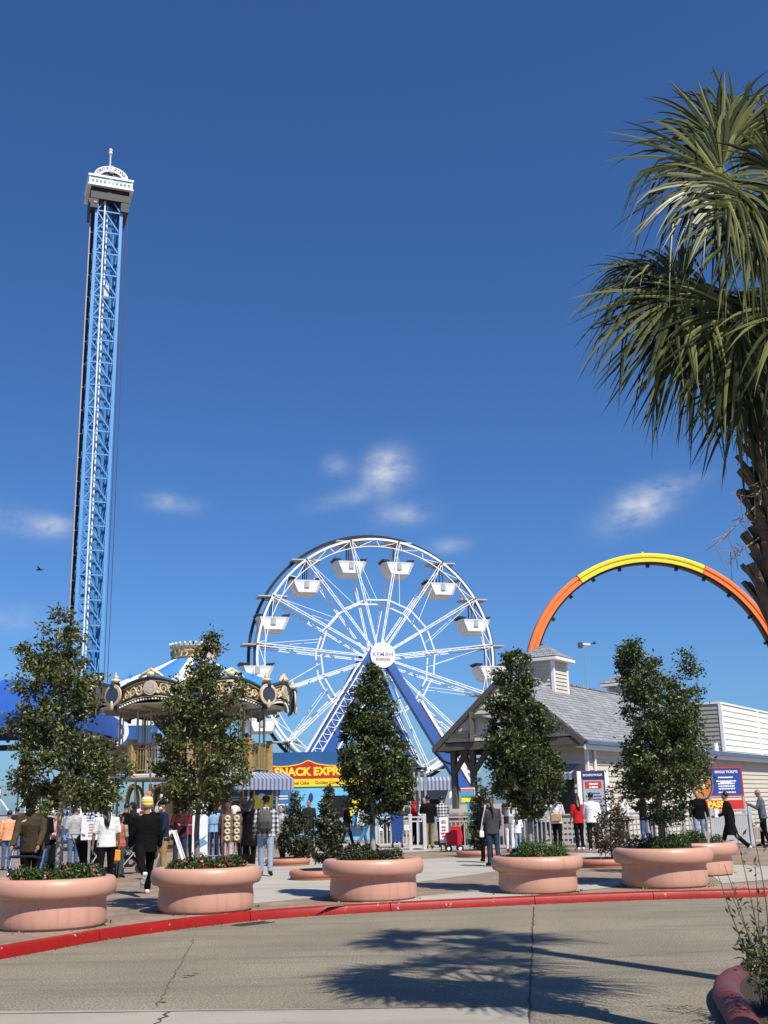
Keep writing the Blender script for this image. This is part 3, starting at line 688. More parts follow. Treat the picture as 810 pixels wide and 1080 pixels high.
# ---- drop tower
TB = at(97, 690, 66); tw = thing('drop_tower', 'tall sky blue lattice drop tower with a lettered cap and a spire', 'drop tower', (at(98, 560, 66).x - .05, 66, PZ), R(21))
TP = at(117, 197, 66).z - PZ - .48; hw_ = .80; zt = TP - .3
for sx in (-1, 1):
    for sy in (-1, 1):
        m_ = MB(); m_.box((sx * hw_, sy * hw_, zt / 2), (.20, .20, zt)); m_.build('leg', SKYB, tw)
for side in range(4):
    m_ = MB(); Mx = Matrix.Rotation(side * PI / 2, 3, 'Z'); st = 1.55; n_ = int(zt / st)
    for i in range(n_):
        z0 = i * st; z1 = z0 + st
        m_.beam(Mx @ Vector((-hw_, -hw_, z0)), Mx @ Vector((hw_, -hw_, z0)), .085)
        x0, x1 = (-.28, hw_) if side == 0 else (-hw_, hw_)
        m_.beam(Mx @ Vector((x0, -hw_, z1)), Mx @ Vector((x1, -hw_, z0)), .075)
        if side != 0: m_.beam(Mx @ Vector((x0, -hw_, z0)), Mx @ Vector((x1, -hw_, z1)), .07)
        else: m_.beam(Mx @ Vector((-hw_, -hw_, z0)), Mx @ Vector((-.28, -hw_, z0 + st * .5)), .07); m_.beam(Mx @ Vector((-.28, -hw_, z0 + st * .5)), Mx @ Vector((-hw_, -hw_, z1)), .07)
    m_.build('lattice', SKYB if side in (0, 1) else SKYD, tw)  # back and left sides take the darker blue
m_ = MB(); m_.box((-.28, -hw_ - .03, zt / 2), (.09, .11, zt)); m_.build('rail', mat('rail_pale_blue', (.55, .66, .74), .4), tw)
m_ = MB(); m_.box((-hw_ - .33, -.2, zt / 2 - .6), (.07, .18, zt - 1.2)); 
for i in range(26): m_.box((-hw_ - .2, -.2, 1 + i * zt / 26.5), (.3, .06, .06))
m_.build('guide_rail', mat('pinkish_grey_metal', (.45, .38, .36), .5), tw)
m_ = MB(); m_.box((-hw_ - .17, .35, zt / 2), (.16, .5, zt)); m_.build('cable_tray', mat('dark_navy_metal', (.02, .025, .05), .6), tw)
for dx in (.28, .5): m_ = MB(); m_.tube([(hw_ + dx, -.3, .3), (hw_ + dx, -.3, zt)], .022, 5); m_.build('cable', DARKG, tw)
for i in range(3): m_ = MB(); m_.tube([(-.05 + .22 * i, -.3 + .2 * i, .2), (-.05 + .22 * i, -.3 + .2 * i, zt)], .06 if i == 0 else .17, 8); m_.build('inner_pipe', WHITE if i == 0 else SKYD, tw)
rg = random.Random(4)
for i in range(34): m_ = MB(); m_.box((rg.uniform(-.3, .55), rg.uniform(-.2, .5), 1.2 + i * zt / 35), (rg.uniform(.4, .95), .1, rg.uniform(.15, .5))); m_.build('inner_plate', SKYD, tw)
m_ = MB(); m_.box((.1, -.45, zt - 7.4), (.36, .26, .8)); m_.box((.15, -.45, zt - 6.8), (.22, .18, .4)); m_.build('counterweight', mat('light_grey_metal', (.6, .62, .64), .5), tw, bevel=.03)
# head
HB = TP - 1.35
m_ = MB(); m_.box((0, .05, HB + .62), (2.5, 2.35, .9)); m_.build('machine_deck', BLACKM, tw)
m_ = MB(); rg = random.Random(9)
for s in (-1, 1):
    for i in range(16): m_ = MB(); m_.box((s * rg.uniform(.85, 1.25), rg.uniform(-1.1, 1.1), HB + rg.uniform(-.15, .2)), (rg.uniform(.1, .3), rg.uniform(.1, .35), rg.uniform(.12, .4))); m_.build('pulley_box', mat('sheave_grey', (.25, .26, .27), .5), tw)
m_ = MB()
for s in (-1, 1): m_.box((s * 1.0, 0, HB - .15), (.5, 2.2, .75))
m_.build('winch_housing', BLACKM, tw)
cap = MB(); cz = HB + 1.0; cap.box((0, 0, cz + .42), (2.86, 2.6, .62)); cap.build('cap', mat('cap_pale_blue', (.50, .68, .80), .4, .05), tw, bevel=.02)
m_ = MB()
for z, h in ((cz + .74, .16), (cz + .07, .12)): m_.box((0, 0, z), (2.98, 2.72, h))
m_.build('cap_trim', WHITE, tw, bevel=.02)
for z in (cz + .64, cz - .02):
    for s in (-1, 1): m_ = MB(); m_.box((s * .72, -1.325, z), (1.2, .03, .05)); m_.build('cap_stripe', DARKG, tw)
m_ = MB()
for i in range(10):
    m_ = MB()
    if i in (4, 5): m_.box((-1.18 + i * .262, -1.31, cz + .37), (.05, .03, .2))
    else: m_.box((-1.18 + i * .262, -1.31, cz + .36), (.12, .03, .16))
    m_.build('cap_mark', mat('slate_blue', (.12, .2, .3), .5), tw)
ar = MB(); n_ = 24; az = cz + .83
outer = [(1.12 * math.cos(PI * i / n_), -1.2, az + .84 * math.sin(PI * i / n_)) for i in range(n_ + 1)]; inner = [(.72 * math.cos(PI * i / n_), -1.2, az + .46 * math.sin(PI * i / n_)) for i in range(n_, -1, -1)]
V = outer + [(x, y + .1, z) for x, y, z in outer]
k = n_ + 1; I = list(reversed(inner)); V += I + [(x, y + .1, z) for x, y, z in I]; Fz = []
for i in range(n_):
    Fz += [(i, i + 1, 2 * k + i + 1, 2 * k + i), (k + i, 3 * k + i, 3 * k + i + 1, k + i + 1), (i, k + i, k + i + 1, i + 1), (2 * k + i, 2 * k + i + 1, 3 * k + i + 1, 3 * k + i)]
arch = ar.add(V, Fz).build('arch_sign', MATS['sign_white'], tw)
for i, ch in enumerate('DROP ZONE'):
    if ch == ' ': continue
    a = PI * (.87 - .74 * i / 8); text(ch, .30, BLACKM, arch, (.92 * math.cos(a), -1.206, az + .65 * math.sin(a)), (PI / 2, -(a - PI / 2) , 0), off=.01)
m_ = MB(); m_.box((0, -1.05, az + .3), (.9, .06, .32)); m_.build('arch_window', DARKG, tw)
m_ = MB(); m_.tube([(0, 0, az), (0, 0, az + 2.6)], .065, 8); m_.box((0, -1.1, az + .62), (.26, .34, .46)); m_.build('spire', mat('spire_grey', (.55, .58, .62), .5), tw)
m_ = MB(); m_.tube([(0, 0, az + 2.5), (0, 0, az + 2.62), (0, 0, az + 2.76)], [.10, .14, .06], 10); m_.ball((0, 0, az + 2.82), .13); m_.build('beacon', WHITE, tw, smooth=True)

# ---- coaster loop
LC = at(693, 724, 78); LR = at(693, 585, 78).z - LC.z
ORANGE = mat('orange_paint', (.80, .20, .045), .38, .06, 1); YELLOW = mat('yellow_paint', (.74, .62, .04), .38, .06, 1)
lp = thing('coaster_loop', 'big orange and yellow vertical coaster loop rising behind the gabled building', 'coaster loop', (LC.x, 78, PZ), R(4))
lz = LC.z - PZ
def arc_band(a0, a1, secs, n=40):
    m_ = MB(); vs = []; fs = []; k = len(secs)
    for i in range(n + 1):
        a = a0 + (a1 - a0) * i / n; s, c = math.sin(a), math.cos(a)
        for r_, y in secs: vs.append((r_ * s, y, lz + r_ * c))
    for i in range(n):
        for j in range(k): fs.append((i * k + j, i * k + (j + 1) % k, (i + 1) * k + (j + 1) % k, (i + 1) * k + j))
    fs += [tuple(range(k)), tuple(range((n + 1) * k - 1, n * k - 1, -1))]
    return m_.add(vs, fs)
band = [(LR, -.55), (LR - .10, -.62), (LR - .26, -.62), (LR - .30, -.54), (LR - .38, -.54), (LR - .42, -.62), (LR - .64, -.62), (LR - .64, .10), (LR, .10)]
for a0, a1, m in ((R(-34), R(26), YELLOW), (R(26), R(150), ORANGE), (R(-150), R(-34), ORANGE)): arc_band(a0 + .001, a1 - .001, band).build('track_beam', m, lp)
arc_band(R(-150), R(150), [(LR - .65, -.50), (LR - .77, -.50), (LR - .77, .02), (LR - .65, .02)], 90).build('rail', BLACKM, lp)
m_ = MB()
for d in range(-140, 141, 14):
    s, c = math.sin(R(d)), math.cos(R(d)); r_ = LR - .88; m_.beam(((r_ + .1) * s, -.2, lz + (r_ + .1) * c), ((r_ - .12) * s, -.2, lz + (r_ - .12) * c), .22)
m_.build('bracket', BLACKM, lp)
m_ = MB()
for d in (-34, 26): 
    s, c = math.sin(R(d)), math.cos(R(d)); m_.beam(((LR + .04) * s, 0, lz + (LR + .04) * c), ((LR - .63) * s, 0, lz + (LR - .63) * c), .07, 1.27, up=Vector((0, 1, 0)))
m_.build('joint_flange', mat('rust_orange', (.5, .10, .03), .5), lp)
m_ = MB(); m_.tube([(-.3, -.2, lz + LR), (-.3, -.2, lz + LR + .16)], .1, 8); m_.build('beacon', YELLOW, lp)
for s in (-1, 1):
    m_ = MB(); m_.beam((s * LR * math.sin(R(110)), 0, lz + LR * math.cos(R(110))), (s * (LR + 1.5), 0, 0), .5); m_.build('support', ORANGE, lp)
m_ = MB(); m_.box((0, 0, .4), (14, 3, .8)); m_.build('station_deck', GREYM, lp)

# ---- double-deck carousel
CREAM = mat('cream_paint', (.68, .56, .35), .45, .18, 9); GOLD = mat('gold_paint', (.42, .29, .11), .4, .3, 12, metal=.25); NAVY = mat('dark_teal_paint', (.035, .06, .085), .4, .2, 6)
WOODG = mat('golden_wood', (.40, .26, .11), .5, .2, 8); MIRR = mat('mirror_glass', (.05, .06, .09), .06, .1, 2, spec=.9); BULB = mat('bulb_glass', (.85, .82, .72), .25, .03)
BRASS = mat('brass', (.55, .38, .14), .28, .1, 5, metal=.8); CEIL = mat('carousel_ceiling', (.60, .58, .52), .6, .12, 4); CANB = mat('canopy_blue', (.06, .26, .64), .55, .08, 3); CANW = mat('canopy_white', (.80, .80, .80), .55, .05, 3)
CC = at(204, 735, 46); ca = thing('carousel', 'double-deck carousel with gilded rounding boards and blue and white striped canopy', 'carousel', (CC.x, 46, PZ), 0)
ca.scale = (.945, .945, .945); A0 = R(-90 + 8.5)                                                    # a joint of the eight rounding boards, slightly right of facing the street
def pol(r_, a, z): return Vector((r_ * math.cos(a), r_ * math.sin(a), z))
RJ = 4.15
def arcz(t): return math.sin(PI * t)
for k in range(8):
    a0 = A0 + k * PI / 4; a1 = a0 + PI / 4; J0 = pol(RJ, a0, 0); J1 = pol(RJ, a1, 0); out = ((J0 + J1) / 2).normalized()
    def P(t, z, o=0): return J0.lerp(J1, t) + out * (.30 * arcz(t) + o) + Vector((0, 0, z))
    zl = lambda t: 5.72 + .30 * arcz(t); zu = lambda t: 6.42 + .40 * arcz(t)
    n = 18; vs = []; fs = []
    for i in range(n + 1):
        t = i / n
        for f in (0, .08, .92, 1): vs.append(P(t, zl(t) + (zu(t) - zl(t)) * f, .02 + (.16 * (f - .5) if True else 0)))
        vs.append(P(t, zu(t), -.12)); vs.append(P(t, zl(t), -.12))
    for i in range(n):
        for j in range(6): fs.append((i * 6 + j, i * 6 + (j + 1) % 6, (i + 1) * 6 + (j + 1) % 6, (i + 1) * 6 + j))
    bd = MB().add(vs, fs).build('rounding_board', mat('board_umber', (.34, .235, .11), .5, .35, 10), ca)
    tr_ = MB()
    for f, r_, o in ((0, .055, -.04), (1, .075, .12)): tr_.tube([P(i / n, zl(i / n) + (zu(i / n) - zl(i / n)) * f, o) for i in range(n + 1)], r_, 6)
    tr_.tube([P(i / n, zl(i / n) + .13, .0) for i in range(n + 1)], .035, 6)
    tr_.build('moulding', NAVY, bd)
    gt = MB(); gt.tube([P(i / n, zl(i / n) + .08, .02) for i in range(n + 1)], .028, 5); gt.tube([P(i / n, zu(i / n) - .10, .12) for i in range(n + 1)], .025, 5)
    for sgn in (-1, 1):                                              # scrolls
        for cx, cz_, r_, tn in ((.5 + sgn * .17, .52, .20, 1), (.5 + sgn * .27, .48, .17, -1), (.5 + sgn * .355, .5, .14, 1), (.5 + sgn * .10, .40, .10, -1)):
            pts = []
            for q in range(22):
                u = q / 21; an = u * 3.2 * PI * tn * sgn; rr_ = r_ * (1 - u * .85); t = cx + rr_ * math.cos(an) / 3.2
                pts.append(P(t, zl(t) + (zu(t) - zl(t)) * cz_ + rr_ * math.sin(an) * 1.2, .06))
            gt.tube(pts, [.05 * (1 - .6 * q / 21) for q in range(22)], 5)
        for q in range(7):
            t = .5 + sgn * (.08 + .055 * q); gt.ball(P(t, zl(t) + (zu(t) - zl(t)) * (.72 if q % 2 else .3), .05), (.06, .06, .05), 6, 5)
    gt.build('scrollwork', CREAM, bd)
    md = MB(); c = P(.5, (zl(.5) + zu(.5)) / 2 + .02, .08); u_ = Vector((-out.y, out.x, 0)); md.loft([(c, u_ * .30, Vector((0, 0, .30))), (c + out * .07, u_ * .30, Vector((0, 0, .30)))], 24); md.build('medallion_frame', CREAM, bd)
    md = MB(); md.loft([(c + out * .072, u_ * .23, Vector((0, 0, .23))), (c + out * .09, u_ * .22, Vector((0, 0, .22)))], 24); md.build('medallion', mat('medallion_painting', (.55, .47, .42), .4, .45, 14), bd)
    cr = MB(); tp = P(.5, zu(.5) + .03, .1)
    for s_ in (-1, 1): cr.tube([tp + u_ * (s_ * .55), tp + u_ * (s_ * .34) + Vector((0, 0, .14)), tp + u_ * (s_ * .12) + Vector((0, 0, .24)), tp + Vector((0, 0, .36))], [.05, .08, .09, .05], 6)
    cr.ball(tp + Vector((0, 0, .12)), (.2, .2, .13), 8, 6); cr.build('crest', CREAM, bd)
    bl = MB()
    for i in range(24):
        t = (i + .5) / 24; bl.ball(P(t, zl(t) - .02, .03), .045, 6, 5)
    bl.build('bulb_trim', BULB, bd)
    # joint: oval mirror in a cream frame with a projecting bracket
    o0 = J0.normalized(); u0 = Vector((-o0.y, o0.x, 0)); jc = pol(RJ + .30, a0, 6.2)
    mf = MB(); mf.loft([(jc, u0 * .50, Vector((0, 0, .44))), (jc + o0 * .06, u0 * .50, Vector((0, 0, .44))), (jc + o0 * .08, u0 * .40, Vector((0, 0, .34)))], 28); mfo = mf.build('mirror_frame', CREAM, ca, smooth=True, auto=30)
    mm_ = MB(); mm_.loft([(jc + o0 * .082, u0 * .385, Vector((0, 0, .325))), (jc + o0 * .09, u0 * .37, Vector((0, 0, .31)))], 28); mm_.build('mirror', MIRR, mfo)
    bk = MB()
    prof = [(0, 5.50), (.18, 5.60), (.30, 5.85), (.27, 6.1), (.33, 6.35), (.44, 6.62), (.36, 6.74), (.2, 6.72), (0, 6.72)]
    bk.prism([o0 * (RJ + .02 + x) * 1.0 - u0 * .09 + Vector((0, 0, z)) for x, z in prof], u0 * .18); bko = bk.build('bracket', NAVY, ca, bevel=.02)
    bg_ = MB(); bg_.ball(o0 * (RJ + .22) + Vector((0, 0, 6.80)), (.22, .22, .10), 8, 6); bg_.ball(o0 * (RJ + .22) + Vector((0, 0, 6.94)), (.11, .11, .10), 8, 6); bg_.ball(o0 * (RJ + .22) + Vector((0, 0, 7.06)), (.05, .05, .09), 8, 6); bg_.ball(o0 * (RJ + .36) + Vector((0, 0, 5.80)), (.09, .09, .2), 8, 6); bg_.build('bracket_gilding', CREAM, bko)
# canopy: 32 gores, blue and white
for col, mt in ((0, CANB), (1, CANW)):
    m_ = MB()
    for i in range(32):
        if (i % 4 == 3) != bool(col): continue
        a0 = A0 + i * PI / 16; a1 = a0 + PI / 16; vs = []
        def rim(a):
            q = ((a - A0) / (PI / 4)) % 1; return 6.50 + .36 * math.sin(PI * q), (RJ + .05) * math.cos(PI / 8) / math.cos((q - .5) * PI / 4) + .2 * math.sin(PI * q)
        for j in range(7):
            s = j / 6
            for e in range(3):
                a = a0 + (a1 - a0) * e / 2; z0, r0 = rim(a if abs(a - a1) > 1e-6 else a1 - 1e-5); r_ = r0 + (1.02 - r0) * s; z = z0 + (8.02 - z0) * (s ** 1.18); vs.append(pol(r_, a, z))
        m_.add(vs, [(j * 3 + e, j * 3 + e + 1, (j + 1) * 3 + e + 1, (j + 1) * 3 + e) for j in range(6) for e in range(2)])
    m_.build('canopy', mt, ca)
m_ = MB(); m_.lathe([(1.02, 7.95), (.98, 8.12), (.98, 8.52), (1.08, 8.58), (1.08, 8.66), (.3, 8.72), (.001, 8.74)], 32); crn = m_.build('crown', CREAM, ca, smooth=True, auto=30)
m_ = MB()
for i in range(28): m_.ball(pol(1.09, i * 2 * PI / 28, 8.70), .055, 6, 5)
m_.build('bulb_trim', BULB, crn)
m_ = MB()
for i in range(24): m_.ball(pol(.985, i * 2 * PI / 24, 8.32), (.09, .09, .13), 6, 5)
m_.tube([pol(1.0, i * PI / 16, 8.10) for i in range(33)], .04, 5); m_.build('gilding', GOLD, crn)
for k in range(8):
    a = A0 + (k + .5) * PI / 4; o0 = pol(1, a, 0); u0 = Vector((-o0.y, o0.x, 0)); m_ = MB(); b_ = o0 * 1.5 + Vector((0, 0, 7.72)); m_.prism([b_ - u0 * .32, b_ + u0 * .32, b_ + u0 * .2 + Vector((0, 0, .5)) , b_ + Vector((0, 0, 1.25)), b_ - u0 * .2 + Vector((0, 0, .5))], o0 * .08)
    if k in (0, ): m_.build('finial', mat('finial_pinkish', (.6, .48, .42), .5, .2, 12), crn)
for k in range(8): m_ = MB(); a = A0 + k * PI / 4; m_.tube([pol(3.6, a, 6.95), pol(3.6, a, 7.3)], [.06, .01], 6); m_.ball(pol(3.6, a, 7.08), .07, 6, 5); m_.build('finial', CANB, ca)
m_ = MB(); m_.lathe([(.9, 5.60), (RJ - .15, 5.80), (RJ - .1, 5.86), (.9, 5.70), (.9, 5.60)], 40); m_.build('ceiling', CEIL, ca)
m_ = MB()
for i in range(16): m_.beam(pol(1.2, i * PI / 8, 5.58), pol(RJ - .3, i * PI / 8, 5.74), .07, .1)
m_.lathe([(2.3, 5.60), (2.3, 5.5), (2.38, 5.5), (2.38, 5.62)], 40); m_.build('sweep', mat('sweep_grey', (.35, .33, .3), .6), ca)
m_ = MB(); m_.lathe([(1.0, 0), (1.0, 2.7), (1.05, 3.2), (1.05, 4.6), (1.7, 5.25), (1.8, 5.65)], 16); core = m_.build('centre_core', mat('core_panel_dark', (.05, .04, .035), .5, .4, 3), ca)
m_ = MB()
for z, r_ in ((5.3, 1.78), (5.55, 1.86), (4.5, 1.1), (2.5, 1.06), (.9, 1.06)):
    for i in range(36): m_.ball(pol(r_, i * PI / 18, z), .035, 5, 4)
m_.build('bulb_trim', BULB, core)
m_ = MB()
for i in range(8): a = A0 + i * PI / 4; m_.box(pol(1.03, a, 1.6), (.10, .22, 2.2), a); m_.box(pol(1.08, a, 3.9), (.08, .2, 1.2), a)
m_.build('pilaster', GOLD, core)
RD = 3.42
m_ = MB(); m_.lathe([(1.0, 2.86), (RD, 2.86), (RD + .06, 2.92), (RD + .06, 3.02), (RD, 3.07), (1.0, 3.07)], 8, a0=A0, a1=A0 + 2 * PI); m_.build('upper_deck', mat('deck_pale', (.58, .57, .55), .5, .08), ca)
m_ = MB(); m_.lathe([(1.0, .30), (4.05, .30), (4.05, .42), (1.0, .42)], 40); m_.lathe([(3.95, 0), (3.95, .3)], 40); m_.build('lower_deck', mat('deck_wood', (.25, .15, .08), .6, .2, 8), ca)
for k in range(8):
    a0 = A0 + k * PI / 4; J0 = pol(RD - .05, a0, 0); J1 = pol(RD - .05, a0 + PI / 4, 0); Z = Vector((0, 0, 1))
    m_ = MB(); m_.box(J0 + Z * 3.74, (.26, .26, 1.32), a0); m_.box(J0 + Z * 4.43, (.34, .34, .07), a0); m_.box(J0 + Z * 3.14, (.32, .32, .14), a0); m_.build('newel_post', WOODG, ca, bevel=.02)
    m_ = MB(); m_.beam(J0 + Z * 4.28, J1 + Z * 4.28, .07, .07); m_.beam(J0 + Z * 3.22, J1 + Z * 3.22, .05, .06); m_.beam(J0 + Z * 4.08, J1 + Z * 4.08, .03, .03)
    for i in range(1, 20): p = J0.lerp(J1, i / 20); m_.tube([p + Z * 3.2, p + Z * 4.28], .018 if i % 5 else .055, 5)
    m_.build('railing', GOLD, ca)
    m_ = MB(); m_.tube([pol(RD - .3, a0, .4), pol(RD - .3, a0, 5.7)], .05, 8); m_.build('pole', BRASS, ca)
    m_ = MB(); m_.box(pol(1.75, a0 + .2, 1.55), (.06, .62, 2.3), a0 + .2); m_.build('inner_panel', mat('panel_pale_yellow', (.62, .50, .24), .5, .2, 6), ca)
    # arch of bulbs on the lower level
    m_ = MB(); am = a0 + PI / 8; uu = Vector((-math.sin(am), math.cos(am), 0)); cpt = pol(2.6, am, 1.9); arc = [cpt + uu * (.75 * math.cos(q * PI / 14)) + Z * (.75 * math.sin(q * PI / 14)) for q in range(15)]
    m_.tube([arc[0] - Z * 1.45] + arc + [arc[-1] - Z * 1.45], .07, 6); ao = m_.build('arch', GOLD, ca)
    m_ = MB()
    for q in arc: m_.ball(q - pol(0.0, am, 0) + pol(.07, am, 0), .045, 5, 4)
    m_.build('bulb_trim', BULB, ao)
    for r_, da in ((3.0, .2), (2.3, .5)):
        m_ = MB(); m_.tube([pol(r_, a0 + da, 3.07), pol(r_, a0 + da, 5.72)], .03, 6); m_.build('pole', BRASS, ca)
def horse_mesh():
    h = MB()
    h.loft([((0, -.52, .05), (.12, 0, 0), (0, 0, .15)), ((0, -.35, .06), (.17, 0, 0), (0, .02, .19)), ((0, 0, .02), (.165, 0, 0), (0, 0, .17)), ((0, .32, .05), (.16, 0, 0), (0, 0, .20)), ((0, .50, .14), (.11, 0, 0), (0, .05, .15))], 12)
    h.tube([(0, .42, .16), (0, .58, .42), (0, .64, .64)], [.15, .11, .085], 10); h.tube([(0, .60, .66), (0, .74, .62), (0, .92, .48)], [.09, .085, .05], 8)
    for s in (-1, 1): h.tube([(s * .04, .6, .72), (s * .05, .6, .82)], [.03, .008], 5)
    for x in (-1, 1):
        h.tube([(x * .1, .40, -.02), (x * .11, .55 + .1 * x, -.26), (x * .11, .48 + .2 * x, -.48), (x * .11, .42 + .2 * x, -.60)], [.08, .05, .034, .04], 7)
        h.tube([(x * .1, -.42, 0), (x * .11, -.40 - .1 * x, -.22), (x * .11, -.58 - .1 * x, -.40), (x * .11, -.56 - .12 * x, -.64)], [.11, .065, .036, .04], 7)
    h.tube([(0, -.55, .14), (0, -.72, .05), (0, -.76, -.25)], [.05, .06, .02], 7); return h
hm = None
for i, (r_, a, z, mt, lab) in enumerate([(2.7, -1.15, 3.95, 'brown', 'brown carousel horse on the upper deck under the canopy, left of the middle'), (2.6, -2.25, 3.95, 'white', 'white carousel horse on the upper deck at the left rail'), (2.75, -.62, 3.95, 'white', 'white carousel horse on the upper deck near the right corner post'), (3.3, -1.95, 1.45, 'white', 'white carousel horse on the lower deck, left side'), (3.3, -1.3, 1.4, 'brown', 'brown carousel horse on the lower deck behind the crowd'), (3.2, -.7, 1.5, 'white', 'white carousel horse on the lower deck, right side')]):
    MTS = {'brown': mat('horse_brown', (.16, .07, .03), .4, .15), 'white': mat('horse_white', (.65, .62, .56), .4, .06)}
    ro = thing('carousel_horse', lab, 'carousel horse', pol(r_ * .945, a, z * .945) + Vector((CC.x, 46, PZ)), a + (0 if i % 2 else .15), 'horses on the carousel')
    horse_mesh().build('body', MTS[mt], ro, remesh=.035)
    q = MB(); q.box((0, -.02, .21), (.26, .34, .07)); q.box((0, -.18, .28), (.24, .07, .12)); q.box((0, -.02, .1), (.36, .4, .10)); q.build('saddle', mat('saddle_red', (.4, .04, .05), .5), ro, bevel=.03)
    q = MB(); q.tube([(0, .52, .30), (0, .50, .5), (0, .52, .68), (0, .6, .74)], [.07, .06, .06, .03], 6); q.build('mane', mat('mane_dark', (.06, .035, .02), .7), ro)
    q = MB(); q.tube([(0, .12, -1.0), (0, .12, 1.7)], .022, 6); q.build('pole', BRASS, ro)
# ================================================================== GABLED HALL AND ITS NEIGHBOURS
Zv = Vector((0, 0, 1))
AL = R(33); LV = Vector((math.sin(AL), math.cos(AL), 0)); GV = Vector((-math.cos(AL), math.sin(AL), 0))
CE = at(620.6, 782, 40); EZ = CE.z; C0 = Vector((CE.x, CE.y, 0)); GW = 6.25; RZ = None
def Bp(u, v, z): return C0 + GV * u + LV * v + Zv * z
_c = Bp(GW / 2, -.3, 0); RZ = at(536, 712, _c.y).z
SIDE = mat('siding_cream', (.64, .59, .49), .6, .05, 1.2); SIDEW = mat('siding_pale', (.74, .72, .63), .6, .04, 1.2)
TRIMW = mat('white_trim', (.74, .74, .73), .45, .04, 3); TIMB = mat('weathered_timber', (.115, .10, .088), .85, .3, 9, .4, 50); FASC = mat('blue_grey_gutter', (.10, .16, .26), .4, .08, 3)
BRICK = mat('brick_red', (.30, .13, .09), .8, .2, 10, .3, 30)
def shingle_mat():
    m = mat('roof_shingles', (.25, .25, .26), .85, 0); t, N, L, b = nodes_of(m)
    co = N.new('ShaderNodeTexCoord'); br = N.new('ShaderNodeTexBrick'); br.inputs['Scale'].default_value = 1; br.inputs['Brick Width'].default_value = .30; br.inputs['Row Height'].default_value = .19
    br.inputs['Mortar Size'].default_value = .016; br.inputs['Color1'].default_value = (.29, .295, .315, 1); br.inputs['Color2'].default_value = (.195, .20, .215, 1); br.inputs['Mortar'].default_value = (.075, .075, .08, 1); br.inputs['Mortar Smooth'].default_value = .3
    L.new(co.outputs['Object'], br.inputs[0]); n = N.new('ShaderNodeTexNoise'); n.inputs['Scale'].default_value = .8; n.inputs['Detail'].default_value = 6; L.new(co.outputs['Object'], n.inputs[0])
    r = N.new('ShaderNodeMapRange'); r.inputs[1].default_value = .3; r.inputs[2].default_value = .7; r.inputs[3].default_value = .82; r.inputs[4].default_value = 1.15; L.new(n.outputs[0], r.inputs[0])
    q = N.new('ShaderNodeMix'); q.data_type = 'RGBA'; q.blend_type = 'MULTIPLY'; q.inputs[0].default_value = 1; L.new(br.outputs[0], q.inputs[6]); L.new(r.outputs[0], q.inputs[7]); L.new(q.outputs[2], b.inputs['Base Color'])
    bp = N.new('ShaderNodeBump'); bp.invert = True; bp.inputs['Strength'].default_value = .7; bp.inputs['Distance'].default_value = .02; L.new(br.outputs[1], bp.inputs['Height']); L.new(bp.outputs[0], b.inputs['Normal']); return m
SHING = shingle_mat()
def roof_plane(name, o, ux, uy, poly, th, parent, org):
    """poly in (along, up-slope) metres from o; an own slab with its own object axes so that shingle rows follow the slope"""
    ux, uy = ux.normalized(), uy.normalized(); uz = ux.cross(uy)
    if uz.z < 0: ux = -ux; poly = [(-a, b_) for a, b_ in poly]; uz = ux.cross(uy)
    m_ = MB(); m_.prism([(a, b_, 0) for a, b_ in poly], (0, 0, th)); ob = m_.build(name, SHING, parent)
    M4 = Matrix.Identity(4)
    for i, v in enumerate((ux, uy, uz)):
        for j in range(3): M4[j][i] = v[j]
    M4.translation = o - Vector(org); ob.matrix_local = M4; return ob
def siding(mb, p, q, z0, zt, n, h=.2, zlo=None):
    """lap boards from p to q (plan points) between z0 and the height function zt(t); n points out of the wall"""
    p, q = Vector((p.x, p.y, 0)), Vector((q.x, q.y, 0)); Lh = (q - p).length; N_ = 60; z = z0
    tops = [zt(i / N_) for i in range(N_ + 1)]; zm = max(tops)
    while z < zm - .01:
        z1 = min(z + h, zm); ok = [i for i in range(N_ + 1) if tops[i] >= z + .02]; okt = [i for i in range(N_ + 1) if tops[i] >= z1]
        if ok:
            if not okt: okt = [ok[len(ok) // 2]] 
            a0, a1, b0, b1 = ok[0] / N_, ok[-1] / N_, okt[0] / N_, okt[-1] / N_
            lo = .042; A = p.lerp(q, a0) + Zv * z; Bq = p.lerp(q, a1) + Zv * z; Cq = p.lerp(q, b1) + Zv * z1; D = p.lerp(q, b0) + Zv * z1
            mb.add([A + n * lo, Bq + n * lo, Cq + n * .004, D + n * .004, A - n * .06, Bq - n * .06, Cq - n * .06, D - n * .06],
                   [(0, 1, 2, 3), (7, 6, 5, 4), (0, 4, 5, 1), (1, 5, 6, 2), (2, 6, 7, 3), (3, 7, 4, 0)])
        z += h
    return mb
flat_ = lambda z: (lambda t: z)
LH = 13.2                                                            # length of the gabled hall
org = Bp(0, 0, PZ); hall = thing('gabled_hall', 'cream gabled hall with grey shingle roof, timber porch and two roof cupolas', 'building', org)
oh = .38                                                             # overhang
sl = (RZ - EZ) / (GW / 2)
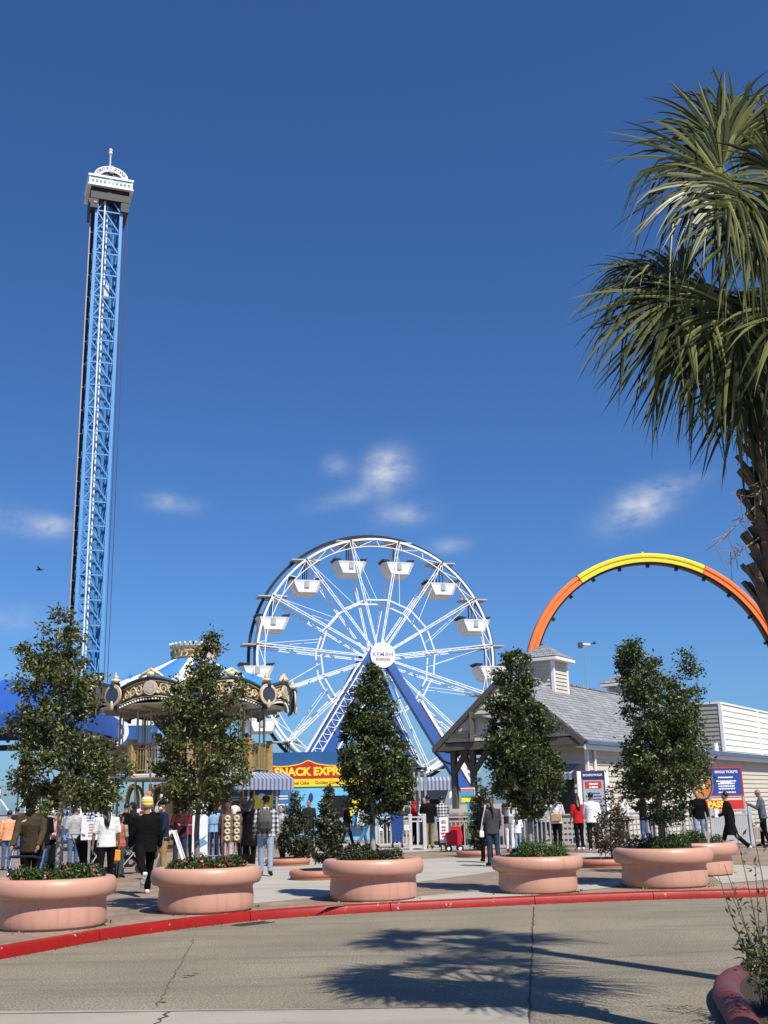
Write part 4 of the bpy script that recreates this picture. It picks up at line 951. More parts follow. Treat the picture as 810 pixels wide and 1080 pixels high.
# walls
w = MB(); siding(w, Bp(oh, .6, 0), Bp(oh, LH, 0), PZ, flat_(EZ + .1), -GV); w.build('wall', SIDE, hall, origin=org)
w = MB(); siding(w, Bp(3.1, .6, 0), Bp(oh, .6, 0), PZ, flat_(EZ + .05), -LV); w.build('wall', SIDE, hall, origin=org)
w = MB(); siding(w, Bp(GW - oh, 5.5, 0), Bp(3.1, 5.5, 0), PZ, flat_(EZ), -LV); w.prism([Bp(3.1, .66, PZ), Bp(3.1, 5.5, PZ), Bp(3.1, 5.5, EZ), Bp(3.1, .66, EZ)], GV * .1); w.build('wall', SIDE, hall, origin=org)
w = MB(); w.prism([Bp(GW - oh, 5.6, PZ), Bp(GW - oh, LH, PZ), Bp(GW - oh, LH, EZ), Bp(GW - oh, 5.6, EZ)], -GV * .12); w.prism([Bp(oh + .1, LH - .1, PZ), Bp(GW - oh, LH - .1, PZ), Bp(GW - oh, LH - .1, EZ), Bp(GW / 2, LH - .1, RZ - .2), Bp(oh + .1, LH - .1, EZ)], LV * .1); w.build('wall', SIDE, hall, origin=org)
gz0 = EZ + .22
w = MB(); siding(w, Bp(GW - .2, -.31, 0), Bp(.2, -.31, 0), gz0, lambda t: EZ + sl * (GW / 2 - abs((GW - .4) * (t - .5))) - .12, -LV); w.build('gable_wall', SIDE, hall, origin=org)
w = MB(); w.box(Bp(oh - .03, .57, PZ + (EZ - PZ) / 2), (.12, .12, EZ - PZ), -AL); w.build('corner_board', TRIMW, hall, origin=org)
# roof
rl = math.hypot(GW / 2, RZ - EZ)
for s, nm in ((0, 'roof'), (1, 'roof')):
    o_ = Bp(0, -.35, EZ) if s == 0 else Bp(GW, -.35, EZ); up = (Bp(GW / 2, -.35, RZ) - o_)
    roof_plane(nm, o_, LV, up, [(0, -.05), (LH + .7, -.05), (LH + .7, rl), (0, rl)], .09, hall, org)
w = MB(); w.beam(Bp(GW / 2, -.35, RZ + .08), Bp(GW / 2, LH + .35, RZ + .08), .26, .07); w.build('ridge_cap', SHING, hall, origin=org)
w = MB(); 
for s in (0, GW): w.beam(Bp(s, -.40, EZ - .05), Bp(GW / 2, -.40, RZ - .05), .20, .08, up=LV)
w.build('bargeboard', TIMB, hall, origin=org)
w = MB(); w.beam(Bp(-.06, -.3, EZ - .03), Bp(-.06, LH + .35, EZ - .03), .14, .13); w.build('gutter', FASC, hall, origin=org)
w = MB(); w.beam(Bp(.03, -.3, EZ - .19), Bp(.03, LH + .35, EZ - .19), .05, .18); w.build('fascia', TRIMW, hall, origin=org)
w = MB(); w.prism([Bp(.05, -.3, EZ - .2), Bp(oh, -.3, EZ - .2), Bp(oh, LH, EZ - .2), Bp(.05, LH, EZ - .2)], Zv * .03); w.build('soffit', TRIMW, hall, origin=org)
w = MB(); w.tube([Bp(oh - .1, 1.15, EZ - .15), Bp(oh - .1, 1.15, PZ + .1)], .055, 8); w.tube([Bp(-.02, 1.15, EZ - .08), Bp(oh - .1, 1.15, EZ - .3)], .05, 8); w.build('downspout', TRIMW, hall, origin=org)
w = MB(); w.tube([Bp(GW + .05, -.3, EZ - .08), Bp(GW - .25, -.2, EZ - .45), Bp(GW - .55, .1, EZ - .6)], .045, 8); w.beam(Bp(GW + .05, -.3, EZ - .04), Bp(GW + .05, LH, EZ - .04), .12, .12); w.build('gutter', DARKG, hall, origin=org)
# timber porch
w = MB(); w.beam(Bp(GW - .1, -.30, EZ + .04), Bp(.1, -.30, EZ + .04), .22, .26); w.beam(Bp(GW - .35, .1, EZ - .02), Bp(GW - .35, 5.4, EZ - .02), .2, .28); w.build('porch_beam', TIMB, hall, origin=org)
for u, v in ((GW - .62, .1), (GW - 1.45, .1), (GW - .5, 5.0)):
    w = MB(); w.box(Bp(u, v, (1.45 + EZ) / 2), (.20, .20, EZ - 1.45), -AL); po = w.build('post', TIMB, hall, origin=org)
    w = MB(); w.box(Bp(u, v, (PZ + 1.2) / 2), (.52, .52, 1.2 - PZ), -AL); w.build('brick_base', BRICK, po, origin=org)
    w = MB(); w.box(Bp(u, v, 1.26), (.62, .62, .14), -AL); w.build('cap_stone', mat('cap_stone', (.42, .38, .32), .8), po, origin=org, bevel=.02)
for a, b_ in (((GW - .62, .1, EZ - .9), (GW - 1.25, .1, EZ - .08)), ((GW - 1.45, .1, EZ - .95), (GW - 2.15, .1, EZ - .08)), ((GW - 1.45, .1, EZ - 0.9), (GW - 0.95, .1, EZ - .08))):
    w = MB(); w.beam(Bp(*a), Bp(*b_), .16, .18); w.build('brace', TIMB, hall, origin=org)
def gy(u): return EZ + sl * (GW / 2 - abs(u - GW / 2))
for s in (0, 1):
    U = (lambda u: GW - u) if s == 0 else (lambda u: u)
    w = MB(); vv = -.44
    w.beam(Bp(U(1.75), vv, gy(1.75) - .15), Bp(U(1.75), vv, EZ + .2), .17, .17)
    w.beam(Bp(U(1.72), vv, EZ + .42), Bp(U(.82), vv, gy(.82) - .2), .15, .15)
    w.beam(Bp(U(1.75), vv, gy(1.75) - .28), Bp(U(2.75), vv, gy(1.75) - .55), .15, .15)
    w.build('gable_bracket', TIMB, hall, origin=org)
w = MB(); w.box(Bp(GW - 3.6, 2.6, PZ + .5), (1.9, .9, .9), -AL); w.build('counter', mat('counter_dark', (.08, .07, .06), .6), hall, origin=org)
# dark service opening and small striped awning on the front wall
w = MB(); w.prism([Bp(2.2, .57, 1.15), Bp(.9, .57, 1.15), Bp(.9, .57, 2.42), Bp(2.2, .57, 2.42)], -LV * .03); w.build('service_window', mat('window_dark', (.015, .015, .018), .2, .1), hall, origin=org)
def awning(p, q, out, drop, val, parent, org_, m1, m2, n=16):
    for par, mm__ in ((0, m1), (1, m2)):
        a_ = MB()
        for i in range(n):
            if i % 2 != par: continue
            s0, s1 = p.lerp(q, i / n), p.lerp(q, (i + 1) / n); e0, e1 = s0 + out - Zv * drop, s1 + out - Zv * drop
            a_.add([s0, s1, e1, e0, e0 - Zv * val, e1 - Zv * val], [(0, 1, 2, 3), (3, 2, 5, 4)])
        a_.build('awning', mm__, parent, origin=org_)
AWB = mat('awning_blue', (.15, .19, .33), .7, .08, 4); AWW = mat('awning_pale', (.40, .43, .53), .7, .06, 4)
awning(Bp(2.5, .52, 2.95), Bp(.62, .52, 2.95), -LV * .8, .35, .22, hall, org, AWB, AWW, 20)
# cupolas on the ridge
def find_v(xp, u, z, lo=0, hi=40):
    for _ in range(60):
        m = (lo + hi) / 2; P_ = Bp(u, m, z) - Vector((0, 0, CAM_H)); x = 405 + FPX * P_.dot(_RT) / P_.dot(_F)
        lo, hi = (m, hi) if x < xp else (lo, m)
    return lo
def find_z(yp, P0):
    lo, hi = 0, 20
    for _ in range(50):
        m = (lo + hi) / 2; P_ = Vector((P0.x, P0.y, m)) - Vector((0, 0, CAM_H)); y = 540 - FPX * P_.dot(_UP) / P_.dot(_F)
        lo, hi = (m, hi) if y > yp else (lo, m)
    return lo
for xc_, ye, yp in ((583, 696, 680), (669, 722, 707)):
    hs2 = .64; v0 = find_v(xc_, GW / 2 - hs2, RZ + .5); vm = v0 + hs2; ctr = Bp(GW / 2, vm, 0)
    ez = find_z(ye, Bp(GW / 2 - hs2, v0, 0)); pzk = find_z(yp, ctr); zb = RZ - .75
    cp = bpy.data.objects.new('cupola', None); C.objects.link(cp); cp.parent = hall
    for n, a, b_ in ((-LV, Bp(GW / 2 + hs2, v0, 0), Bp(GW / 2 - hs2, v0, 0)), (-GV, Bp(GW / 2 - hs2, v0, 0), Bp(GW / 2 - hs2, v0 + 2 * hs2, 0)), (LV, Bp(GW / 2 - hs2, v0 + 2 * hs2, 0), Bp(GW / 2 + hs2, v0 + 2 * hs2, 0)), (GV, Bp(GW / 2 + hs2, v0 + 2 * hs2, 0), Bp(GW / 2 + hs2, v0, 0))):
        w = MB(); siding(w, a, b_, zb, flat_(ez), n, .15); w.build('wall', SIDE if n != -GV else SIDE, cp, origin=org)
    w = MB()
    for u in (GW / 2 - hs2, GW / 2 + hs2):
        for v in (v0, v0 + 2 * hs2): w.box(Bp(u, v, (zb + ez) / 2), (.13, .13, ez - zb - .01), -AL)
    w.build('corner_board', TRIMW, cp, origin=org)
    w = MB(); e = hs2 + .30; w.box(Bp(GW / 2, vm, ez + .05), (2 * e, 2 * e, .13), -AL); w.build('eave_trim', TRIMW, cp, origin=org, bevel=.01)
    cs = [Bp(GW / 2 + e * a, vm + e * b_, ez + .122) for a, b_ in ((1, -1), (-1, -1), (-1, 1), (1, 1))]; ap = Bp(GW / 2, vm, pzk)
    for i in range(4):
        a, b_ = cs[i], cs[(i + 1) % 4]; md = (a + b_) / 2; up = ap - md; ln = (b_ - a).length
        roof_plane('cupola_roof', md, b_ - a, up, [(-ln / 2, 0), (ln / 2, 0), (0, up.length)], .02, cp, org)

# flat-roofed wing with a box on top
org2 = Bp(0, LH + .4, PZ); wing = thing('flat_roofed_wing', 'low cream clapboard wing with a pale boxy upper storey on the right', 'building', org2)
VE = 34
w = MB(); siding(w, Bp(oh, LH + .02, 0), Bp(oh, VE, 0), PZ, flat_(EZ + .1), -GV, .22); w.build('wall', SIDE, wing, origin=org2)
w = MB(); w.beam(Bp(-.06, LH + .4, EZ - .02), Bp(-.06, VE, EZ - .02), .16, .16); w.build('gutter', FASC, wing, origin=org2)
w = MB(); w.beam(Bp(.03, LH + .4, EZ - .2), Bp(.03, VE, EZ - .2), .05, .2); w.build('fascia', TRIMW, wing, origin=org2)
w = MB(); w.prism([Bp(.02, LH + .4, EZ - .06), Bp(.02, VE, EZ - .06), Bp(GW, VE, EZ - .06), Bp(GW, LH + .4, EZ - .06)], Zv * .1); w.build('roof', mat('flat_roof_grey', (.35, .35, .36), .8), wing, origin=org2)
ub = 1.2; vb = find_v(762, ub, EZ + 1); zb_ = find_z(742, Bp(ub, vb, 0))
bx = bpy.data.objects.new('upper_storey', None); C.objects.link(bx); bx.parent = wing
w = MB(); siding(w, Bp(ub, vb, 0), Bp(ub, VE, 0), EZ, flat_(zb_), -GV, .3); w.build('wall', SIDEW, bx, origin=org2)
w = MB(); siding(w, Bp(ub + 5, vb, 0), Bp(ub, vb, 0), EZ, flat_(zb_), -LV, .22); w.build('wall', mat('siding_pale_shaded', (.36, .34, .30), .6, .05, 1.2), bx, origin=org2)  # left face lies in shade; that shade is painted in as darker siding
w = MB(); w.prism([Bp(ub - .06, vb - .06, zb_), Bp(ub - .06, VE, zb_), Bp(ub + 5, VE, zb_), Bp(ub + 5, vb - .06, zb_)], Zv * .1); w.build('roof', TRIMW, bx, origin=org2)
vq = find_v(801, ub, EZ + 1)
w = MB(); w.box(Bp(ub - .02, vb + .02, (EZ + zb_) / 2), (.16, .16, zb_ - EZ - .004), -AL); w.box(Bp(ub - .03, vq, (EZ + zb_) / 2), (.1, .3, zb_ - EZ - .004), -AL); w.build('corner_board', TRIMW, bx, origin=org2)
vp = find_v(757, .5, EZ + .3); w = MB(); w.tube([Bp(.6, vp, EZ), Bp(.6, vp, EZ + .55)], .13, 10); w.build('vent_pipe', TRIMW, wing, origin=org2)
# weather mast on the hall's ridge
pm = at(620, 722, 46.5); wm = thing('weather_mast', 'thin mast with a small weather vane above the shingle roof', 'mast', Vector((at(619, 722, 45.8).x, 45.8, RZ - .3)))
mt_ = at(619.5, 681, 45.8).z - (RZ - .3)
w = MB(); w.tube([(0, 0, 0), (0, 0, mt_)], .018, 6); w.build('pole', GREYM, wm)
w = MB(); w.tube([(-.18, 0, mt_), (.42, 0, mt_ + .1)], .028, 6); w.box((-.17, 0, mt_ + .02), (.18, .1, .24)); w.ball((.44, 0, mt_ + .12), .07); w.build('vane', DARKG, wm)
w = MB(); w.box((.1, 0, mt_ + .06), (.3, .05, .08)); w.build('sensor', WHITE, wm)

# ================================================================== STANDS AND SIGNS
def board(name, lab, cat, x0, x1, y0, y1, Y, m, thick=.05, legs=None, rz=0, group=None, border=None, gz=None):
    """upright board read from the photo at distance Y; returns root, width, height, centre z (local)"""
    a, b_ = at(x0, (y0 + y1) / 2, Y), at(x1, (y0 + y1) / 2, Y); zt_, zb2 = at((x0 + x1) / 2, y0, Y).z, at((x0 + x1) / 2, y1, Y).z
    cx = (a.x + b_.x) / 2; W_ = b_.x - a.x; H_ = zt_ - zb2; root = thing(name, lab, cat, (cx, Y, PZ), rz, group); cz2 = (zt_ + zb2) / 2 - PZ
    q = MB(); q.box((0, 0, cz2), (W_, thick, H_)); pb = q.build('panel', m, root, bevel=.008)
    if border:
        q = MB(); t_ = min(W_, H_) * .05
        for s in (-1, 1): q.box((s * (W_ / 2 - t_ / 2), -thick / 2 - .006, cz2), (t_, .016, H_)); q.box((0, -thick / 2 - .007, cz2 + s * (H_ / 2 - t_ / 2)), (W_ - 2 * t_, .016, t_))
        q.build('border', border, pb)
    if legs:
        for s in ((-1, 1) if legs[0] == 2 else (0,)):
            q = MB(); z_t = cz2 + (H_ / 2 if legs[2] else -H_ / 2); q.box((s * (W_ / 2 - .04 if not legs[2] else W_ / 2 + .05), .0 if legs[2] else 0, z_t / 2), (legs[1], legs[1], z_t)); q.build('post', legs[3], root)
    return root, W_, H_, cz2, pb
TXW = mat('lettering_white', (.8, .8, .8), .5); TXY = mat('lettering_yellow', (.85, .68, .05), .5); TXR = mat('lettering_red', (.55, .04, .04), .5); TXB = mat('lettering_navy', (.03, .06, .25), .5); SRED = mat('sign_bright_red', (.62, .04, .03), .4, .08, 3); SYEL = mat('sign_yellow', (.82, .66, .04), .45, .06, 3)
SBLUE = mat('sign_blue', (.03, .08, .36), .4, .08, 3); SNAVY = mat('sign_navy', (.02, .035, .14), .45, .1, 3); LBLUE = mat('stand_light_blue', (.16, .50, .80), .5, .08, 2)
def lines(par, x, z, w_, rows, m, y, seed=0, dz=.07, h=.035):
    rg = random.Random(seed); q = MB()
    for r_ in range(rows):
        xx = -w_ / 2 * rg.uniform(.6, 1)
        end = -xx
        while xx < end - .03:
            l_ = min(rg.uniform(.05, .16) * max(1, w_), end - xx); q.box((x + xx + l_ / 2, y, z - r_ * dz), (l_ * .85, .006, h)); xx += l_
    return q.build('fine_print', m, par)
# snack stand
YS = 52.0; sa = at(283, 840, YS); sb_ = at(398, 840, YS); SW = sb_.x - sa.x; scx = (sa.x + sb_.x) / 2
st = thing('snack_stand', 'light blue snack stand under a red and yellow arched sign', 'snack stand', (scx, YS, PZ))
zt_ = at(325, 805, YS).z - PZ; zw = at(325, 829, YS).z - PZ
q = MB(); q.box((0, 1.2, zw / 2), (SW, 2.4, zw)); q.build('wall', LBLUE, st, bevel=.02)
hz_t = at(325, 793, YS).z - PZ
q = MB(); q.box((0, .1, (hz_t + zw) / 2), (SW + .1, .14, hz_t - zw)); hd = q.build('header_board', mat('header_blue', (.035, .13, .36), .45, .12, 2), st)
zr0 = at(325, 821, YS).z - PZ; zr1 = at(325, 806, YS).z - PZ
def swoop(x): 
    t = (x + SW / 2) / (SW * .80); t = min(1, max(0, t)); return zr1 - .05 + .05 * math.cos(t * 2 * PI) * 0 + .13 * math.exp(-((t - .46) / .06) ** 2) + .06 * math.cos((t - .46) * 3.2 * PI)
for grow, m_s, yy in ((.045, SYEL, -.035), (0, SRED, -.05)):
    pts = [(-SW / 2 + .02, yy, zr0 - grow), (SW / 2 - .3, yy, zr0 - grow)] + [(x, yy, swoop(x) + grow) for x in np.linspace(SW / 2 - .3, -SW / 2 + .02, 50)]
    q = MB(); q.prism([(float(a), b_, float(c)) for a, b_, c in pts], (0, .06, 0)); sg = q.build('name_board', m_s, hd)
text('SNACK EXPRESS', .50, TXY, hd, (-SW * .075, -.056, (zr0 + zr1) / 2 - .03), off=.024, sx=1.02)
q = MB(); q.box((-.1, -.02, (zr0 + zw) / 2 - .03), (SW - .3, .05, zr0 - zw)); q.build('menu_strip', SYEL, hd)
text('Funnel Cake  ·  Golden Corn', .20, TXR, hd, (-.45, -.048, (zr0 + zw) / 2 - .03), off=.004)
q = MB(); q.box((SW * .22, -.02, 1.45), (SW * .42, .06, 1.1)); q.build('service_window', mat('window_shadow', (.02, .02, .025), .3), st)
q = MB(); q.box((SW * .22, -.22, .88), (SW * .44, .45, .06)); q.build('counter', GREYM, st)
for i, (x, z, s) in enumerate([(-.55, 1.95, .2), (.05, 1.80, .22), (-1.4, 1.5, .18)]):
    q = MB(); q.loft([((x, -.012, z), (s * .55, 0, 0), (0, 0, s)), ((x, -.03, z), (s * .5, 0, 0), (0, 0, s * .9))], 12); q.build('painted_sign', TXB if i != 1 else WHITE, st)
q = MB()
for i, (z, w_) in enumerate(((1.9, .9), (1.8, 1.2), (1.55, .7))): q.box((-1.7, -.008, z), (w_, .012, .07))
q.build('painted_stripe', WHITE, st)
# carousel ticket booth with striped awning
YB = 44; ba = at(246, 818, YB); bb = at(319, 826, YB)
bt = thing('ticket_booth', 'blue booth with a grey-blue striped awning right of the carousel', 'booth', ((ba.x + bb.x) / 2, YB, PZ))
bo = Vector((bt.location)); 
awning(Vector((at(238, 817, YB + .8).x, YB + .9, at(258, 814, YB + .9).z)), Vector((at(300, 817, YB + .9).x, YB + .9, at(300, 815, YB + .9).z)), Vector((.5, -1.5, 0)), .28, .42, bt, bo, AWB, AWW, 30)
q = MB()
for x in (292, 262): q.box(Vector((at(x, 860, YB - .4).x, YB - .4, PZ + 1.2)), (.07, .07, 2.4))
q.build('post', GREYM, bt, origin=bo)
q = MB(); q.box((bo.x - .5, YB + 1.8, 1.35), (2.4, 1.6, 2.5)); q.build('wall', mat('booth_blue', (.06, .22, .52), .5, .08), bt, origin=bo, bevel=.02)
q = MB()
for z in (1.98, 2.08, 1.75): q.box((bo.x - .5, YB + .99, z), (2.4, .012, .05))
q.build('stripe', WHITE, bt, origin=bo)
r_, W_, H_, cz2, pb = board('poster', 'yellow and blue poster under the striped awning beside the carousel', 'poster', 268, 288, 824, 853, YB - .1, SYEL)
q = MB(); q.box((0, -.032, cz2 + H_ * .12), (W_ * .9, .01, H_ * .25)); q.build('picture', SBLUE, pb); q = MB(); q.loft([((-.06, -.034, cz2 - .05), (.14, 0, 0), (0, 0, .12)), ((-.06, -.045, cz2 - .05), (.13, 0, 0), (0, 0, .11))], 14); q.build('picture', WHITE, pb); q = MB(); q.loft([((.08, -.044, cz2 - .16), (.10, 0, 0), (0, 0, .1)), ((.08, -.05, cz2 - .16), (.1, 0, 0), (0, 0, .1))], 14); q.build('picture', mat('sign_orange', (.7, .28, .05), .5), pb)
r_, W_, H_, cz2, pb = board('menu_board', 'bright yellow board with an uneven lower corner at the snack stand', 'sign', 368, 386, 842, 868, 48, SYEL, legs=(2, .05, 0, GREYM))
lines(pb, 0, cz2 + .2, W_ * .7, 4, TXB, -.03, 3, .13, .05)
# signs on the right
r_, W_, H_, cz2, pb = board('ticket_sign', 'blue SINGLE TICKETS board with a red edge on the cream wall', 'sign', 745, 784, 809, 840, 46, SBLUE, .07, legs=(2, .09, 0, GREYM), rz=R(8), border=SRED)
text('SINGLE TICKETS', .135, TXW, pb, (.07, -.05, cz2 + H_ * .33), off=.004); 
q = MB(); q.box((.02, -.038, cz2 - H_ * .02), (W_ * .30, .008, .05)); q.box((.02, -.038, cz2 + .17), (W_ * .42, .008, .05)); q.build('fine_print', TXW, pb)
lines(pb, .04, cz2 + H_ * .02, W_ * .58, 4, TXW, -.038, 2, .10, .055); lines(pb, .04, cz2 - H_ * .36, W_ * .6, 1, TXW, -.038, 5, .1, .05)
r_, W_, H_, cz2, pb = board('pass_sign', 'red PASS banner with yellow letters below the blue ticket board', 'sign', 726, 786, 844, 856, 45.4, SRED, .05, legs=(2, .06, 0, GREYM), rz=R(8))
text('PASS', .32, TXY, pb, (-.05, -.03, cz2 + .05), off=.014); lines(pb, -.2, cz2 - .16, .8, 1, TXY, -.03, 4, .1, .05)
rp = thing('round_sign', 'round orange sign with a pale letter S left of the blue ticket board', 'sign', (at(740, 828, 45.9).x, 45.9, PZ)); zc_ = at(738, 827, 45.9).z - PZ
q = MB(); q.loft([((0, .03, zc_), (.46, 0, 0), (0, 0, .66)), ((0, -.05, zc_), (.46, 0, 0), (0, 0, .66))], 32); rb_ = q.build('panel', mat('badge_orange', (.62, .24, .05), .5, .15, 5), rp)
q = MB(); pts_ = [(.41 * math.cos(i * PI / 24), -.056, zc_ + .60 * math.sin(i * PI / 24)) for i in range(49)]; q.tube(pts_, .03, 5); q.build('ring', TXB, rb_)
text('S', .5, TXW, rb_, (0, -.055, zc_), off=.02); q = MB(); q.box((0, 0, (zc_ - .6) / 2), (.1, .06, zc_ - .6)); q.build('post', GREYM, rp)
r_, W_, H_, cz2, pb = board('attraction_board', 'tall framed board with navy top and red lettering panel between white posts', 'sign', 613, 639, 813, 858, 39.5, mat('board_maroon', (.20, .05, .06), .5, .2, 3), .06, legs=(2, .14, 1, WHITE))
q = MB(); q.box((0, -.035, cz2 + H_ * .40), (W_ * .94, .012, H_ * .17)); q.build('heading_band', SNAVY, pb); text('BOARDWALK', .11, TXW, pb, (0, -.045, cz2 + H_ * .40), off=.002)
q = MB(); q.box((0, -.035, cz2 - H_ * .09), (W_ * .84, .012, H_ * .74)); q.build('inset', mat('board_grey_blue', (.42, .47, .52), .5, .25, 6), pb)
q = MB(); q.box((.0, -.044, cz2 + H_ * .17), (W_ * .66, .012, H_ * .16)); q.build('title_panel', SRED, pb); lines(pb, 0, cz2 + H_ * .19, W_ * .55, 2, TXW, -.054, 8, .11, .06)
lines(pb, 0, cz2 - H_ * .03, W_ * .7, 7, TXB, -.045, 9, .10, .04)
r_, W_, H_, cz2, pb = board('colour_band_sign', 'small board with red, blue, green and yellow bands on a pole by the porch', 'sign', 486, 501, 831, 846, 36.5, WHITE, .05, legs=(1, .06, 0, mat('pole_teal', (.05, .35, .45), .4)))
for i, (mm__, f, hh) in enumerate(((mat('band_red', (.6, .2, .2), .5), .36, .2), (mat('band_blue', (.1, .36, .62), .5), .10, .3), (mat('band_green', (.06, .32, .12), .5), -.12, .15), (SYEL, -.34, .28))): q = MB(); q.box((0, -.03, cz2 + H_ * f), (W_ * .94, .012, H_ * hh)); q.build('band', mm__, pb)
q = MB(); q.box((.03, 0, .75), (.14, .1, .5)); q.build('pole_sleeve', mat('band_green', (.06, .32, .12), .5), r_)
r_, W_, H_, cz2, pb = board('price_board', 'narrow white board with red print standing by the plaid shirt near the red cart', 'sign', 463.5, 472.5, 862, 889, 37.6, WHITE, .05, legs=(2, .04, 0, DARKG))
lines(pb, 0, cz2 + H_ * .36, W_ * .75, 2, DARKG, -.03, 3, .06, .03); lines(pb, 0, cz2 + H_ * .12, W_ * .75, 4, TXR, -.03, 4, .10, .05)
r_, W_, H_, cz2, pb = board('info_banner', 'white banner with a blue top and faint print behind the woman in the white blouse', 'banner', 86, 104.5, 851, 886, 27, mat('banner_white', (.74, .74, .76), .5, .04), .04, legs=(1, .05, 0, GREYM))
q = MB(); q.box((0, -.025, cz2 + H_ * .42), (W_ * .98, .012, H_ * .15)); q.loft([((.02, -.02, cz2 + H_ * .5), (W_ * .3, 0, 0), (0, 0, .12)), ((.02, .02, cz2 + H_ * .5), (W_ * .3, 0, 0), (0, 0, .12))], 16); q.build('heading_band', SBLUE, pb)
lines(pb, 0, cz2 + H_ * .25, W_ * .6, 3, mat('print_pale_blue', (.25, .35, .6), .5), -.024, 11, .06, .03); lines(pb, .05, cz2 - .02, W_ * .5, 5, mat('print_pale_red', (.6, .3, .32), .5), -.024, 12, .065, .03)
r_, W_, H_, cz2, pb = board('column_sign', 'tall white panel with a blue bird-like mark behind the planter with red flowers', 'sign', 203, 219, 848, 905, 30, mat('panel_white', (.78, .79, .82), .4, .03), .12)
q = MB(); q.prism([(-.06, -.066, cz2 - .25), (.2, -.066, cz2 - .1), (.12, -.066, cz2 - .22), (.24, -.066, cz2 - .3), (.02, -.066, cz2 - .42)], (0, .004, 0)); q.build('mark', mat('mark_blue', (.2, .4, .65), .5), pb)
# sandwich board
sp = gnd(181, 927); sb2 = thing('sandwich_board', 'white open sandwich board seen edge-on beside the planter with red flowers', 'sign', sp, R(97))
zt2 = at(181, 876, sp.y).z - PZ
for s in (-1, 1):
    q = MB()
    for x in (-.32, .32): q.beam((x, s * .42, 0), (x, s * .03, zt2), .07, .05)
    q.beam((-.32, s * .2, zt2 * .55), (.32, s * .2, zt2 * .55), .05, .04); q.beam((-.35, s * .04, zt2 - .03), (.35, s * .04, zt2 - .03), .07, .06); q.build('frame', WHITE, sb2)
    q = MB(); q.prism([(-.29, s * .34, zt2 * .22), (.29, s * .34, zt2 * .22), (.29, s * .05, zt2 * .95), (-.29, s * .05, zt2 * .95)], (0, .012 * s, 0)); q.build('panel', mat('panel_greyish', (.5, .5, .52), .5), sb2)
# fences
FGREY = mat('fence_grey_paint', (.40, .41, .42), .5, .08, 4)
def fence(lab, pts, h=1.08, m=FGREY, pick=.14, pw=.045, cat='fence', group='fences round the rides', name='picket_fence', post=.12, gap=.1):
    org_ = Vector(pts[0]); root = thing(name, lab, cat, org_, 0, group)
    for a, b_ in zip(pts[:-1], pts[1:]):
        a, b_ = Vector(a), Vector(b_); L_ = (b_ - a).length; n = max(1, round(L_ / 2.0))
        for i in range(n):
            p, q2 = a.lerp(b_, i / n), a.lerp(b_, (i + 1) / n); q = MB(); q.beam(p + Zv * h, q2 + Zv * h, .10, .05); q.beam(p + Zv * (h - .14), q2 + Zv * (h - .14), .04, .05); q.beam(p + Zv * gap, q2 + Zv * gap, .04, .06)
            k = int((q2 - p).length / pick)
            for j in range(1, k): e = p.lerp(q2, j / k); q.beam(e + Zv * gap, e + Zv * (h - .14), pw, .025, up=Vector((0, 1, 0)))
            q.build('panel', m, root, origin=org_)
            q = MB(); q.box(p + Zv * (h / 2 + .05), (post, post, h + .1)); q.build('post', m, root, origin=org_, bevel=.01)
    q = MB(); q.box(Vector(pts[-1]) + Zv * (h / 2 + .05), (post, post, h + .1)); q.build('post', m, root, origin=org_, bevel=.01)
    return root
def gp(x, Y): return Vector((at(x, 880, Y).x, Y, PZ))
fence('grey picket fence behind the blue bin and the man in khaki trousers', [gp(396, 43), gp(433, 43)], m=mat('fence_pale', (.60, .60, .60), .5, .06, 4))
fence('pale gate panel left of the man in khaki trousers', [gp(433, 39.5), gp(448, 39.5)], 1.1, MATS['fence_pale'], .18, .06)
fence('grey picket fence running from the price board past the reddish shrub', [gp(472, 38.8), gp(540, 38.9), gp(640, 38.7), gp(700, 39.4)])
fence('grey picket fence on the right below the ticket board', [gp(700, 39.4), gp(752, 39.2)])
fence('solid grey panel barrier behind the woman in the black coat', [gp(752, 37.5), gp(793, 37.5)], 1.12, mat('fence_silver', (.50, .52, .54), .4, .05), .06, .055)
fence('thin railing at the right edge of the photo', [gp(793, 38.5), gp(860, 39.2)], 1.12, mat('rail_silver', (.5, .5, .48), .4, .1), .2, .03)
fence('grey rail fence before the snack stand', [gp(300, 43), gp(360, 43)], 1.0, FGREY, .16, .04)
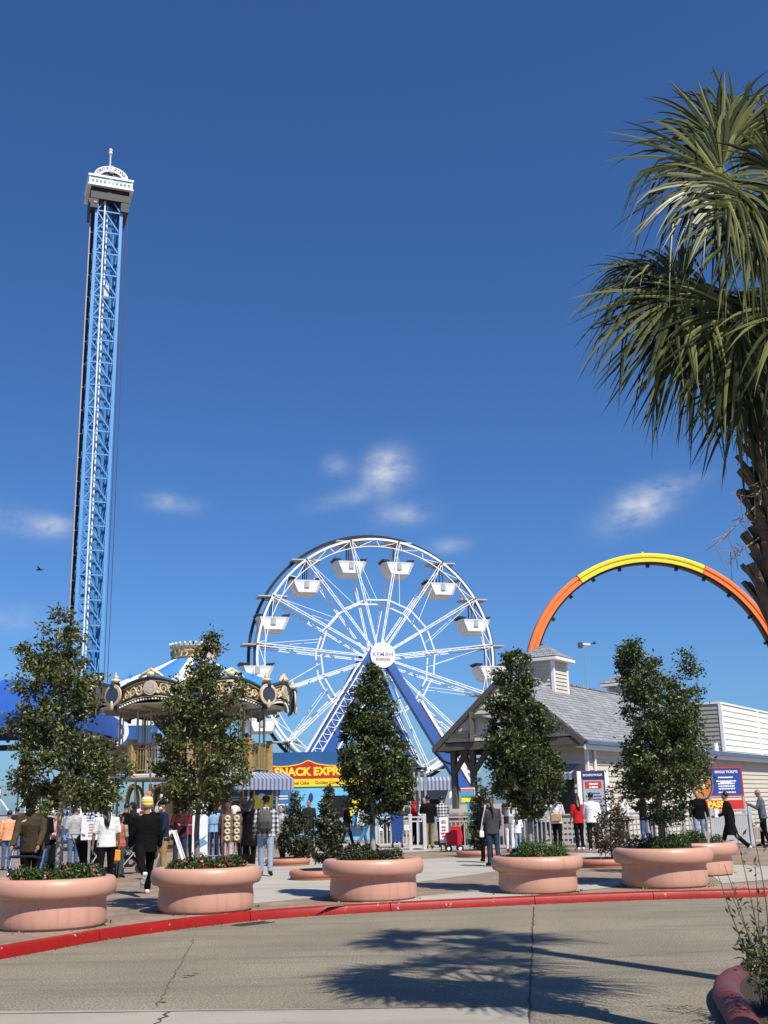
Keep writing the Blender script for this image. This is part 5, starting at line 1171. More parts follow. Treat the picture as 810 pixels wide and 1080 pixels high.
# crowd-control barriers by the carousel
SBAR = mat('barrier_blue_steel', (.16, .28, .50), .4, .1, 4, metal=.2)
for i, (x0, x1, Y, lab) in enumerate([(186, 204, 32, 'blue steel crowd barrier between the sandwich board and the white panel'), (216, 246, 33.5, 'blue steel crowd barrier behind the board of cream rings'), (244, 272, 34.5, 'pale steel crowd barrier left of the plaid-shirted man'), (76, 108, 34, 'steel crowd barrier behind the white banner'), (108, 145, 36, 'steel crowd barrier behind the walking man')]):
    a, b_ = gp(x0, Y), gp(x1, Y); ro = thing('crowd_barrier', lab, 'barrier', a, 0, 'steel crowd barriers'); mm__ = SBAR if i in (0, 1) else mat('barrier_steel', (.5, .52, .55), .35, .08, 4, metal=.3)
    q = MB(); q.tube([a + Zv * .12, a + Zv * 1.05, a + Zv * 1.1 + (b_ - a) * .03, b_ + Zv * 1.1 - (b_ - a) * .03, b_ + Zv * 1.05, b_ + Zv * .12], .025, 7); q.tube([a + Zv * .2, b_ + Zv * .2], .022, 6); q.build('frame', mm__, ro, origin=a)
    q = MB(); k = max(3, int((b_ - a).length / .13))
    for j in range(1, k): q.tube([a.lerp(b_, j / k) + Zv * .2, a.lerp(b_, j / k) + Zv * 1.1], .011, 5)
    q.build('bars', mm__, ro, origin=a)
    for e in (a, b_): q = MB(); q.beam(e + Vector((0, -.3, .03)), e + Vector((0, .3, .03)), .05, .04); q.build('foot', mm__, ro, origin=a)
gp_ = gp
# blue wheeled bin
bp_ = gp_(419, 41.8); bn = thing('wheeled_bin', 'dark blue wheeled bin in front of the pale picket fence', 'bin', bp_, R(6), None); bn.scale = (.62, .62, .98)
q = MB(); q.loft([((0, 0, .22), (.44, 0, 0), (0, .40, 0)), ((0, 0, 1.18), (.62, 0, 0), (0, .52, 0))], 4); q.v = [tuple(Matrix.Rotation(PI / 4, 3, 'Z') @ Vector(v)) for v in q.v]; q.build('body', mat('bin_blue', (.02, .07, .27), .45, .1), bn, bevel=.03)
q = MB(); q.box((0, 0, 1.22), (.98, .84, .09)); q.build('lid', mat('bin_lid', (.015, .04, .15), .4), bn, bevel=.03)
for s in (-1, 1):
    for t_ in (-1, 1): q = MB(); q.tube([(s * .25, t_ * .25, .10), (s * .31, t_ * .25, .10)], .10, 12); q.box((s * .27, t_ * .25, .18), (.04, .1, .1)); q.build('wheel', BLACKM, bn)
q = MB()
for x in (-.22, 0, .22): q.box((x, -.335, .72), (.05, .03, .7))
q.build('ribs', MATS['bin_blue'], bn)
# red cart
cp_ = gp_(478.5, 37.6); ct = thing('toy_cart', 'red wheeled cart beside the narrow white board', 'cart', cp_); ct.scale = (.72, .72, .66)
q = MB(); q.prism([(-.33, -.3, .28), (.33, -.3, .28), (.40, -.3, .72), (.30, -.3, 1.25), (-.05, -.3, 1.25), (-.2, -.3, .95), (-.38, -.3, .9)], (0, .6, 0)); q.build('body', mat('cart_red', (.6, .02, .04), .35), ct, bevel=.05)
for s in (-.26, .26):
    for y in (-.33, .33): q = MB(); q.tube([(s, y - .03, .16), (s, y + .03, .16)], .16, 16); w_ = q.build('wheel', BLACKM, ct); q = MB(); q.tube([(s, y - .036, .16), (s, y + .036, .16)], .08, 12); q.build('hubcap', WHITE, w_)
q = MB(); q.tube([(.3, -.25, 1.2), (.48, -.25, 1.4), (.48, .25, 1.4), (.3, .25, 1.2)], .02, 6); q.build('handle', GREYM, ct)
# board of cream rings
rp_ = gnd(246, 922); rk = thing('ring_rack', 'stand hung with eight cream ring-shaped breads behind the planter with red flowers', 'rack', Vector((at(245, 880, 28).x, 28, PZ)))
q = MB(); zr_ = at(243, 873.5, 28).z - PZ; q.box((0, 0, zr_), (.52, .04, .68)); q.build('panel', mat('rack_brown', (.18, .12, .09), .6), rk); q = MB(); q.box((-.22, .02, .5), (.05, .05, 1.0)); q.box((.22, .02, .5), (.05, .05, 1.0)); q.build('stand', DARKG, rk)
for i in range(4):
    for s in (-1, 1):
        q = MB(); c_ = Vector((s * .115, -.05, zr_ + .235 - i * .157)); q.tube([c_ + Vector((.050 * math.cos(j * PI / 8), 0, .048 * math.sin(j * PI / 8))) for j in range(17)], .032, 8); q.build('ring', mat('bread_cream', (.62, .54, .34), .6, .1, 12), rk, smooth=True)
# kiosk behind the pale fence (grey-blue) with a small striped awning
kx0, kx1 = at(434, 840, 56).x, at(474, 840, 56).x; kk = thing('grey_kiosk', 'pale grey-blue kiosk with a striped canopy edge below the ferris wheel', 'kiosk', ((kx0 + kx1) / 2, 56, PZ))
q = MB(); q.box((0, 1, 1.1), (kx1 - kx0, 2, 2.2)); q.build('wall', mat('kiosk_grey_blue', (.30, .34, .42), .5, .05), kk)
ko = Vector(kk.location); awning(Vector((kx0 - .2, 56, 2.95)), Vector((kx1 + .2, 56, 2.95)), Vector((0, -.8, 0)), .2, .45, kk, ko, AWB, mat('awning_grey', (.45, .48, .56), .7), 24)
q = MB(); q.box((0, -.01, 1.35), (1.2, .03, .8)); q.build('window', MATS['window_dark'], kk)
for i, (x, lab) in enumerate(((446.5, 'grey double post with a small cap behind the men at the gate'), (441, 'slim grey lamp post by the kiosk'))):
    o_ = gp(x, 46); ro = thing('light_post', lab, 'post', o_); q = MB(); q.box((-.10, 0, 1.45), (.09, .12, 2.9)); 
    if i == 0: q.box((.14, 0, 1.45), (.09, .12, 2.9))
    q.build('pole', GREYM, ro); q = MB(); q.box((0, 0, 2.95), (.46, .26, .10)); q.build('cap', DARKG, ro, bevel=.02)
# blue pavilion tent, left edge
YT = 52; tx0, tx1 = at(-60, 750, YT).x, at(93, 750, YT).x; zl_ = at(20, 771, YT).z - PZ; zh = at(0, 722, YT).z - PZ + .6
tt_ = thing('blue_pavilion', 'big royal blue canopy roof at the left edge behind the trees', 'canopy', ((tx0 + tx1) / 2, YT, PZ)); hw2 = (tx1 - tx0) / 2
TENT = mat('tent_blue', (.02, .10, .42), .6, .08, 1.2)
q = MB(); rp2 = [(-hw2 * .5, 3, zh), (hw2 * .35, 3, zh - .2)]; ev = [(-hw2, 0, zl_ + .9), (hw2, 0, zl_ + .9), (hw2, 6, zl_ + .9), (-hw2, 6, zl_ + .9)]
q.add(rp2 + ev, [(2, 3, 1, 0), (3, 4, 1), (4, 5, 0, 1), (5, 2, 0)]); q.build('roof', TENT, tt_)
q = MB()
for i in range(4): a, b_ = Vector(ev[i]), Vector(ev[(i + 1) % 4]); q.prism([a, b_, b_ - Zv * .95, a - Zv * .95], Vector((0, .03, 0)) if i % 2 == 0 else Vector((.03, 0, 0)))
q.build('valance', TENT, tt_)
for x in (-hw2 + .2, -hw2 * .3, hw2 * .35, hw2 - .2):
    for y in (.2, 5.8): q = MB(); q.tube([(x, y, 0), (x, y, zl_ + .8)], .08, 8); q.build('pole', WHITE, tt_)
q = MB(); q.box((0, 5.5, zl_ - .45), (hw2 * 1.9, .1, .3)); q.build('beam', BLACKM, tt_)
# banner wall with a round white emblem, behind the carousel
YW = 58; bw = board('emblem_banner', 'blue banner with a round white emblem seen through the carousel', 'banner', 92, 166, 756, 800, YW, mat('banner_blue', (.03, .13, .42), .5, .15, 3), .06, legs=(2, .1, 0, GREYM))
cx_ = at(117, 772, YW).x - bw[0].location.x; cz_ = at(117, 772, YW).z - PZ
for r2, mm__, yy in ((.95, WHITE, -.04), (.72, MATS['banner_blue'], -.05), (.58, WHITE, -.06), (.38, MATS['banner_blue'], -.07), (.24, WHITE, -.08)): q = MB(); q.loft([((cx_, yy, cz_), (r2, 0, 0), (0, 0, r2 * .85)), ((cx_, yy - .01, cz_), (r2, 0, 0), (0, 0, r2 * .85))], 28); q.build('emblem_ring', mm__, bw[4])
q = MB(); q.box((cx_ + 1.5, -.045, cz_ + .55), (1.9, .012, .5)); q.box((cx_ - .9, -.045, cz_ - .75), (.8, .012, .12)); q.build('emblem_band', WHITE, bw[4])
# steel framework and white stairs far left
YF = 62; fx = at(18, 850, YF).x; sf = thing('steel_framework', 'pale steel ride framework with railings at the left edge below the canopy', 'ride structure', (fx, YF, PZ))
q = MB(); 
for i in range(7): q.box((-4 + i * 1.5, 0, 1.5), (.12, .12, 3.0)); 
for i in range(6): q.beam((-4 + i * 1.5, 0, .4), (-2.5 + i * 1.5, 0, 2.4), .07); q.beam((-4 + i * 1.5, 0, 2.4), (-2.5 + i * 1.5, 0, .4), .07)
q.build('frame', WHITE, sf); q = MB()
for z in (1.5, 2.5, 3.0): q.beam((-4.2, -.1, z), (5.2, -.1, z), .07)
for i in range(48): q.box((-4.1 + i * .19, -.1, 2.75), (.04, .04, .5))
q.build('railing', GREYM, sf); q = MB(); q.box((.5, .8, 1.45), (9.6, 1.6, .12)); q.build('platform', mat('platform_blue', (.08, .2, .4), .5), sf)
# small red-lettered sign high left
r_, W_, H_, cz2, pb = board('ride_sign', 'small white sign with red letters under the blue canopy', 'sign', 20, 34, 806, 815, 60, WHITE, .05, legs=(2, .07, 0, GREYM)); lines(pb, 0, cz2 + .02, W_ * .8, 1, TXR, -.03, 3, .1, .22)
# ================================================================== FAN PALMS AND THE CORNER BED
def frond_mat(key, a, b_, c):
    m = leaf_mat(key, a, b_, c, .10, .36); m.node_tree.nodes['Principled BSDF'].inputs['Specular IOR Level'].default_value = .3; return m
PALM = frond_mat('palm_fronds', (.018, .026, .006), (.062, .074, .018), (.27, .27, .095))
DEADF = leaf_mat('dead_palm_fronds', (.12, .085, .045), (.2, .15, .08), (.28, .22, .13), .15)
PBARK = mat('palm_bark', (.13, .095, .065), .95, .45, 16, .8, 50)
def fan(mb, hub, d, n, R_, droop, seed, nseg=46, spread=118, wid=.031, fold=.25):
    rg = random.Random(seed); d = d.normalized(); n = (n - d * n.dot(d)).normalized(); s = n.cross(d)
    for k in range(nseg):
        f = (k + .5) / nseg * 2 - 1; ph = R(spread) * f + rg.uniform(-.02, .02); L_ = R_ * (.68 + .32 * math.cos(ph * .8)) * rg.uniform(.88, 1.08)
        u = d * math.cos(ph) + s * math.sin(ph); cone = n * (fold * (abs(f) ** 1.3)); u = (u + cone).normalized()
        side = (-d * math.sin(ph) + s * math.cos(ph)).normalized(); bend = rg.uniform(.55, 1.7); tw = rg.uniform(-.16, .16); brk = rg.uniform(.35, .7) if rg.random() < .28 else 9; lift = rg.uniform(-.10, .10)
        vs = []; ST = 8; base = hub + d * (R_ * .16 * math.cos(ph) ** 2 if abs(ph) < PI / 2 else 0)
        nl = u.cross(side).normalized()
        for i in range(ST):
            t = i / (ST - 1); p = base + u * (L_ * t) + side * (tw * t * t * L_)
            p = p + nl * (lift * t * L_); dr = droop * bend * L_ * max(0, t - .30) ** 1.7 + (L_ * .75 * (t - brk) if t > brk else 0); p = p + Vector((0, 0, -1)) * dr - u * (dr * .35)
            w_ = wid * min(1, .25 + t * 2.6) * (1 - max(0, t - .45) / .55) ** .8 + .001
            vs += [p - side * w_ * .5, p + nl * w_ * .28, p + side * w_ * .5]
        fs = []
        for i in range(ST - 1): a = i * 3; fs += [(a, a + 1, a + 4, a + 3), (a + 1, a + 2, a + 5, a + 4)]
        mb.add(vs, fs)
def palm(lab, base, axis, fr, seed, boots=(0, 1), trim=.13, boot_r=.20, group=None):
    """axis: trunk points base -> crown; fr: list of (hub, direction, radius, droop, face)"""
    rnd = random.Random(seed); root = thing('fan_palm', lab, 'palm tree', base, 0, group); T = axis[-1]
    A = spline(axis, 8); tr_ = MB(); tr_.tube(A, [trim * (1.12 if i == 0 else 1) for i in range(len(A))], 14); 
    zb, zt = boots
    def ax(z):
        for p, q in zip(A[:-1], A[1:]):
            if p.z <= z <= q.z: return p.lerp(q, (z - p.z) / (q.z - p.z))
        return A[-1] if z > A[-1].z else A[0]
    tr_.build('trunk', PBARK, root, origin=base, smooth=True)
    b_ = MB(); z = zb; i = 0                                         # old leaf bases in a spiral
    while z < zt:
        a = i * 2.399; c = ax(z); o = Vector((math.cos(a), math.sin(a), 0)); t_ = Vector((-o.y, o.x, 0)); r0 = trim * .8; ln = rnd.uniform(.16, .30)
        p0 = c + o * r0; p1 = c + o * (r0 + .07) + Vector((0, 0, ln * .5)); p2 = c + o * (boot_r + rnd.uniform(-.02, .07)) + Vector((0, 0, ln))
        for sgn in (-1, 1): b_.beam(p0, p1.lerp(p2, 1) + t_ * sgn * .045, .05, .028, up=o)
        b_.beam(p0 - Vector((0, 0, .05)), p1 + t_ * .0, .12, .03, up=o)
        z += (zt - zb) / 95; i += 1
    b_.build('leaf_bases', PBARK, root, origin=base)
    st = MB()
    for k, (hub, d, R_, dr, face) in enumerate(fr):
        m_ = MB(); fan(m_, hub, d, face, R_, dr, seed * 100 + k); fo = m_.build('frond', PALM, root, origin=base)
        q = MB(); md = T.lerp(hub, .5) + Vector((0, 0, .12)); q.tube([T + Vector((0, 0, -.1)), md, hub, hub + d.normalized() * R_ * .18], [.026, .018, .012, .005], 6); q.build('petiole', mat('palm_stalk', (.16, .17, .07), .5, .2, 8), fo, origin=base)
    return root
YP = 7.6
def PP(x, y, dy=0): return at(x, y, YP + dy)
pb0 = Vector((PP(868, 1080).x, YP, 0.0))
axis = [pb0, PP(848, 900), PP(834, 700), PP(822, 560), PP(822, 430), PP(826, 360)]
FR = []
def fr(hx, hy, dy, tx, ty, tdy, R_, dr, face=(0, -.5, 1)):
    h = PP(hx, hy, dy); FR.append((h, PP(tx, ty, tdy) - h, R_, dr, Vector(face)))
F1 = (-.2, -1, .25)
fr(762, 176, .0, 700, 166, -.05, 0.96, .40, F1)
fr(778, 152, .15, 764, 75, .2, 0.89, .30, (-.1, -1, .1))
fr(768, 158, .05, 718, 98, .1, 0.86, .40, F1)
fr(760, 188, -.2, 706, 216, -.35, 0.91, .5, (-.4, -1, .5))
fr(776, 195, -.35, 738, 242, -.6, 0.79, .6, (-.3, -1, .5))
fr(790, 210, -.45, 778, 270, -.6, 0.79, .5, (-.1, -1, .3))
fr(720, 296, .0, 640, 300, .05, 0.89, .55, (-.1, -1, .5))
fr(728, 304, -.2, 668, 340, -.3, 0.96, .42, (-.2, -1, .35))
fr(735, 316, -.1, 700, 372, -.15, 0.98, .35, F1)
fr(716, 290, .15, 640, 276, .2, 0.83, .8, (0, -.5, 1))
fr(755, 322, -.25, 738, 392, -.3, 0.93, .3, (-.1, -1, .2))
fr(750, 318, .3, 706, 392, .4, 0.93, .4, F1)
fr(780, 330, -.4, 774, 410, -.45, 0.85, .3, (0, -1, .2))
fr(794, 400, -.15, 770, 472, -.2, 0.68, .35, (-.4, -1, .3))
fr(800, 350, .3, 790, 440, .3, .80, .3, (-.1, -1, .2))
fr(806, 158, .3, 836, 76, .35, .80, .4, (.1, -1, .1))
fr(804, 230, -.5, 800, 300, -.65, .76, .5, (0, -1, .3))
fr(818, 180, -.2, 850, 140, -.4, .80, .5, (.2, -1, .3))
fr(838, 330, -.5, 850, 420, -.8, .85, .5, (.1, -1, .3))
fr(880, 250, .1, 960, 210, .2, .95, .6); fr(890, 320, .1, 990, 350, .1, .95, .7); fr(870, 390, .2, 930, 460, .3, .9, .6)
fr(850, 200, .7, 880, 120, 1.2, .95, .5); fr(800, 250, .8, 760, 200, 1.4, .9, .6); fr(860, 300, .9, 890, 280, 1.6, .95, .7); fr(780, 330, .7, 735, 380, 1.1, .85, .8); fr(900, 260, -.5, 960, 240, -1.0, .95, .6)
pm_ = palm('tall fan palm with drooping green fronds and a shaggy trunk at the right edge', pb0, axis, FR, 5, (at(826, 652, YP).z, at(826, 350, YP).z), .135, .20, 'fan palms')
# dry stalks hanging out of the crown
q = MB(); rg = random.Random(8)
for (x0, y0, x1, y1, x2, y2) in [(812, 455, 770, 385, 705, 360), (812, 480, 775, 420, 720, 400), (814, 440, 780, 340, 745, 300), (812, 500, 780, 455, 745, 460), (808, 425, 790, 330, 765, 290), (812, 520, 790, 540, 755, 575), (810, 560, 780, 580, 752, 580), (815, 380, 790, 320, 800, 280), (812, 470, 800, 520, 770, 520), (812, 440, 800, 360, 812, 290), (814, 430, 792, 380, 770, 350)]:
    p = spline([PP(x0, y0, .0), PP(x1, y1, -.25), PP(x2, y2, -.4)], 6); q.tube(p, [.006 * (1 - .7 * i / len(p)) for i in range(len(p))], 5)
    for k in range(10):
        a = p[rg.randrange(4, len(p))]; q.tube([a, a + Vector((rg.uniform(-.16, .08), rg.uniform(-.1, .1), rg.uniform(-.2, .03)))], .0028, 4)
o_ = q.build('dry_stalks', mat('dry_stalk', (.30, .235, .15), .8, .2, 8), pm_, origin=pb0)
# second palm, just outside the frame: its trunk and crown cast the long shadow across the road
p2 = Vector((4.95, 8.15, 0)); rg = random.Random(3)
ax2 = [p2, p2 + Vector((.05, .02, 2)), p2 + Vector((.08, .05, 5.4)), p2 + Vector((.02, .08, 9.6))]; T2 = ax2[-1]; F2 = []
for i in range(15):
    a = i * 2.399; el = rg.uniform(-.5, 1.0); o = Vector((math.cos(a) * math.cos(el), math.sin(a) * math.cos(el), math.sin(el))); h = T2 + o * rg.uniform(.6, .8); F2.append((h, o + Vector((0, 0, -.25)), rg.uniform(.75, .9), rg.uniform(.5, .8), Vector((0, 0, 1))))
palm('second fan palm out of sight beyond the right edge, throwing its shadow on the road', p2, ax2, F2, 6, (7.8, 9.5), .13, .19, 'fan palms')

# corner bed with worn red rounded kerb
cbp = [gnd(812, 1150, 0), gnd(782, 1085, 0), gnd(768, 1060, 0), gnd(772, 1045, 0), gnd(795, 1036, 0), gnd(840, 1031, 0), gnd(930, 1030, 0)]
cl_ = spline(cbp, 8); cen = gnd(850, 1080, 0)
bedr = thing('corner_bed', 'planting bed with a worn dark red rounded kerb in the bottom right corner', 'planting bed', cen)
q = MB(); vs = []; K = 12
for i, p in enumerate(cl_):
    d = (cl_[min(i + 1, len(cl_) - 1)] - cl_[max(i - 1, 0)]).normalized(); nn2 = Vector((-d.y, d.x, 0))
    for k in range(K): a = 2 * PI * k / K; vs.append(p + nn2 * (.118 * math.cos(a)) + Zv * (.07 + .10 * math.sin(a)))
q.add(vs, [(i * K + k, i * K + (k + 1) % K, (i + 1) * K + (k + 1) % K, (i + 1) * K + k) for i in range(len(cl_) - 1) for k in range(K)])
rk_ = mat('worn_red_paint', (.17, .027, .028), .6, .35, 5, .35, 40); t, N, L, b = nodes_of(rk_); co = N.new('ShaderNodeTexCoord'); n1 = N.new('ShaderNodeTexNoise'); n1.inputs['Scale'].default_value = 3.2; n1.inputs['Detail'].default_value = 9; n1.inputs['Roughness'].default_value = .75
L.new(co.outputs['Object'], n1.inputs[0]); r1 = N.new('ShaderNodeMapRange'); r1.inputs[1].default_value = .46; r1.inputs[2].default_value = .6; L.new(n1.outputs[0], r1.inputs[0]); q1 = N.new('ShaderNodeMix'); q1.data_type = 'RGBA'; L.new(r1.outputs[0], q1.inputs[0]); L.new(b.inputs['Base Color'].links[0].from_socket, q1.inputs[6]); q1.inputs[7].default_value = (.085, .05, .055, 1); L.new(q1.outputs[2], b.inputs['Base Color'])
q.build('kerb_edge', rk_, bedr, origin=cen, smooth=True)
q = MB(); ins = cl_ + [Vector((cl_[-1].x, cl_[-1].y - 4, 0)), Vector((cl_[0].x + 2.0, cl_[0].y - 1.0, 0))]; q.add([p + Zv * .10 for p in ins], [tuple(range(len(ins)))]); q.build('soil', SOIL, bedr, origin=cen)
def small_shrub(lab, base, stems, m, seed, lf, per, name='shrub', r0=.008, spread=.05, cover=(.35, 1)):
    root = thing(name, lab, 'shrub', base); rg = random.Random(seed); nr = np.random.default_rng(seed); q = MB(); cs = []
    for tip, bow in stems:
        md = base.lerp(tip, .5) + bow; p = spline([base + Vector((rg.uniform(-.05, .05), rg.uniform(-.05, .05), 0)), md, tip], 7); q.tube(p, [r0 * (1 - .75 * i / len(p)) for i in range(len(p))], 5)
        for k in range(per):
            a = p[min(len(p) - 1, int(len(p) * rg.uniform(*cover)))]; e = a + Vector((rg.uniform(-1, 1), rg.uniform(-1, 1), rg.uniform(-.3, 1))) * spread
            if k % 3 == 0: q.tube([a, e], [.003, .0015], 4)
            cs.append(np.array(a.lerp(e, rg.uniform(.5, 1)))[None] + nr.normal(size=(2, 3)) * .012)
    q.build('stem', mat('thin_stem', (.17, .13, .09), .8, .2, 10), root, origin=base); leaves('foliage', np.concatenate(cs), (0, 0, .4), lf, m, root, base, seed, .32); return root
LEAFB = leaf_mat('bed_leaves', (.025, .045, .012), (.07, .105, .03), (.14, .17, .06))
sb3 = Vector((at(806, 1035, 8.9).x, 8.9, .1)); rg = random.Random(2)
def s_(x, y, dy=0): return at(x, y, 8.9 + dy)
small_shrub('leafy green bush in the corner bed at the lower right edge', Vector((at(820, 1040, 8.7).x, 8.7, .1)), [(s_(784 + rg.uniform(0, 75), 978 + rg.uniform(0, 55), rg.uniform(-.6, .1)), Vector((rg.uniform(-.05, .05), 0, .05))) for _ in range(36)], LEAFB, 41, .065, 22, spread=.09, cover=(.3, 1))
small_shrub('sparse bare-stemmed shrub with a few leaves rising above the corner bed', sb3 + Vector((.05, .1, 0)), [(s_(757, 922), Vector((-.03, 0, .05))), (s_(764, 912), Vector((.0, 0, .06))), (s_(778, 885), Vector((.02, 0, .0))), (s_(794, 872), Vector((.05, 0, 0))), (s_(812, 880), Vector((0, 0, 0))), (s_(770, 940), Vector((.03, 0, 0))), (s_(796, 905), Vector((-.02, 0, 0)))], LEAFB, 42, .06, 5, spread=.05, cover=(.45, 1))
q = MB(); bp3 = at(42, 601, 60); bdn = thing('bird', 'tiny dark bird flying left of the blue tower', 'bird', bp3)
q.tube([(-.2, 0, 0), (0, 0, .02), (.2, 0, 0)], [.03, .07, .02], 6); q.loft([((0, 0, .03), (.07, 0, 0), (0, .02, .01)), ((-.02, -.45, .13), (.03, 0, 0), (0, .01, .01))], 6); q.loft([((0, 0, .03), (.07, 0, 0), (0, .02, .01)), ((-.02, .45, .13), (.03, 0, 0), (0, .01, .01))], 6); q.build('body', BLACKM, bdn)
# ================================================================== PEOPLE
def cloth(key, col, **k): return mat('cloth_' + key, col, k.pop('rough', .92), k.pop('var', .22), k.pop('scale', 9), .9, 17, spec=k.pop('spec', .08), **k)
SKIN = {'l': mat('skin_light', (.50, .30, .22), .5, .06, 8), 'm': mat('skin_medium', (.34, .19, .13), .5, .06, 8), 'd': mat('skin_dark', (.14, .075, .05), .5, .08, 8)}
HAIRB = mat('hair_black', (.012, .010, .010), .45, .3, 30); HAIRN = mat('hair_brown', (.10, .05, .028), .45, .3, 30); HAIRG = mat('hair_grey', (.25, .24, .23), .5, .3, 30)
EYE = mat('eye_dark', (.02, .015, .012), .2)
def plaid(key, c1, c2, s):
    if key in MATS: return MATS[key]
    m = mat(key, c1, .85); t, N, L, b = nodes_of(m); co = N.new('ShaderNodeTexCoord'); sep = N.new('ShaderNodeSeparateXYZ'); L.new(co.outputs['Object'], sep.inputs[0]); outs = []
    for i in (0, 2):
        a = N.new('ShaderNodeMath'); a.operation = 'MULTIPLY'; a.inputs[1].default_value = 1 / s; L.new(sep.outputs[i], a.inputs[0]); f = N.new('ShaderNodeMath'); f.operation = 'FRACT'; L.new(a.outputs[0], f.inputs[0]); g = N.new('ShaderNodeMath'); g.operation = 'GREATER_THAN'; g.inputs[1].default_value = .5; L.new(f.outputs[0], g.inputs[0]); outs.append(g.outputs[0])
    ad = N.new('ShaderNodeMath'); ad.operation = 'ADD'; L.new(outs[0], ad.inputs[0]); L.new(outs[1], ad.inputs[1]); r = N.new('ShaderNodeValToRGB'); r.color_ramp.interpolation = 'CONSTANT'; e = r.color_ramp.elements
    md = tuple((a_ + b_) / 2 * .8 for a_, b_ in zip(c1, c2)); e[0].color = (*c2, 1); e[0].position = 0; x = e.new(.4); x.color = (*md, 1); e[-1].position = .9; e[-1].color = (*c1, 1); dv = N.new('ShaderNodeMath'); dv.operation = 'MULTIPLY'; dv.inputs[1].default_value = .5; L.new(ad.outputs[0], dv.inputs[0]); L.new(dv.outputs[0], r.inputs[0]); L.new(r.outputs[0], b.inputs['Base Color']); return m
def knit():
    m = mat('knit_striped', (.8, .3, .05), .9); t, N, L, b = nodes_of(m); co = N.new('ShaderNodeTexCoord'); sep = N.new('ShaderNodeSeparateXYZ'); L.new(co.outputs['Object'], sep.inputs[0]); a = N.new('ShaderNodeMath'); a.operation = 'MULTIPLY'; a.inputs[1].default_value = 9.0; L.new(sep.outputs[2], a.inputs[0]); f = N.new('ShaderNodeMath'); f.operation = 'FRACT'; L.new(a.outputs[0], f.inputs[0]); r = N.new('ShaderNodeValToRGB'); r.color_ramp.interpolation = 'CONSTANT'; e = r.color_ramp.elements; e[0].color = (.8, .28, .04, 1)
    for p_, c_ in ((.3, (.85, .62, .06, 1)), (.55, (.35, .42, .12, 1)), (.7, (.85, .8, .6, 1))): x = e.new(p_); x.color = c_
    e[-1].color = (.85, .62, .06, 1); L.new(f.outputs[0], r.inputs[0]); L.new(r.outputs[0], b.inputs['Base Color']); return m
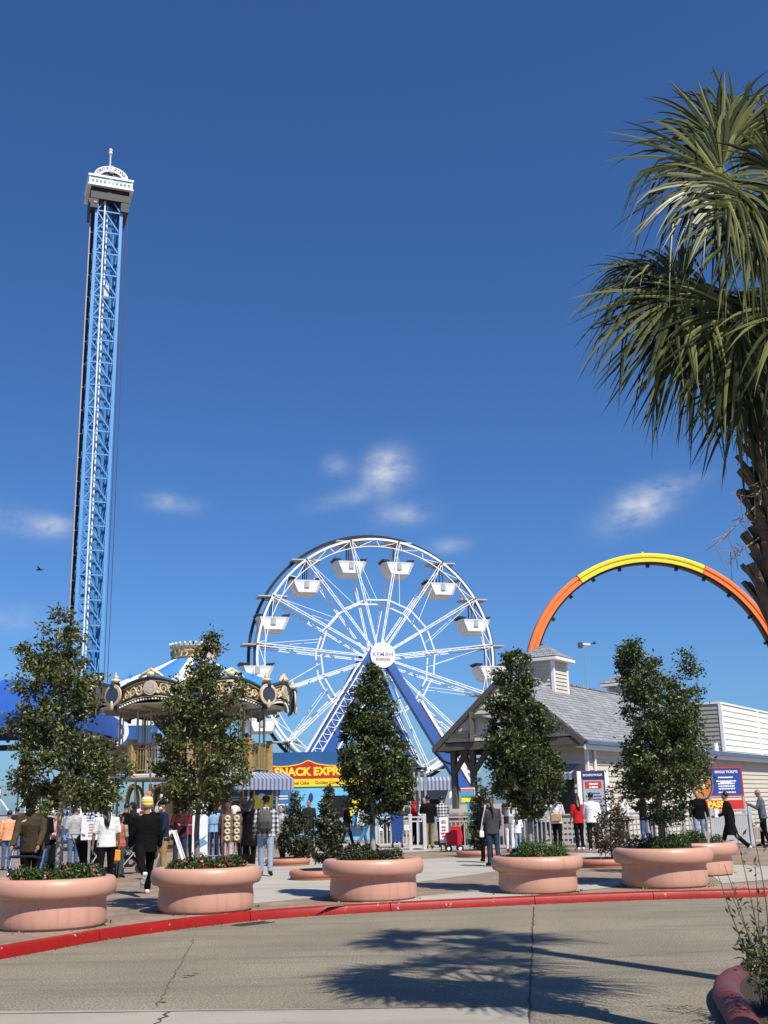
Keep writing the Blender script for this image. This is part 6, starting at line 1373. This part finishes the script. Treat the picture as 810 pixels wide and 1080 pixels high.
def person(lab, pos, h=1.70, face=0, top=None, pants=None, skin='m', hair=('short', None), legs=(4, 4, -4, 4), arms=((4, 8, 12), (4, 8, 12)), lean=0, coat=.84, sleeve=1, build=1.0, shoe=None, hat=None, fine=.013, nod=0, skirt=None, sk=None):
    """legs: (left hip, left knee, right hip, right knee) degrees; arms: ((forward, out, elbow) left, right); face: heading, 0 = away from the camera"""
    vr = random.Random(lab)
    if arms == ((4, 8, 12), (4, 8, 12)): arms = tuple((vr.uniform(-6, 14), vr.uniform(7, 13), vr.choice((12, 18, 30, 62, 85))) for _ in (0, 1))
    if legs == (4, 4, -4, 4): q_ = vr.choice((1, -1)); legs = (q_ * vr.uniform(3, 9), 3 + vr.uniform(0, 8), -q_ * vr.uniform(2, 9), 3 + vr.uniform(0, 10))
    if not lean: lean = vr.uniform(-2, 6)
    s = h / 1.75; root = thing('person', lab, 'person', pos, R(face), None)
    hz = .92; LJ = {}; low = 9
    for sd, (ha, kb) in ((-1, legs[:2]), (1, legs[2:])):
        hp = Vector((sd * .092 * build, 0, hz)); a = R(ha); kn = hp + Vector((sd * .012, math.sin(a), -math.cos(a))) * .43; b_ = a - R(kb); an = kn + Vector((0, math.sin(b_), -math.cos(b_))) * .42
        pit = max(-1.1, min(.5, b_ * .9)); fd = Vector((sd * .18, math.cos(pit), math.sin(pit))).normalized(); toe = an + fd * .17 + Vector((0, 0, -.055)); heel = an - fd * .06 + Vector((0, 0, -.06)); LJ[sd] = (hp, kn, an, toe, heel, fd); low = min(low, toe.z - .03, heel.z - .02)
    dz = -low
    up = Vector((0, 0, dz))
    LR_ = Matrix.Rotation(-R(lean), 3, 'X')
    def U(x, y, z): return (LR_ @ Vector((x * (build if abs(x) > .03 else 1), y, z - hz)) + Vector((0, 0, hz)) + up) * s
    def S(v): return (v + up) * s
    # arms
    AJ = {}
    for sd, (fw_, ab, el) in ((-1, arms[0]), (1, arms[1])):
        sh = Vector((sd * .175 * build, -.01, 1.415)); f = R(fw_); a = R(ab); u = Vector((sd * math.sin(a), math.sin(f) * math.cos(a), -math.cos(f) * math.cos(a))); e = sh + u * .285; f2 = R(fw_ + el); inn = -sd * .25 * min(1, el / 90); w = Vector((sd * math.sin(a) * .5 + inn, math.sin(f2), -math.cos(f2))).normalized(); wr = e + w * .25; AJ[sd] = (sh, e, wr, w)
    def Uv(v): return (LR_ @ Vector((v.x, v.y, v.z - hz)) + Vector((0, 0, hz)) + up) * s
    # body: one continuous figure
    B = MB(); turn = vr.uniform(-28, 28); nodm = Matrix.Rotation(R(turn), 3, 'Z') @ Matrix.Rotation(-R(nod or vr.uniform(-4, 12)), 3, 'X'); hc0 = Vector((0, .0, 1.50))
    def Hd(x, y, z): v = nodm @ (Vector((x, y, z)) - hc0) + hc0; return Uv(v)
    def hb_(c, r): B.ball(Hd(*c), tuple(q * s for q in r), 14, 10, LR_ @ nodm)
    hb_((0, .0, 1.648), (.074, .092, .105)); hb_((0, .035, 1.585), (.055, .062, .062)); hb_((0, .098, 1.622), (.014, .022, .022)); hb_((0, .085, 1.578), (.026, .016, .010)); hb_((0, .085, 1.665), (.05, .016, .012))
    for sd in (-1, 1): hb_((sd * .076, -.005, 1.632), (.012, .02, .032))
    B.tube([U(0, -.015, 1.40), U(0, -.005, 1.50), Hd(0, 0, 1.58)], [.075 * s, .055 * s, .052 * s], 12)
    B.loft([(U(0, 0, .90), LR_ @ Vector((.14 * s, 0, 0)), LR_ @ Vector((0, .10 * s, 0))), (U(0, 0, 1.08), LR_ @ Vector((.12 * s, 0, 0)), LR_ @ Vector((0, .085 * s, 0))), (U(0, 0, 1.28), LR_ @ Vector((.145 * s, 0, 0)), LR_ @ Vector((0, .095 * s, 0))), (U(0, -.01, 1.41), LR_ @ Vector((.14 * s, 0, 0)), LR_ @ Vector((0, .07 * s, 0))), (U(0, -.01, 1.45), LR_ @ Vector((.06 * s, 0, 0)), LR_ @ Vector((0, .05 * s, 0)))], 14)
    for sd in (-1, 1):
        sh, e, wr, w = AJ[sd]; B.tube([Uv(Vector((sd * .08, -.01, 1.39))), Uv(sh), Uv(sh.lerp(e, .5)), Uv(e), Uv(e.lerp(wr, .4)), Uv(wr)], [q * s for q in (.05, .05, .043, .036, .036, .024)], 10)
        sdv = Vector((0, 1, 0)) - w * w.y; sdv = sdv.normalized() if sdv.length > .1 else Vector((0, 0, 1)); th = sdv; nrm = w.cross(sdv)
        B.tube([Uv(wr - w * .01), Uv(wr + w * .045), Uv(wr + w * .085)], [.022 * s, .032 * s, .028 * s], 8)
        for k in range(4):
            o = (k - 1.5) * .0185; b0 = wr + w * .075 + sdv * o; ln = (.062, .072, .076, .058)[k]; cur = nrm * (-sd) * .022 * (1 if True else 0); B.tube([Uv(b0), Uv(b0 + w * ln * .5 + cur * .3), Uv(b0 + w * ln * .85 + cur)], [.0095 * s, .009 * s, .0075 * s], 6)
        t0 = wr + w * .03 + sdv * .026; B.tube([Uv(t0), Uv(t0 + sdv * .022 + w * .028), Uv(t0 + sdv * .026 + w * .06)], [.012 * s, .011 * s, .009 * s], 6)
        hp, kn, an, toe, heel, fd = LJ[sd]; B.tube([S(hp + Vector((0, 0, .05))), S(hp.lerp(kn, .4)), S(kn), S(kn.lerp(an, .3)), S(an)], [q * s for q in (.085, .075, .053, .053, .036)], 10)
        B.tube([S(heel + Vector((0, 0, .015))), S(an + fd * .06 - Vector((0, 0, .035))), S(toe)], [.03 * s, .034 * s, .024 * s], 8)
    body = B.build('body', SKIN[skin], root, remesh=fine * s, sm=1)
    back = abs(((face + 180) % 360) - 180) < 75
    if not back:
        for sd in (-1, 1): q = MB(); q.ball(Hd(sd * .03, .082, 1.643), (.010 * s, .007 * s, .006 * s), 8, 6); q.build('eye', EYE, root)
    # trousers
    if pants:
        T = MB(); X = LR_ @ Vector((s, 0, 0)); Yv = LR_ @ Vector((0, s, 0)); wd = build
        T.loft([(S(Vector((0, 0, .80))), Vector((.15 * s * wd, 0, 0)), Vector((0, .10 * s, 0))), (S(Vector((0, -.01, .88))), Vector((.178 * s * wd, 0, 0)), Vector((0, .128 * s, 0))), (U(0, -.005, .95), X * .172 * wd, Yv * .122), (U(0, 0, 1.05), X * .152 * wd, Yv * .108)], 16)
        for sd in (-1, 1): hp, kn, an, *_ = LJ[sd]; T.tube([S(hp + Vector((0, -.005, .02))), S(hp.lerp(kn, .45)), S(kn), S(kn.lerp(an, .35)), S(kn.lerp(an, .75)), S(an + (an - kn).normalized() * .015)], [q * s * (1 + .5 * (wd - 1)) for q in (.095, .088, .068, .066, .060, .062)], 12)
        T.build('trousers', pants, root, remesh=.017 * s, sm=2)
    if skirt:
        T = MB(); T.loft([(S(Vector((0, 0, .42))), Vector((.26 * s, 0, 0)), Vector((0, .24 * s, 0))), (S(Vector((0, 0, .8))), Vector((.2 * s, 0, 0)), Vector((0, .16 * s, 0))), (U(0, 0, 1.04), Vector((.155 * s, 0, 0)), Vector((0, .11 * s, 0)))], 18); T.build('skirt', skirt, root, remesh=.017 * s)
    # top or coat with sleeves
    if top:
        T = MB(); X = LR_ @ Vector((s, 0, 0)); Yv = LR_ @ Vector((0, s, 0)); wd = build; fl = max(0, .84 - coat)
        rows = []
        if coat < .8: rows += [(S(Vector((0, -.01, coat))), Vector(((.20 + fl * .1) * s * wd, 0, 0)), Vector((0, (.15 + fl * .1) * s, 0))), (S(Vector((0, -.005, .84))), Vector((.198 * s * wd, 0, 0)), Vector((0, .145 * s, 0)))]
        else: rows += [(U(0, -.005, coat), X * .192 * wd, Yv * .138)]
        rows += [(U(0, 0, max(1.0, coat + .1)), X * .178 * wd, Yv * .126), (U(0, 0, 1.12), X * .174 * wd, Yv * .124), (U(0, 0, 1.28), X * .188 * wd, Yv * .135), (U(0, -.01, 1.38), X * .182 * wd, Yv * .115), (U(0, -.012, 1.45), X * .115 * wd, Yv * .08), (U(0, -.01, 1.50), X * .064, Yv * .062)]
        T.loft(rows, 18)
        for sd in (-1, 1):
            sh, e, wr, w = AJ[sd]; en = 1.0 if sleeve == 1 else sleeve
            pts = [Vector((sd * .10 * wd, -.01, 1.40)), sh, sh.lerp(e, .5), e]; rr = [.068, .073, .064, .058]
            if sleeve == 1: pts += [e.lerp(wr, .5), wr + w * .005]; rr += [.052, .046]
            T.tube([Uv(p) for p in pts], [q * s for q in rr], 12)
        T.build('jacket' if sleeve == 1 else 'shirt', top, root, remesh=.016 * s, sm=2)
    shm = shoe or cloth('shoe_black', (.02, .02, .02), rough=.6)
    for sd in (-1, 1):
        hp, kn, an, toe, heel, fd = LJ[sd]; q = MB(); q.tube([S(heel - fd * .012 + Vector((0, 0, .012))), S(an - Vector((0, 0, .03)) + fd * .02), S(toe - fd * .04 + Vector((0, 0, .012))), S(toe + fd * .045)], [.040 * s, .046 * s, .042 * s, .028 * s], 10); q.tube([S(an + Vector((0, 0, .02))), S(an - Vector((0, 0, .04)))], [.045 * s, .045 * s], 10); q.build('shoe', shm, root, remesh=.014 * s, sm=1)
    kind, hm_ = hair; hm_ = hm_ or HAIRB
    if kind != 'none':
        q = MB(); MM = LR_ @ nodm
        q.ball(Hd(0, -.018, 1.672), (.083 * s, .092 * s, .098 * s), 14, 10, MM)
        if kind in ('long', 'mid'):
            zb2 = 1.27 if kind == 'long' else 1.40
            q.loft([(Hd(0, -.03, 1.70), MM @ Vector((.088 * s, 0, 0)), MM @ Vector((0, .08 * s, 0))), (Hd(0, -.05, 1.58), MM @ Vector((.096 * s, 0, 0)), MM @ Vector((0, .062 * s, 0))), (U(0, -.10, 1.45), MM @ Vector((.085 * s, 0, 0)), MM @ Vector((0, .05 * s, 0))), (U(0, -.15, (1.45 + zb2) / 2), MM @ Vector((.07 * s, 0, 0)), MM @ Vector((0, .036 * s, 0))), (U(0.01, -.15, zb2), MM @ Vector((.04 * s, 0, 0)), MM @ Vector((0, .02 * s, 0)))], 14)
        if kind == 'bun': q.ball(Hd(0, -.10, 1.74), .05 * s, 10, 8)
        if kind == 'tail': q.tube([Hd(0, -.11, 1.70), Hd(0, -.15, 1.60), U(0, -.17, 1.42), U(0, -.16, 1.22)], [q_ * s for q_ in (.03, .042, .038, .012)], 10)
        q.build('hair', hm_, root, remesh=.013 * s, sm=2)
    if hat:
        hk, hmm = hat; q = MB(); MM = LR_ @ nodm
        if hk == 'knit': q.ball(Hd(0, -.012, 1.71), (.115 * s, .125 * s, .135 * s), 16, 12, MM); q.tube([Hd(0, -.01, 1.675), Hd(0, -.01, 1.71)], [.118 * s, .12 * s], 16); ho = q.build('hat', hmm, root, remesh=.013 * s); z = MB(); z.ball(Hd(.03, -.03, 1.86), .05 * s, 12, 9); z.build('pompom', mat('pompom_orange', (.75, .16, .04), .9, .2, 40), ho, smooth=True)
        elif hk == 'cap': q.ball(Hd(0, -.01, 1.70), (.092 * s, .104 * s, .075 * s), 14, 10, MM); q.ball(Hd(0, .11, 1.685), (.07 * s, .085 * s, .012 * s), 12, 8, MM); q.build('cap', hmm, root, remesh=.011 * s)
        elif hk == 'hood': q.ball(Hd(0, -.025, 1.655), (.108 * s, .118 * s, .135 * s), 14, 10, MM); q.tube([U(0, -.04, 1.44), Hd(0, -.05, 1.58)], [.11 * s, .09 * s], 12); q.build('hood', hmm, root, remesh=.014 * s)
    if not back and sk == 'mask': q = MB(); q.ball(Hd(0, .065, 1.590), (.056 * s, .048 * s, .05 * s), 12, 8, LR_ @ nodm); q.build('face_mask', mat('mask_white', (.6, .62, .66), .8), root, smooth=True)
    root['_dz'] = 0; del root['_dz']
    return root
def foot(x, y): return gnd(x, y)
def stand(x, Y): return Vector((at(x, 880, Y).x, Y, PZ))
BLK = cloth('black', (.008, .008, .009)); JEAN = cloth('blue_jeans', (.09, .15, .27), var=.25); JEANL = cloth('pale_jeans', (.30, .38, .50), var=.2); JEAND = cloth('dark_jeans', (.03, .05, .09)); WHT = cloth('white', (.72, .72, .72), var=.05); KHK = cloth('khaki', (.34, .24, .12)); GRYC = cloth('grey', (.065, .066, .072)); NVY = cloth('navy', (.02, .026, .055)); RED = cloth('red', (.55, .02, .03)); OLV = cloth('olive_brown', (.075, .058, .036)); MAR = cloth('maroon', (.07, .02, .025)); PCH = cloth('peach', (.75, .32, .17)); PNK = cloth('pink', (.7, .35, .38)); SHW = cloth('shoe_white', (.75, .73, .72), var=.06, rough=.5); LBL = cloth('pale_blue', (.25, .42, .62)); GRN = cloth('dark_green', (.06, .08, .05)); TAN = cloth('tan', (.42, .30, .18)); CHR = cloth('charcoal', (.025, .025, .028)); LGR = cloth('light_grey', (.45, .45, .46))
WALK = (22, 6, -20, 28); STEP = (-18, 22, 16, 4); ARMW = ((-18, 8, 14), (16, 8, 16)); UPH = ((30, 8, 95), (25, 8, 95)); FOLD = ((22, 6, 80), (24, 6, 78))
people_a = [
 dict(lab='person in a peach-orange top and jeans at the left edge, seen from behind', pos=foot(6, 918), h=1.58, face=10, top=PCH, pants=JEAN, hair=('short', None), legs=(4, 2, -6, 4)),
 dict(lab='man in an olive brown hooded pullover leaning on a rolling walker', pos=foot(30, 957), h=1.80, face=176, top=OLV, pants=BLK, skin='m', hair=('short', None), arms=((24, 5, 22), (24, 5, 22)), lean=9, build=1.14, nod=28, fine=.009),
 dict(lab='person with a pink and white scarf and black coat left of the bare trunk', pos=foot(55, 932), h=1.52, face=140, top=PNK, skirt=BLK, pants=BLK, skin='l', hair=('mid', None), arms=FOLD, coat=1.1),
 dict(lab='woman in a loose white blouse with long black hair, walking away', pos=foot(110, 941), h=1.66, face=14, top=WHT, pants=BLK, hair=('long', HAIRB), legs=(-10, 14, 10, 3), arms=((2, 14, 10), (6, 12, 14)), sleeve=.9, coat=.86, build=1.06, shoe=SHW, fine=.009),
 dict(lab='man in black jacket and striped bobble hat striding away in white shoes', pos=foot(152, 944), h=1.76, face=22, top=BLK, pants=BLK, hair=('short', HAIRN), legs=(-32, 44, 24, 2), arms=((8, 12, 20), (2, 12, 14)), hat=('knit', None), shoe=SHW, build=1.16, fine=.009, coat=.80),
 dict(lab='person in navy jacket and black cap behind the bobble-hatted man', pos=foot(171, 929), h=1.70, face=120, top=NVY, pants=KHK, hair=('short', None), hat=('cap', BLK), arms=((14, 8, 30), (10, 8, 20)), sk='mask'),
 dict(lab='child in a red and green patterned jacket between the white blouse and the black jacket', pos=foot(125, 926), h=1.42, face=-20, top=plaid('cloth_red_green', (.5, .05, .05), (.25, .32, .18), .16), pants=GRYC, hair=('mid', None), build=1.05),
 dict(lab='person in dark maroon with folded arms behind the sandwich board', pos=foot(189, 920), h=1.66, face=165, top=MAR, pants=JEAND, hair=('long', None), arms=FOLD),
 dict(lab='person with a brown hood standing behind the board of cream rings', pos=stand(240, 29.6), h=1.62, face=0, top=cloth('brown', (.10, .06, .045)), pants=cloth('pink_print', (.55, .4, .42), var=.5, scale=14), hat=('hood', cloth('brown', (.10, .06, .045))), hair=('none', None)),
 dict(lab='tall person in a long black coat left of the plaid-shirted man', pos=foot(263, 921), h=1.74, face=-25, top=BLK, pants=BLK, coat=.60, hair=('mid', None), arms=((20, 10, 40), (8, 8, 14))),
 dict(lab='person in dark grey with a hood up under the striped awning', pos=foot(256, 915), h=1.70, face=150, top=CHR, pants=BLK, hat=('hood', CHR), hair=('none', None), skin='d'),
 dict(lab='man in black and white checked shirt, black cap and blue jeans, with a grey backpack', pos=foot(280, 924), h=1.76, face=6, top=plaid('cloth_check', (.62, .62, .62), (.02, .02, .025), .105), pants=JEANL, hair=('short', None), hat=('cap', BLK), legs=(6, 2, -8, 3), arms=((4, 12, 12), (4, 12, 12)), build=1.1, shoe=None, fine=.010),
 dict(lab='fair-haired person in a pale jacket and dark trousers right of the plaid-shirted man', pos=foot(297, 911), h=1.55, face=150, top=LGR, pants=MAR, skin='l', hair=('mid', HAIRN)),
 dict(lab='dark-haired man in grey between the two conical shrubs', pos=foot(326, 899), h=1.74, face=175, top=CHR, pants=BLK, skin='m', hair=('short', None)),
 dict(lab='woman in a black coat carrying a blue bag, walking right near the yellow board', pos=foot(366, 894), h=1.72, face=-75, top=BLK, pants=BLK, skin='l', hair=('mid', HAIRN), legs=WALK, arms=((30, 8, 50), (10, 8, 20)), coat=.66),
 dict(lab='person in a white top and jeans stepping right behind the cone-shaped tree', pos=foot(384, 894), h=1.68, face=-40, top=WHT, pants=JEAN, skin='m', hair=('short', None), legs=WALK, arms=ARMW),
 dict(lab='man in a black hooded jacket and khaki trousers waiting at the gate', pos=foot(453, 896), h=1.80, face=8, top=BLK, pants=KHK, hair=('short', None), arms=UPH, build=1.15),
 dict(lab='person in a black and white checked shirt behind the narrow white board', pos=foot(467, 894), h=1.76, face=-10, top=plaid('cloth_check', (.62, .62, .62), (.02, .02, .025), .105), pants=BLK, hair=('short', None), arms=UPH),
 dict(lab='person with a red hood and a dark backpack beyond the pale fence', pos=stand(437, 45.5), h=1.66, face=-80, top=RED, pants=BLK, hat=('hood', RED), hair=('none', None)),
 dict(lab='woman in a charcoal jacket with very long brown hair, seen from behind', pos=foot(521, 914), h=1.62, face=12, top=GRYC, pants=JEAND, hair=('tail', HAIRN), coat=.80, arms=((10, 10, 30), (8, 8, 24)), build=1.06, legs=(2, 2, -6, 6), fine=.010),
 dict(lab='person in black just left of the woman with long brown hair', pos=foot(514, 910), h=1.62, face=5, top=BLK, pants=BLK, hair=('short', None)),
 dict(lab='person in a black and white jacket and white trousers left of the tree trunk', pos=foot(539, 899), h=1.74, face=-15, top=plaid('cloth_black_white_panel', (.02, .02, .02), (.6, .6, .6), .55), pants=WHT, hair=('short', None), skin='l', arms=UPH),
 dict(lab='small child with long black hair in a white top beside the white trousers', pos=foot(547, 899), h=1.15, face=-8, top=WHT, pants=JEANL, hair=('long', None)),
 dict(lab='person in a pale blue top and pink cap beyond the picket fence', pos=stand(566, 41.5), h=1.60, face=160, top=LBL, pants=JEAND, hat=('cap', PNK), hair=('short', None), skin='l'),
 dict(lab='woman in white top and black trousers with a tan shoulder bag at the fence', pos=foot(589, 897), h=1.66, face=-20, top=WHT, pants=BLK, hair=('mid', None), arms=UPH),
 dict(lab='person in a grey jacket beside the woman with the tan bag', pos=stand(577, 40), h=1.62, face=15, top=LGR, pants=GRYC, hair=('short', HAIRN), arms=UPH),
 dict(lab='woman in a red vest and black leggings at the fence', pos=foot(612, 897), h=1.66, face=10, top=RED, pants=BLK, hair=('long', None), sleeve=.9, shoe=SHW, arms=((6, 10, 20), (10, 10, 30))),
 dict(lab='person in a white shirt and loose dark trousers right of the red vest', pos=foot(627, 899), h=1.72, face=-10, top=WHT, pants=CHR, hair=('short', None), shoe=SHW, arms=((16, 10, 50), (8, 10, 20)), build=1.05),
 dict(lab='person in a white top beyond the fence behind the reddish shrub', pos=stand(659, 41.5), h=1.62, face=150, top=WHT, pants=JEAND, hair=('short', HAIRN), skin='l'),
 dict(lab='person in black jacket and jeans holding a phone left of the dark tree trunk', pos=foot(681, 893), h=1.70, face=60, top=BLK, pants=JEAN, hair=('mid', None), arms=UPH),
 dict(lab='person in a white shirt beyond the fence beside the dark tree trunk', pos=stand(689, 42), h=1.70, face=20, top=WHT, pants=GRYC, hair=('short', None)),
 dict(lab='man in a black sweater and pale blue jeans facing the camera by the red banner', pos=foot(740, 893), h=1.74, face=170, top=BLK, pants=JEANL, skin='l', hair=('short', HAIRN), build=1.12, arms=((4, 14, 20), (4, 12, 18))),
 dict(lab='woman in a long black coat striding left across the plaza on the right', pos=foot(773, 901), h=1.70, face=62, top=BLK, pants=BLK, hair=('short', None), legs=WALK, arms=((20, 8, 60), (-14, 10, 16)), coat=.55, shoe=SHW, skin='l'),
 dict(lab='bald man in a grey-blue jacket at the right edge of the photo', pos=foot(808, 894), h=1.72, face=70, top=cloth('slate', (.12, .14, .18)), pants=BLK, skin='m', hair=('none', None), arms=UPH),
 dict(lab='dark figure behind the pale fence left of the grey kiosk', pos=stand(411, 47), h=1.66, face=165, top=NVY, pants=JEAND, hair=('short', None)),
 dict(lab='person in a pale blue shirt beyond the pale fence, left of the blue bin', pos=stand(407, 45), h=1.60, face=30, top=LBL, pants=CHR, hair=('short', HAIRN)),
 dict(lab='person in a dark jacket right behind the blue bin', pos=stand(418, 44.5), h=1.72, face=-60, top=CHR, pants=BLK, hair=('short', None)),
 dict(lab='person in white in the porch behind the checked shirt', pos=stand(449, 44), h=1.76, face=170, top=WHT, pants=JEAND, hair=('short', None), skin='l'),
 dict(lab='person in a grey top and blue jeans behind the steel barrier near the white banner', pos=stand(78, 31), h=1.66, face=25, top=LGR, pants=JEAN, hair=('short', HAIRN)),
 dict(lab='person in a black jacket behind the child in the patterned jacket', pos=stand(131, 31.5), h=1.70, face=-30, top=BLK, pants=JEAND, hair=('short', None)),
 dict(lab='person in a pale shirt beyond the blue barrier, right of the white panel', pos=stand(225, 36), h=1.64, face=30, top=LBL, pants=NVY, hair=('short', None)),
 dict(lab='person in grey between the tan bag and the red vest, deeper in the queue', pos=stand(601, 42), h=1.66, face=170, top=GRYC, pants=BLK, hair=('short', None), skin='l'),
 dict(lab='person in a black jacket close behind the olive pullover, left of the bare trunk', pos=stand(44, 25), h=1.68, face=20, top=BLK, pants=JEAND, hair=('short', None)),
 dict(lab='person in maroon right behind the white banner', pos=stand(97, 30), h=1.62, face=160, top=MAR, pants=BLK, hair=('mid', None)),
 dict(lab='person with a dark hood behind the left shoulder of the striding man', pos=stand(139, 33), h=1.72, face=150, top=CHR, pants=BLK, hat=('hood', CHR), hair=('none', None)),
 dict(lab='person in dark red between the navy jacket and the white panel', pos=stand(197, 33.5), h=1.60, face=30, top=cloth('dark_red', (.18, .02, .025)), pants=BLK, hair=('mid', None)),
 dict(lab='person in a black top under the carousel just left of the navy jacket', pos=stand(161, 37), h=1.70, face=170, top=BLK, pants=GRYC, skin='d', hair=('short', None)),
 dict(lab='person in navy beyond the blue barrier left of the cream rings', pos=stand(231, 38), h=1.72, face=10, top=NVY, pants=BLK, hair=('short', None)),
 dict(lab='person in a dark coat at the far left behind the peach-orange top', pos=stand(17, 40), h=1.70, face=40, top=NVY, pants=JEAN, hair=('short', None)),
]
KN = knit()
for d in people_a:
    d = dict(d)
    if d.get('hat') and d['hat'][1] is None: d['hat'] = (d['hat'][0], KN)
    person(**d)

# ------------------------------------------------------------------ things people carry or push
def bag(lab, c, d, m, strap=None, name='shoulder_bag', cat='bag'):
    ro = thing(name, lab, cat, c); q = MB(); q.box((0, 0, 0), d); q.build('pouch', m, ro, bevel=min(d) * .3)
    if strap: q = MB(); q.tube(spline([Vector(p) for p in strap], 5), .012, 5); q.build('strap', m, ro)
p_ = foot(280, 924); bpk = thing('backpack', 'grey backpack on the back of the plaid-shirted man', 'backpack', p_ + Vector((0, -.20, 1.24)), R(6))
q = MB(); q.loft([((0, 0, -.24), (.14, 0, 0), (0, .08, 0)), ((0, -.02, -.15), (.17, 0, 0), (0, .11, 0)), ((0, -.01, .10), (.165, 0, 0), (0, .10, 0)), ((0, .01, .22), (.12, 0, 0), (0, .07, 0)), ((0, .02, .25), (.06, 0, 0), (0, .04, 0))], 16); bm_ = cloth('backpack_grey', (.11, .11, .105)); q.build('body', bm_, bpk, smooth=True)
q = MB(); q.box((0, -.115, -.10), (.22, .06, .18)); q.build('pocket', cloth('backpack_dark', (.06, .06, .06)), bpk, bevel=.02)
for s in (-1, 1): q = MB(); q.tube(spline([Vector((s * .10, .04, .2)), Vector((s * .13, .10, .30)), Vector((s * .15, .30, .2)), Vector((s * .15, .33, 0))], 5), .02, 6); q.build('strap', bm_, bpk)
p_ = foot(589, 897); bag('tan shoulder bag carried by the woman in the white top at the fence', p_ + Vector((-.06, -.24, 1.02)), (.36, .12, .26), TAN, [(.14, .0, .13), (.22, .06, .42), (.1, .12, .46), (-.1, .12, .3), (-.15, 0, .13)])
p_ = foot(521, 914); bag('small white bag hanging from the shoulder of the long-haired woman', p_ + Vector((-.27, -.02, .78)), (.11, .08, .16), WHT, [(-.02, 0, .08), (.03, -.05, .35), (.1, -.08, .62), (.1, .03, .64), (.02, .04, .08)])
p_ = foot(366, 894); bag('bright blue bag held by the woman in the black coat', p_ + Vector((.34, -.06, .98)), (.26, .14, .5), mat('bag_blue', (.05, .28, .65), .5), None)
p_ = foot(125, 926); bag('orange bag hanging beside the patterned-jacket child', p_ + Vector((-.02, -.25, .52)), (.20, .1, .26), mat('bag_orange', (.8, .28, .04), .5), [(-.06, 0, .13), (-.03, 0, .28), (.03, 0, .28), (.06, 0, .13)], 'tote_bag')
p_ = foot(773, 901); bag('white paper bag held in front by the woman in the black coat', p_ + Vector((-.36, -.05, 1.10)), (.14, .08, .26), WHT, None, 'paper_bag')
p_ = foot(437, 893); q_ = stand(437, 45.5); ro = thing('backpack', 'dark grey backpack worn by the red-hooded person', 'backpack', q_ + Vector((-.24, -.02, 1.2))); q = MB(); q.box((0, 0, 0), (.22, .32, .46)); q.build('body', GRYC, ro, bevel=.06); q = MB(); q.box((-.12, 0, -.08), (.06, .22, .2)); q.build('pocket', CHR, ro, bevel=.02)
# rolling walker
wp = foot(30, 957) + Vector((.05, -.48, 0)); rw = thing('rolling_walker', 'blue-framed rolling walker with a black seat pushed by the man in the olive pullover', 'walker', wp, R(-8))
WB = mat('walker_blue', (.10, .16, .36), .35, .1, 5, metal=.4)
for s in (-1, 1):
    q = MB(); q.tube([(s * .25, -.30, .1), (s * .27, .0, .62), (s * .28, .12, .92), (s * .28, .24, .97)], .02, 8); q.tube([(s * .27, .28, .1), (s * .27, .05, .66)], .02, 8); q.build('side_frame', WB, rw)
    q = MB(); q.tube([(s * .28, .16, .955), (s * .28, .30, .975)], .028, 8); q.build('handle', BLACKM, rw)
    for y in (-.30, .28): q = MB(); q.tube([(s * .25 - .02, y, .1), (s * .25 + .02, y, .1)], .10, 16); q.build('wheel', BLACKM, rw)
q = MB(); q.box((0, .02, .60), (.46, .30, .05)); q.build('seat', BLACKM, rw, bevel=.015)
q = MB(); q.box((0, -.05, .46), (.42, .22, .24)); q.build('basket', mat('basket_navy', (.02, .025, .05), .7), rw, bevel=.02)
q = MB(); q.tube([(-.28, .02, .80), (-.2, -.14, .84), (.2, -.14, .84), (.28, .02, .80)], .022, 8); q.build('backrest', BLACKM, rw)
# pushchairs
def pushchair(lab, p, rz):
    ro = thing('pushchair', lab, 'pushchair', p, rz, 'pushchairs in the crowd'); q = MB()
    for s in (-1, 1): q.tube([(s * .22, -.35, .12), (s * .22, .1, .6), (s * .22, .42, 1.02)], .016, 6); q.tube([(s * .22, .32, .12), (s * .22, -.1, .6)], .016, 6)
    q.tube([(-.22, .42, 1.02), (.22, .42, 1.02)], .02, 6); q.build('frame', GREYM, ro)
    q = MB(); q.prism([(-.2, -.28, .38), (-.2, .1, .34), (-.2, .30, .85), (-.2, .24, .88), (-.2, .04, .46), (-.2, -.28, .48)], (.4, 0, 0)); q.build('seat', BLK, ro, bevel=.02)
    q = MB(); q.lathe([(.30, .0), (.28, .12), (.2, .22), (.02, .27)], 14, (0, .08, .82), 0, PI, .8, 1); q.build('hood', cloth('pushchair_dark', (.03, .032, .04)), ro)
    for s in (-1, 1):
        for y in (-.35, .32): q = MB(); q.tube([(s * .24 - .02, y, .12), (s * .24 + .02, y, .12)], .12, 14); q.build('wheel', BLACKM, ro)
pushchair('dark pushchair between the bare trunk and the woman in the white blouse', foot(93, 926), R(150)); pushchair('dark pushchair behind the striding man in the bobble hat', foot(137, 922), R(-60))
# white print on the navy jacket, left over from close up
apply_all()
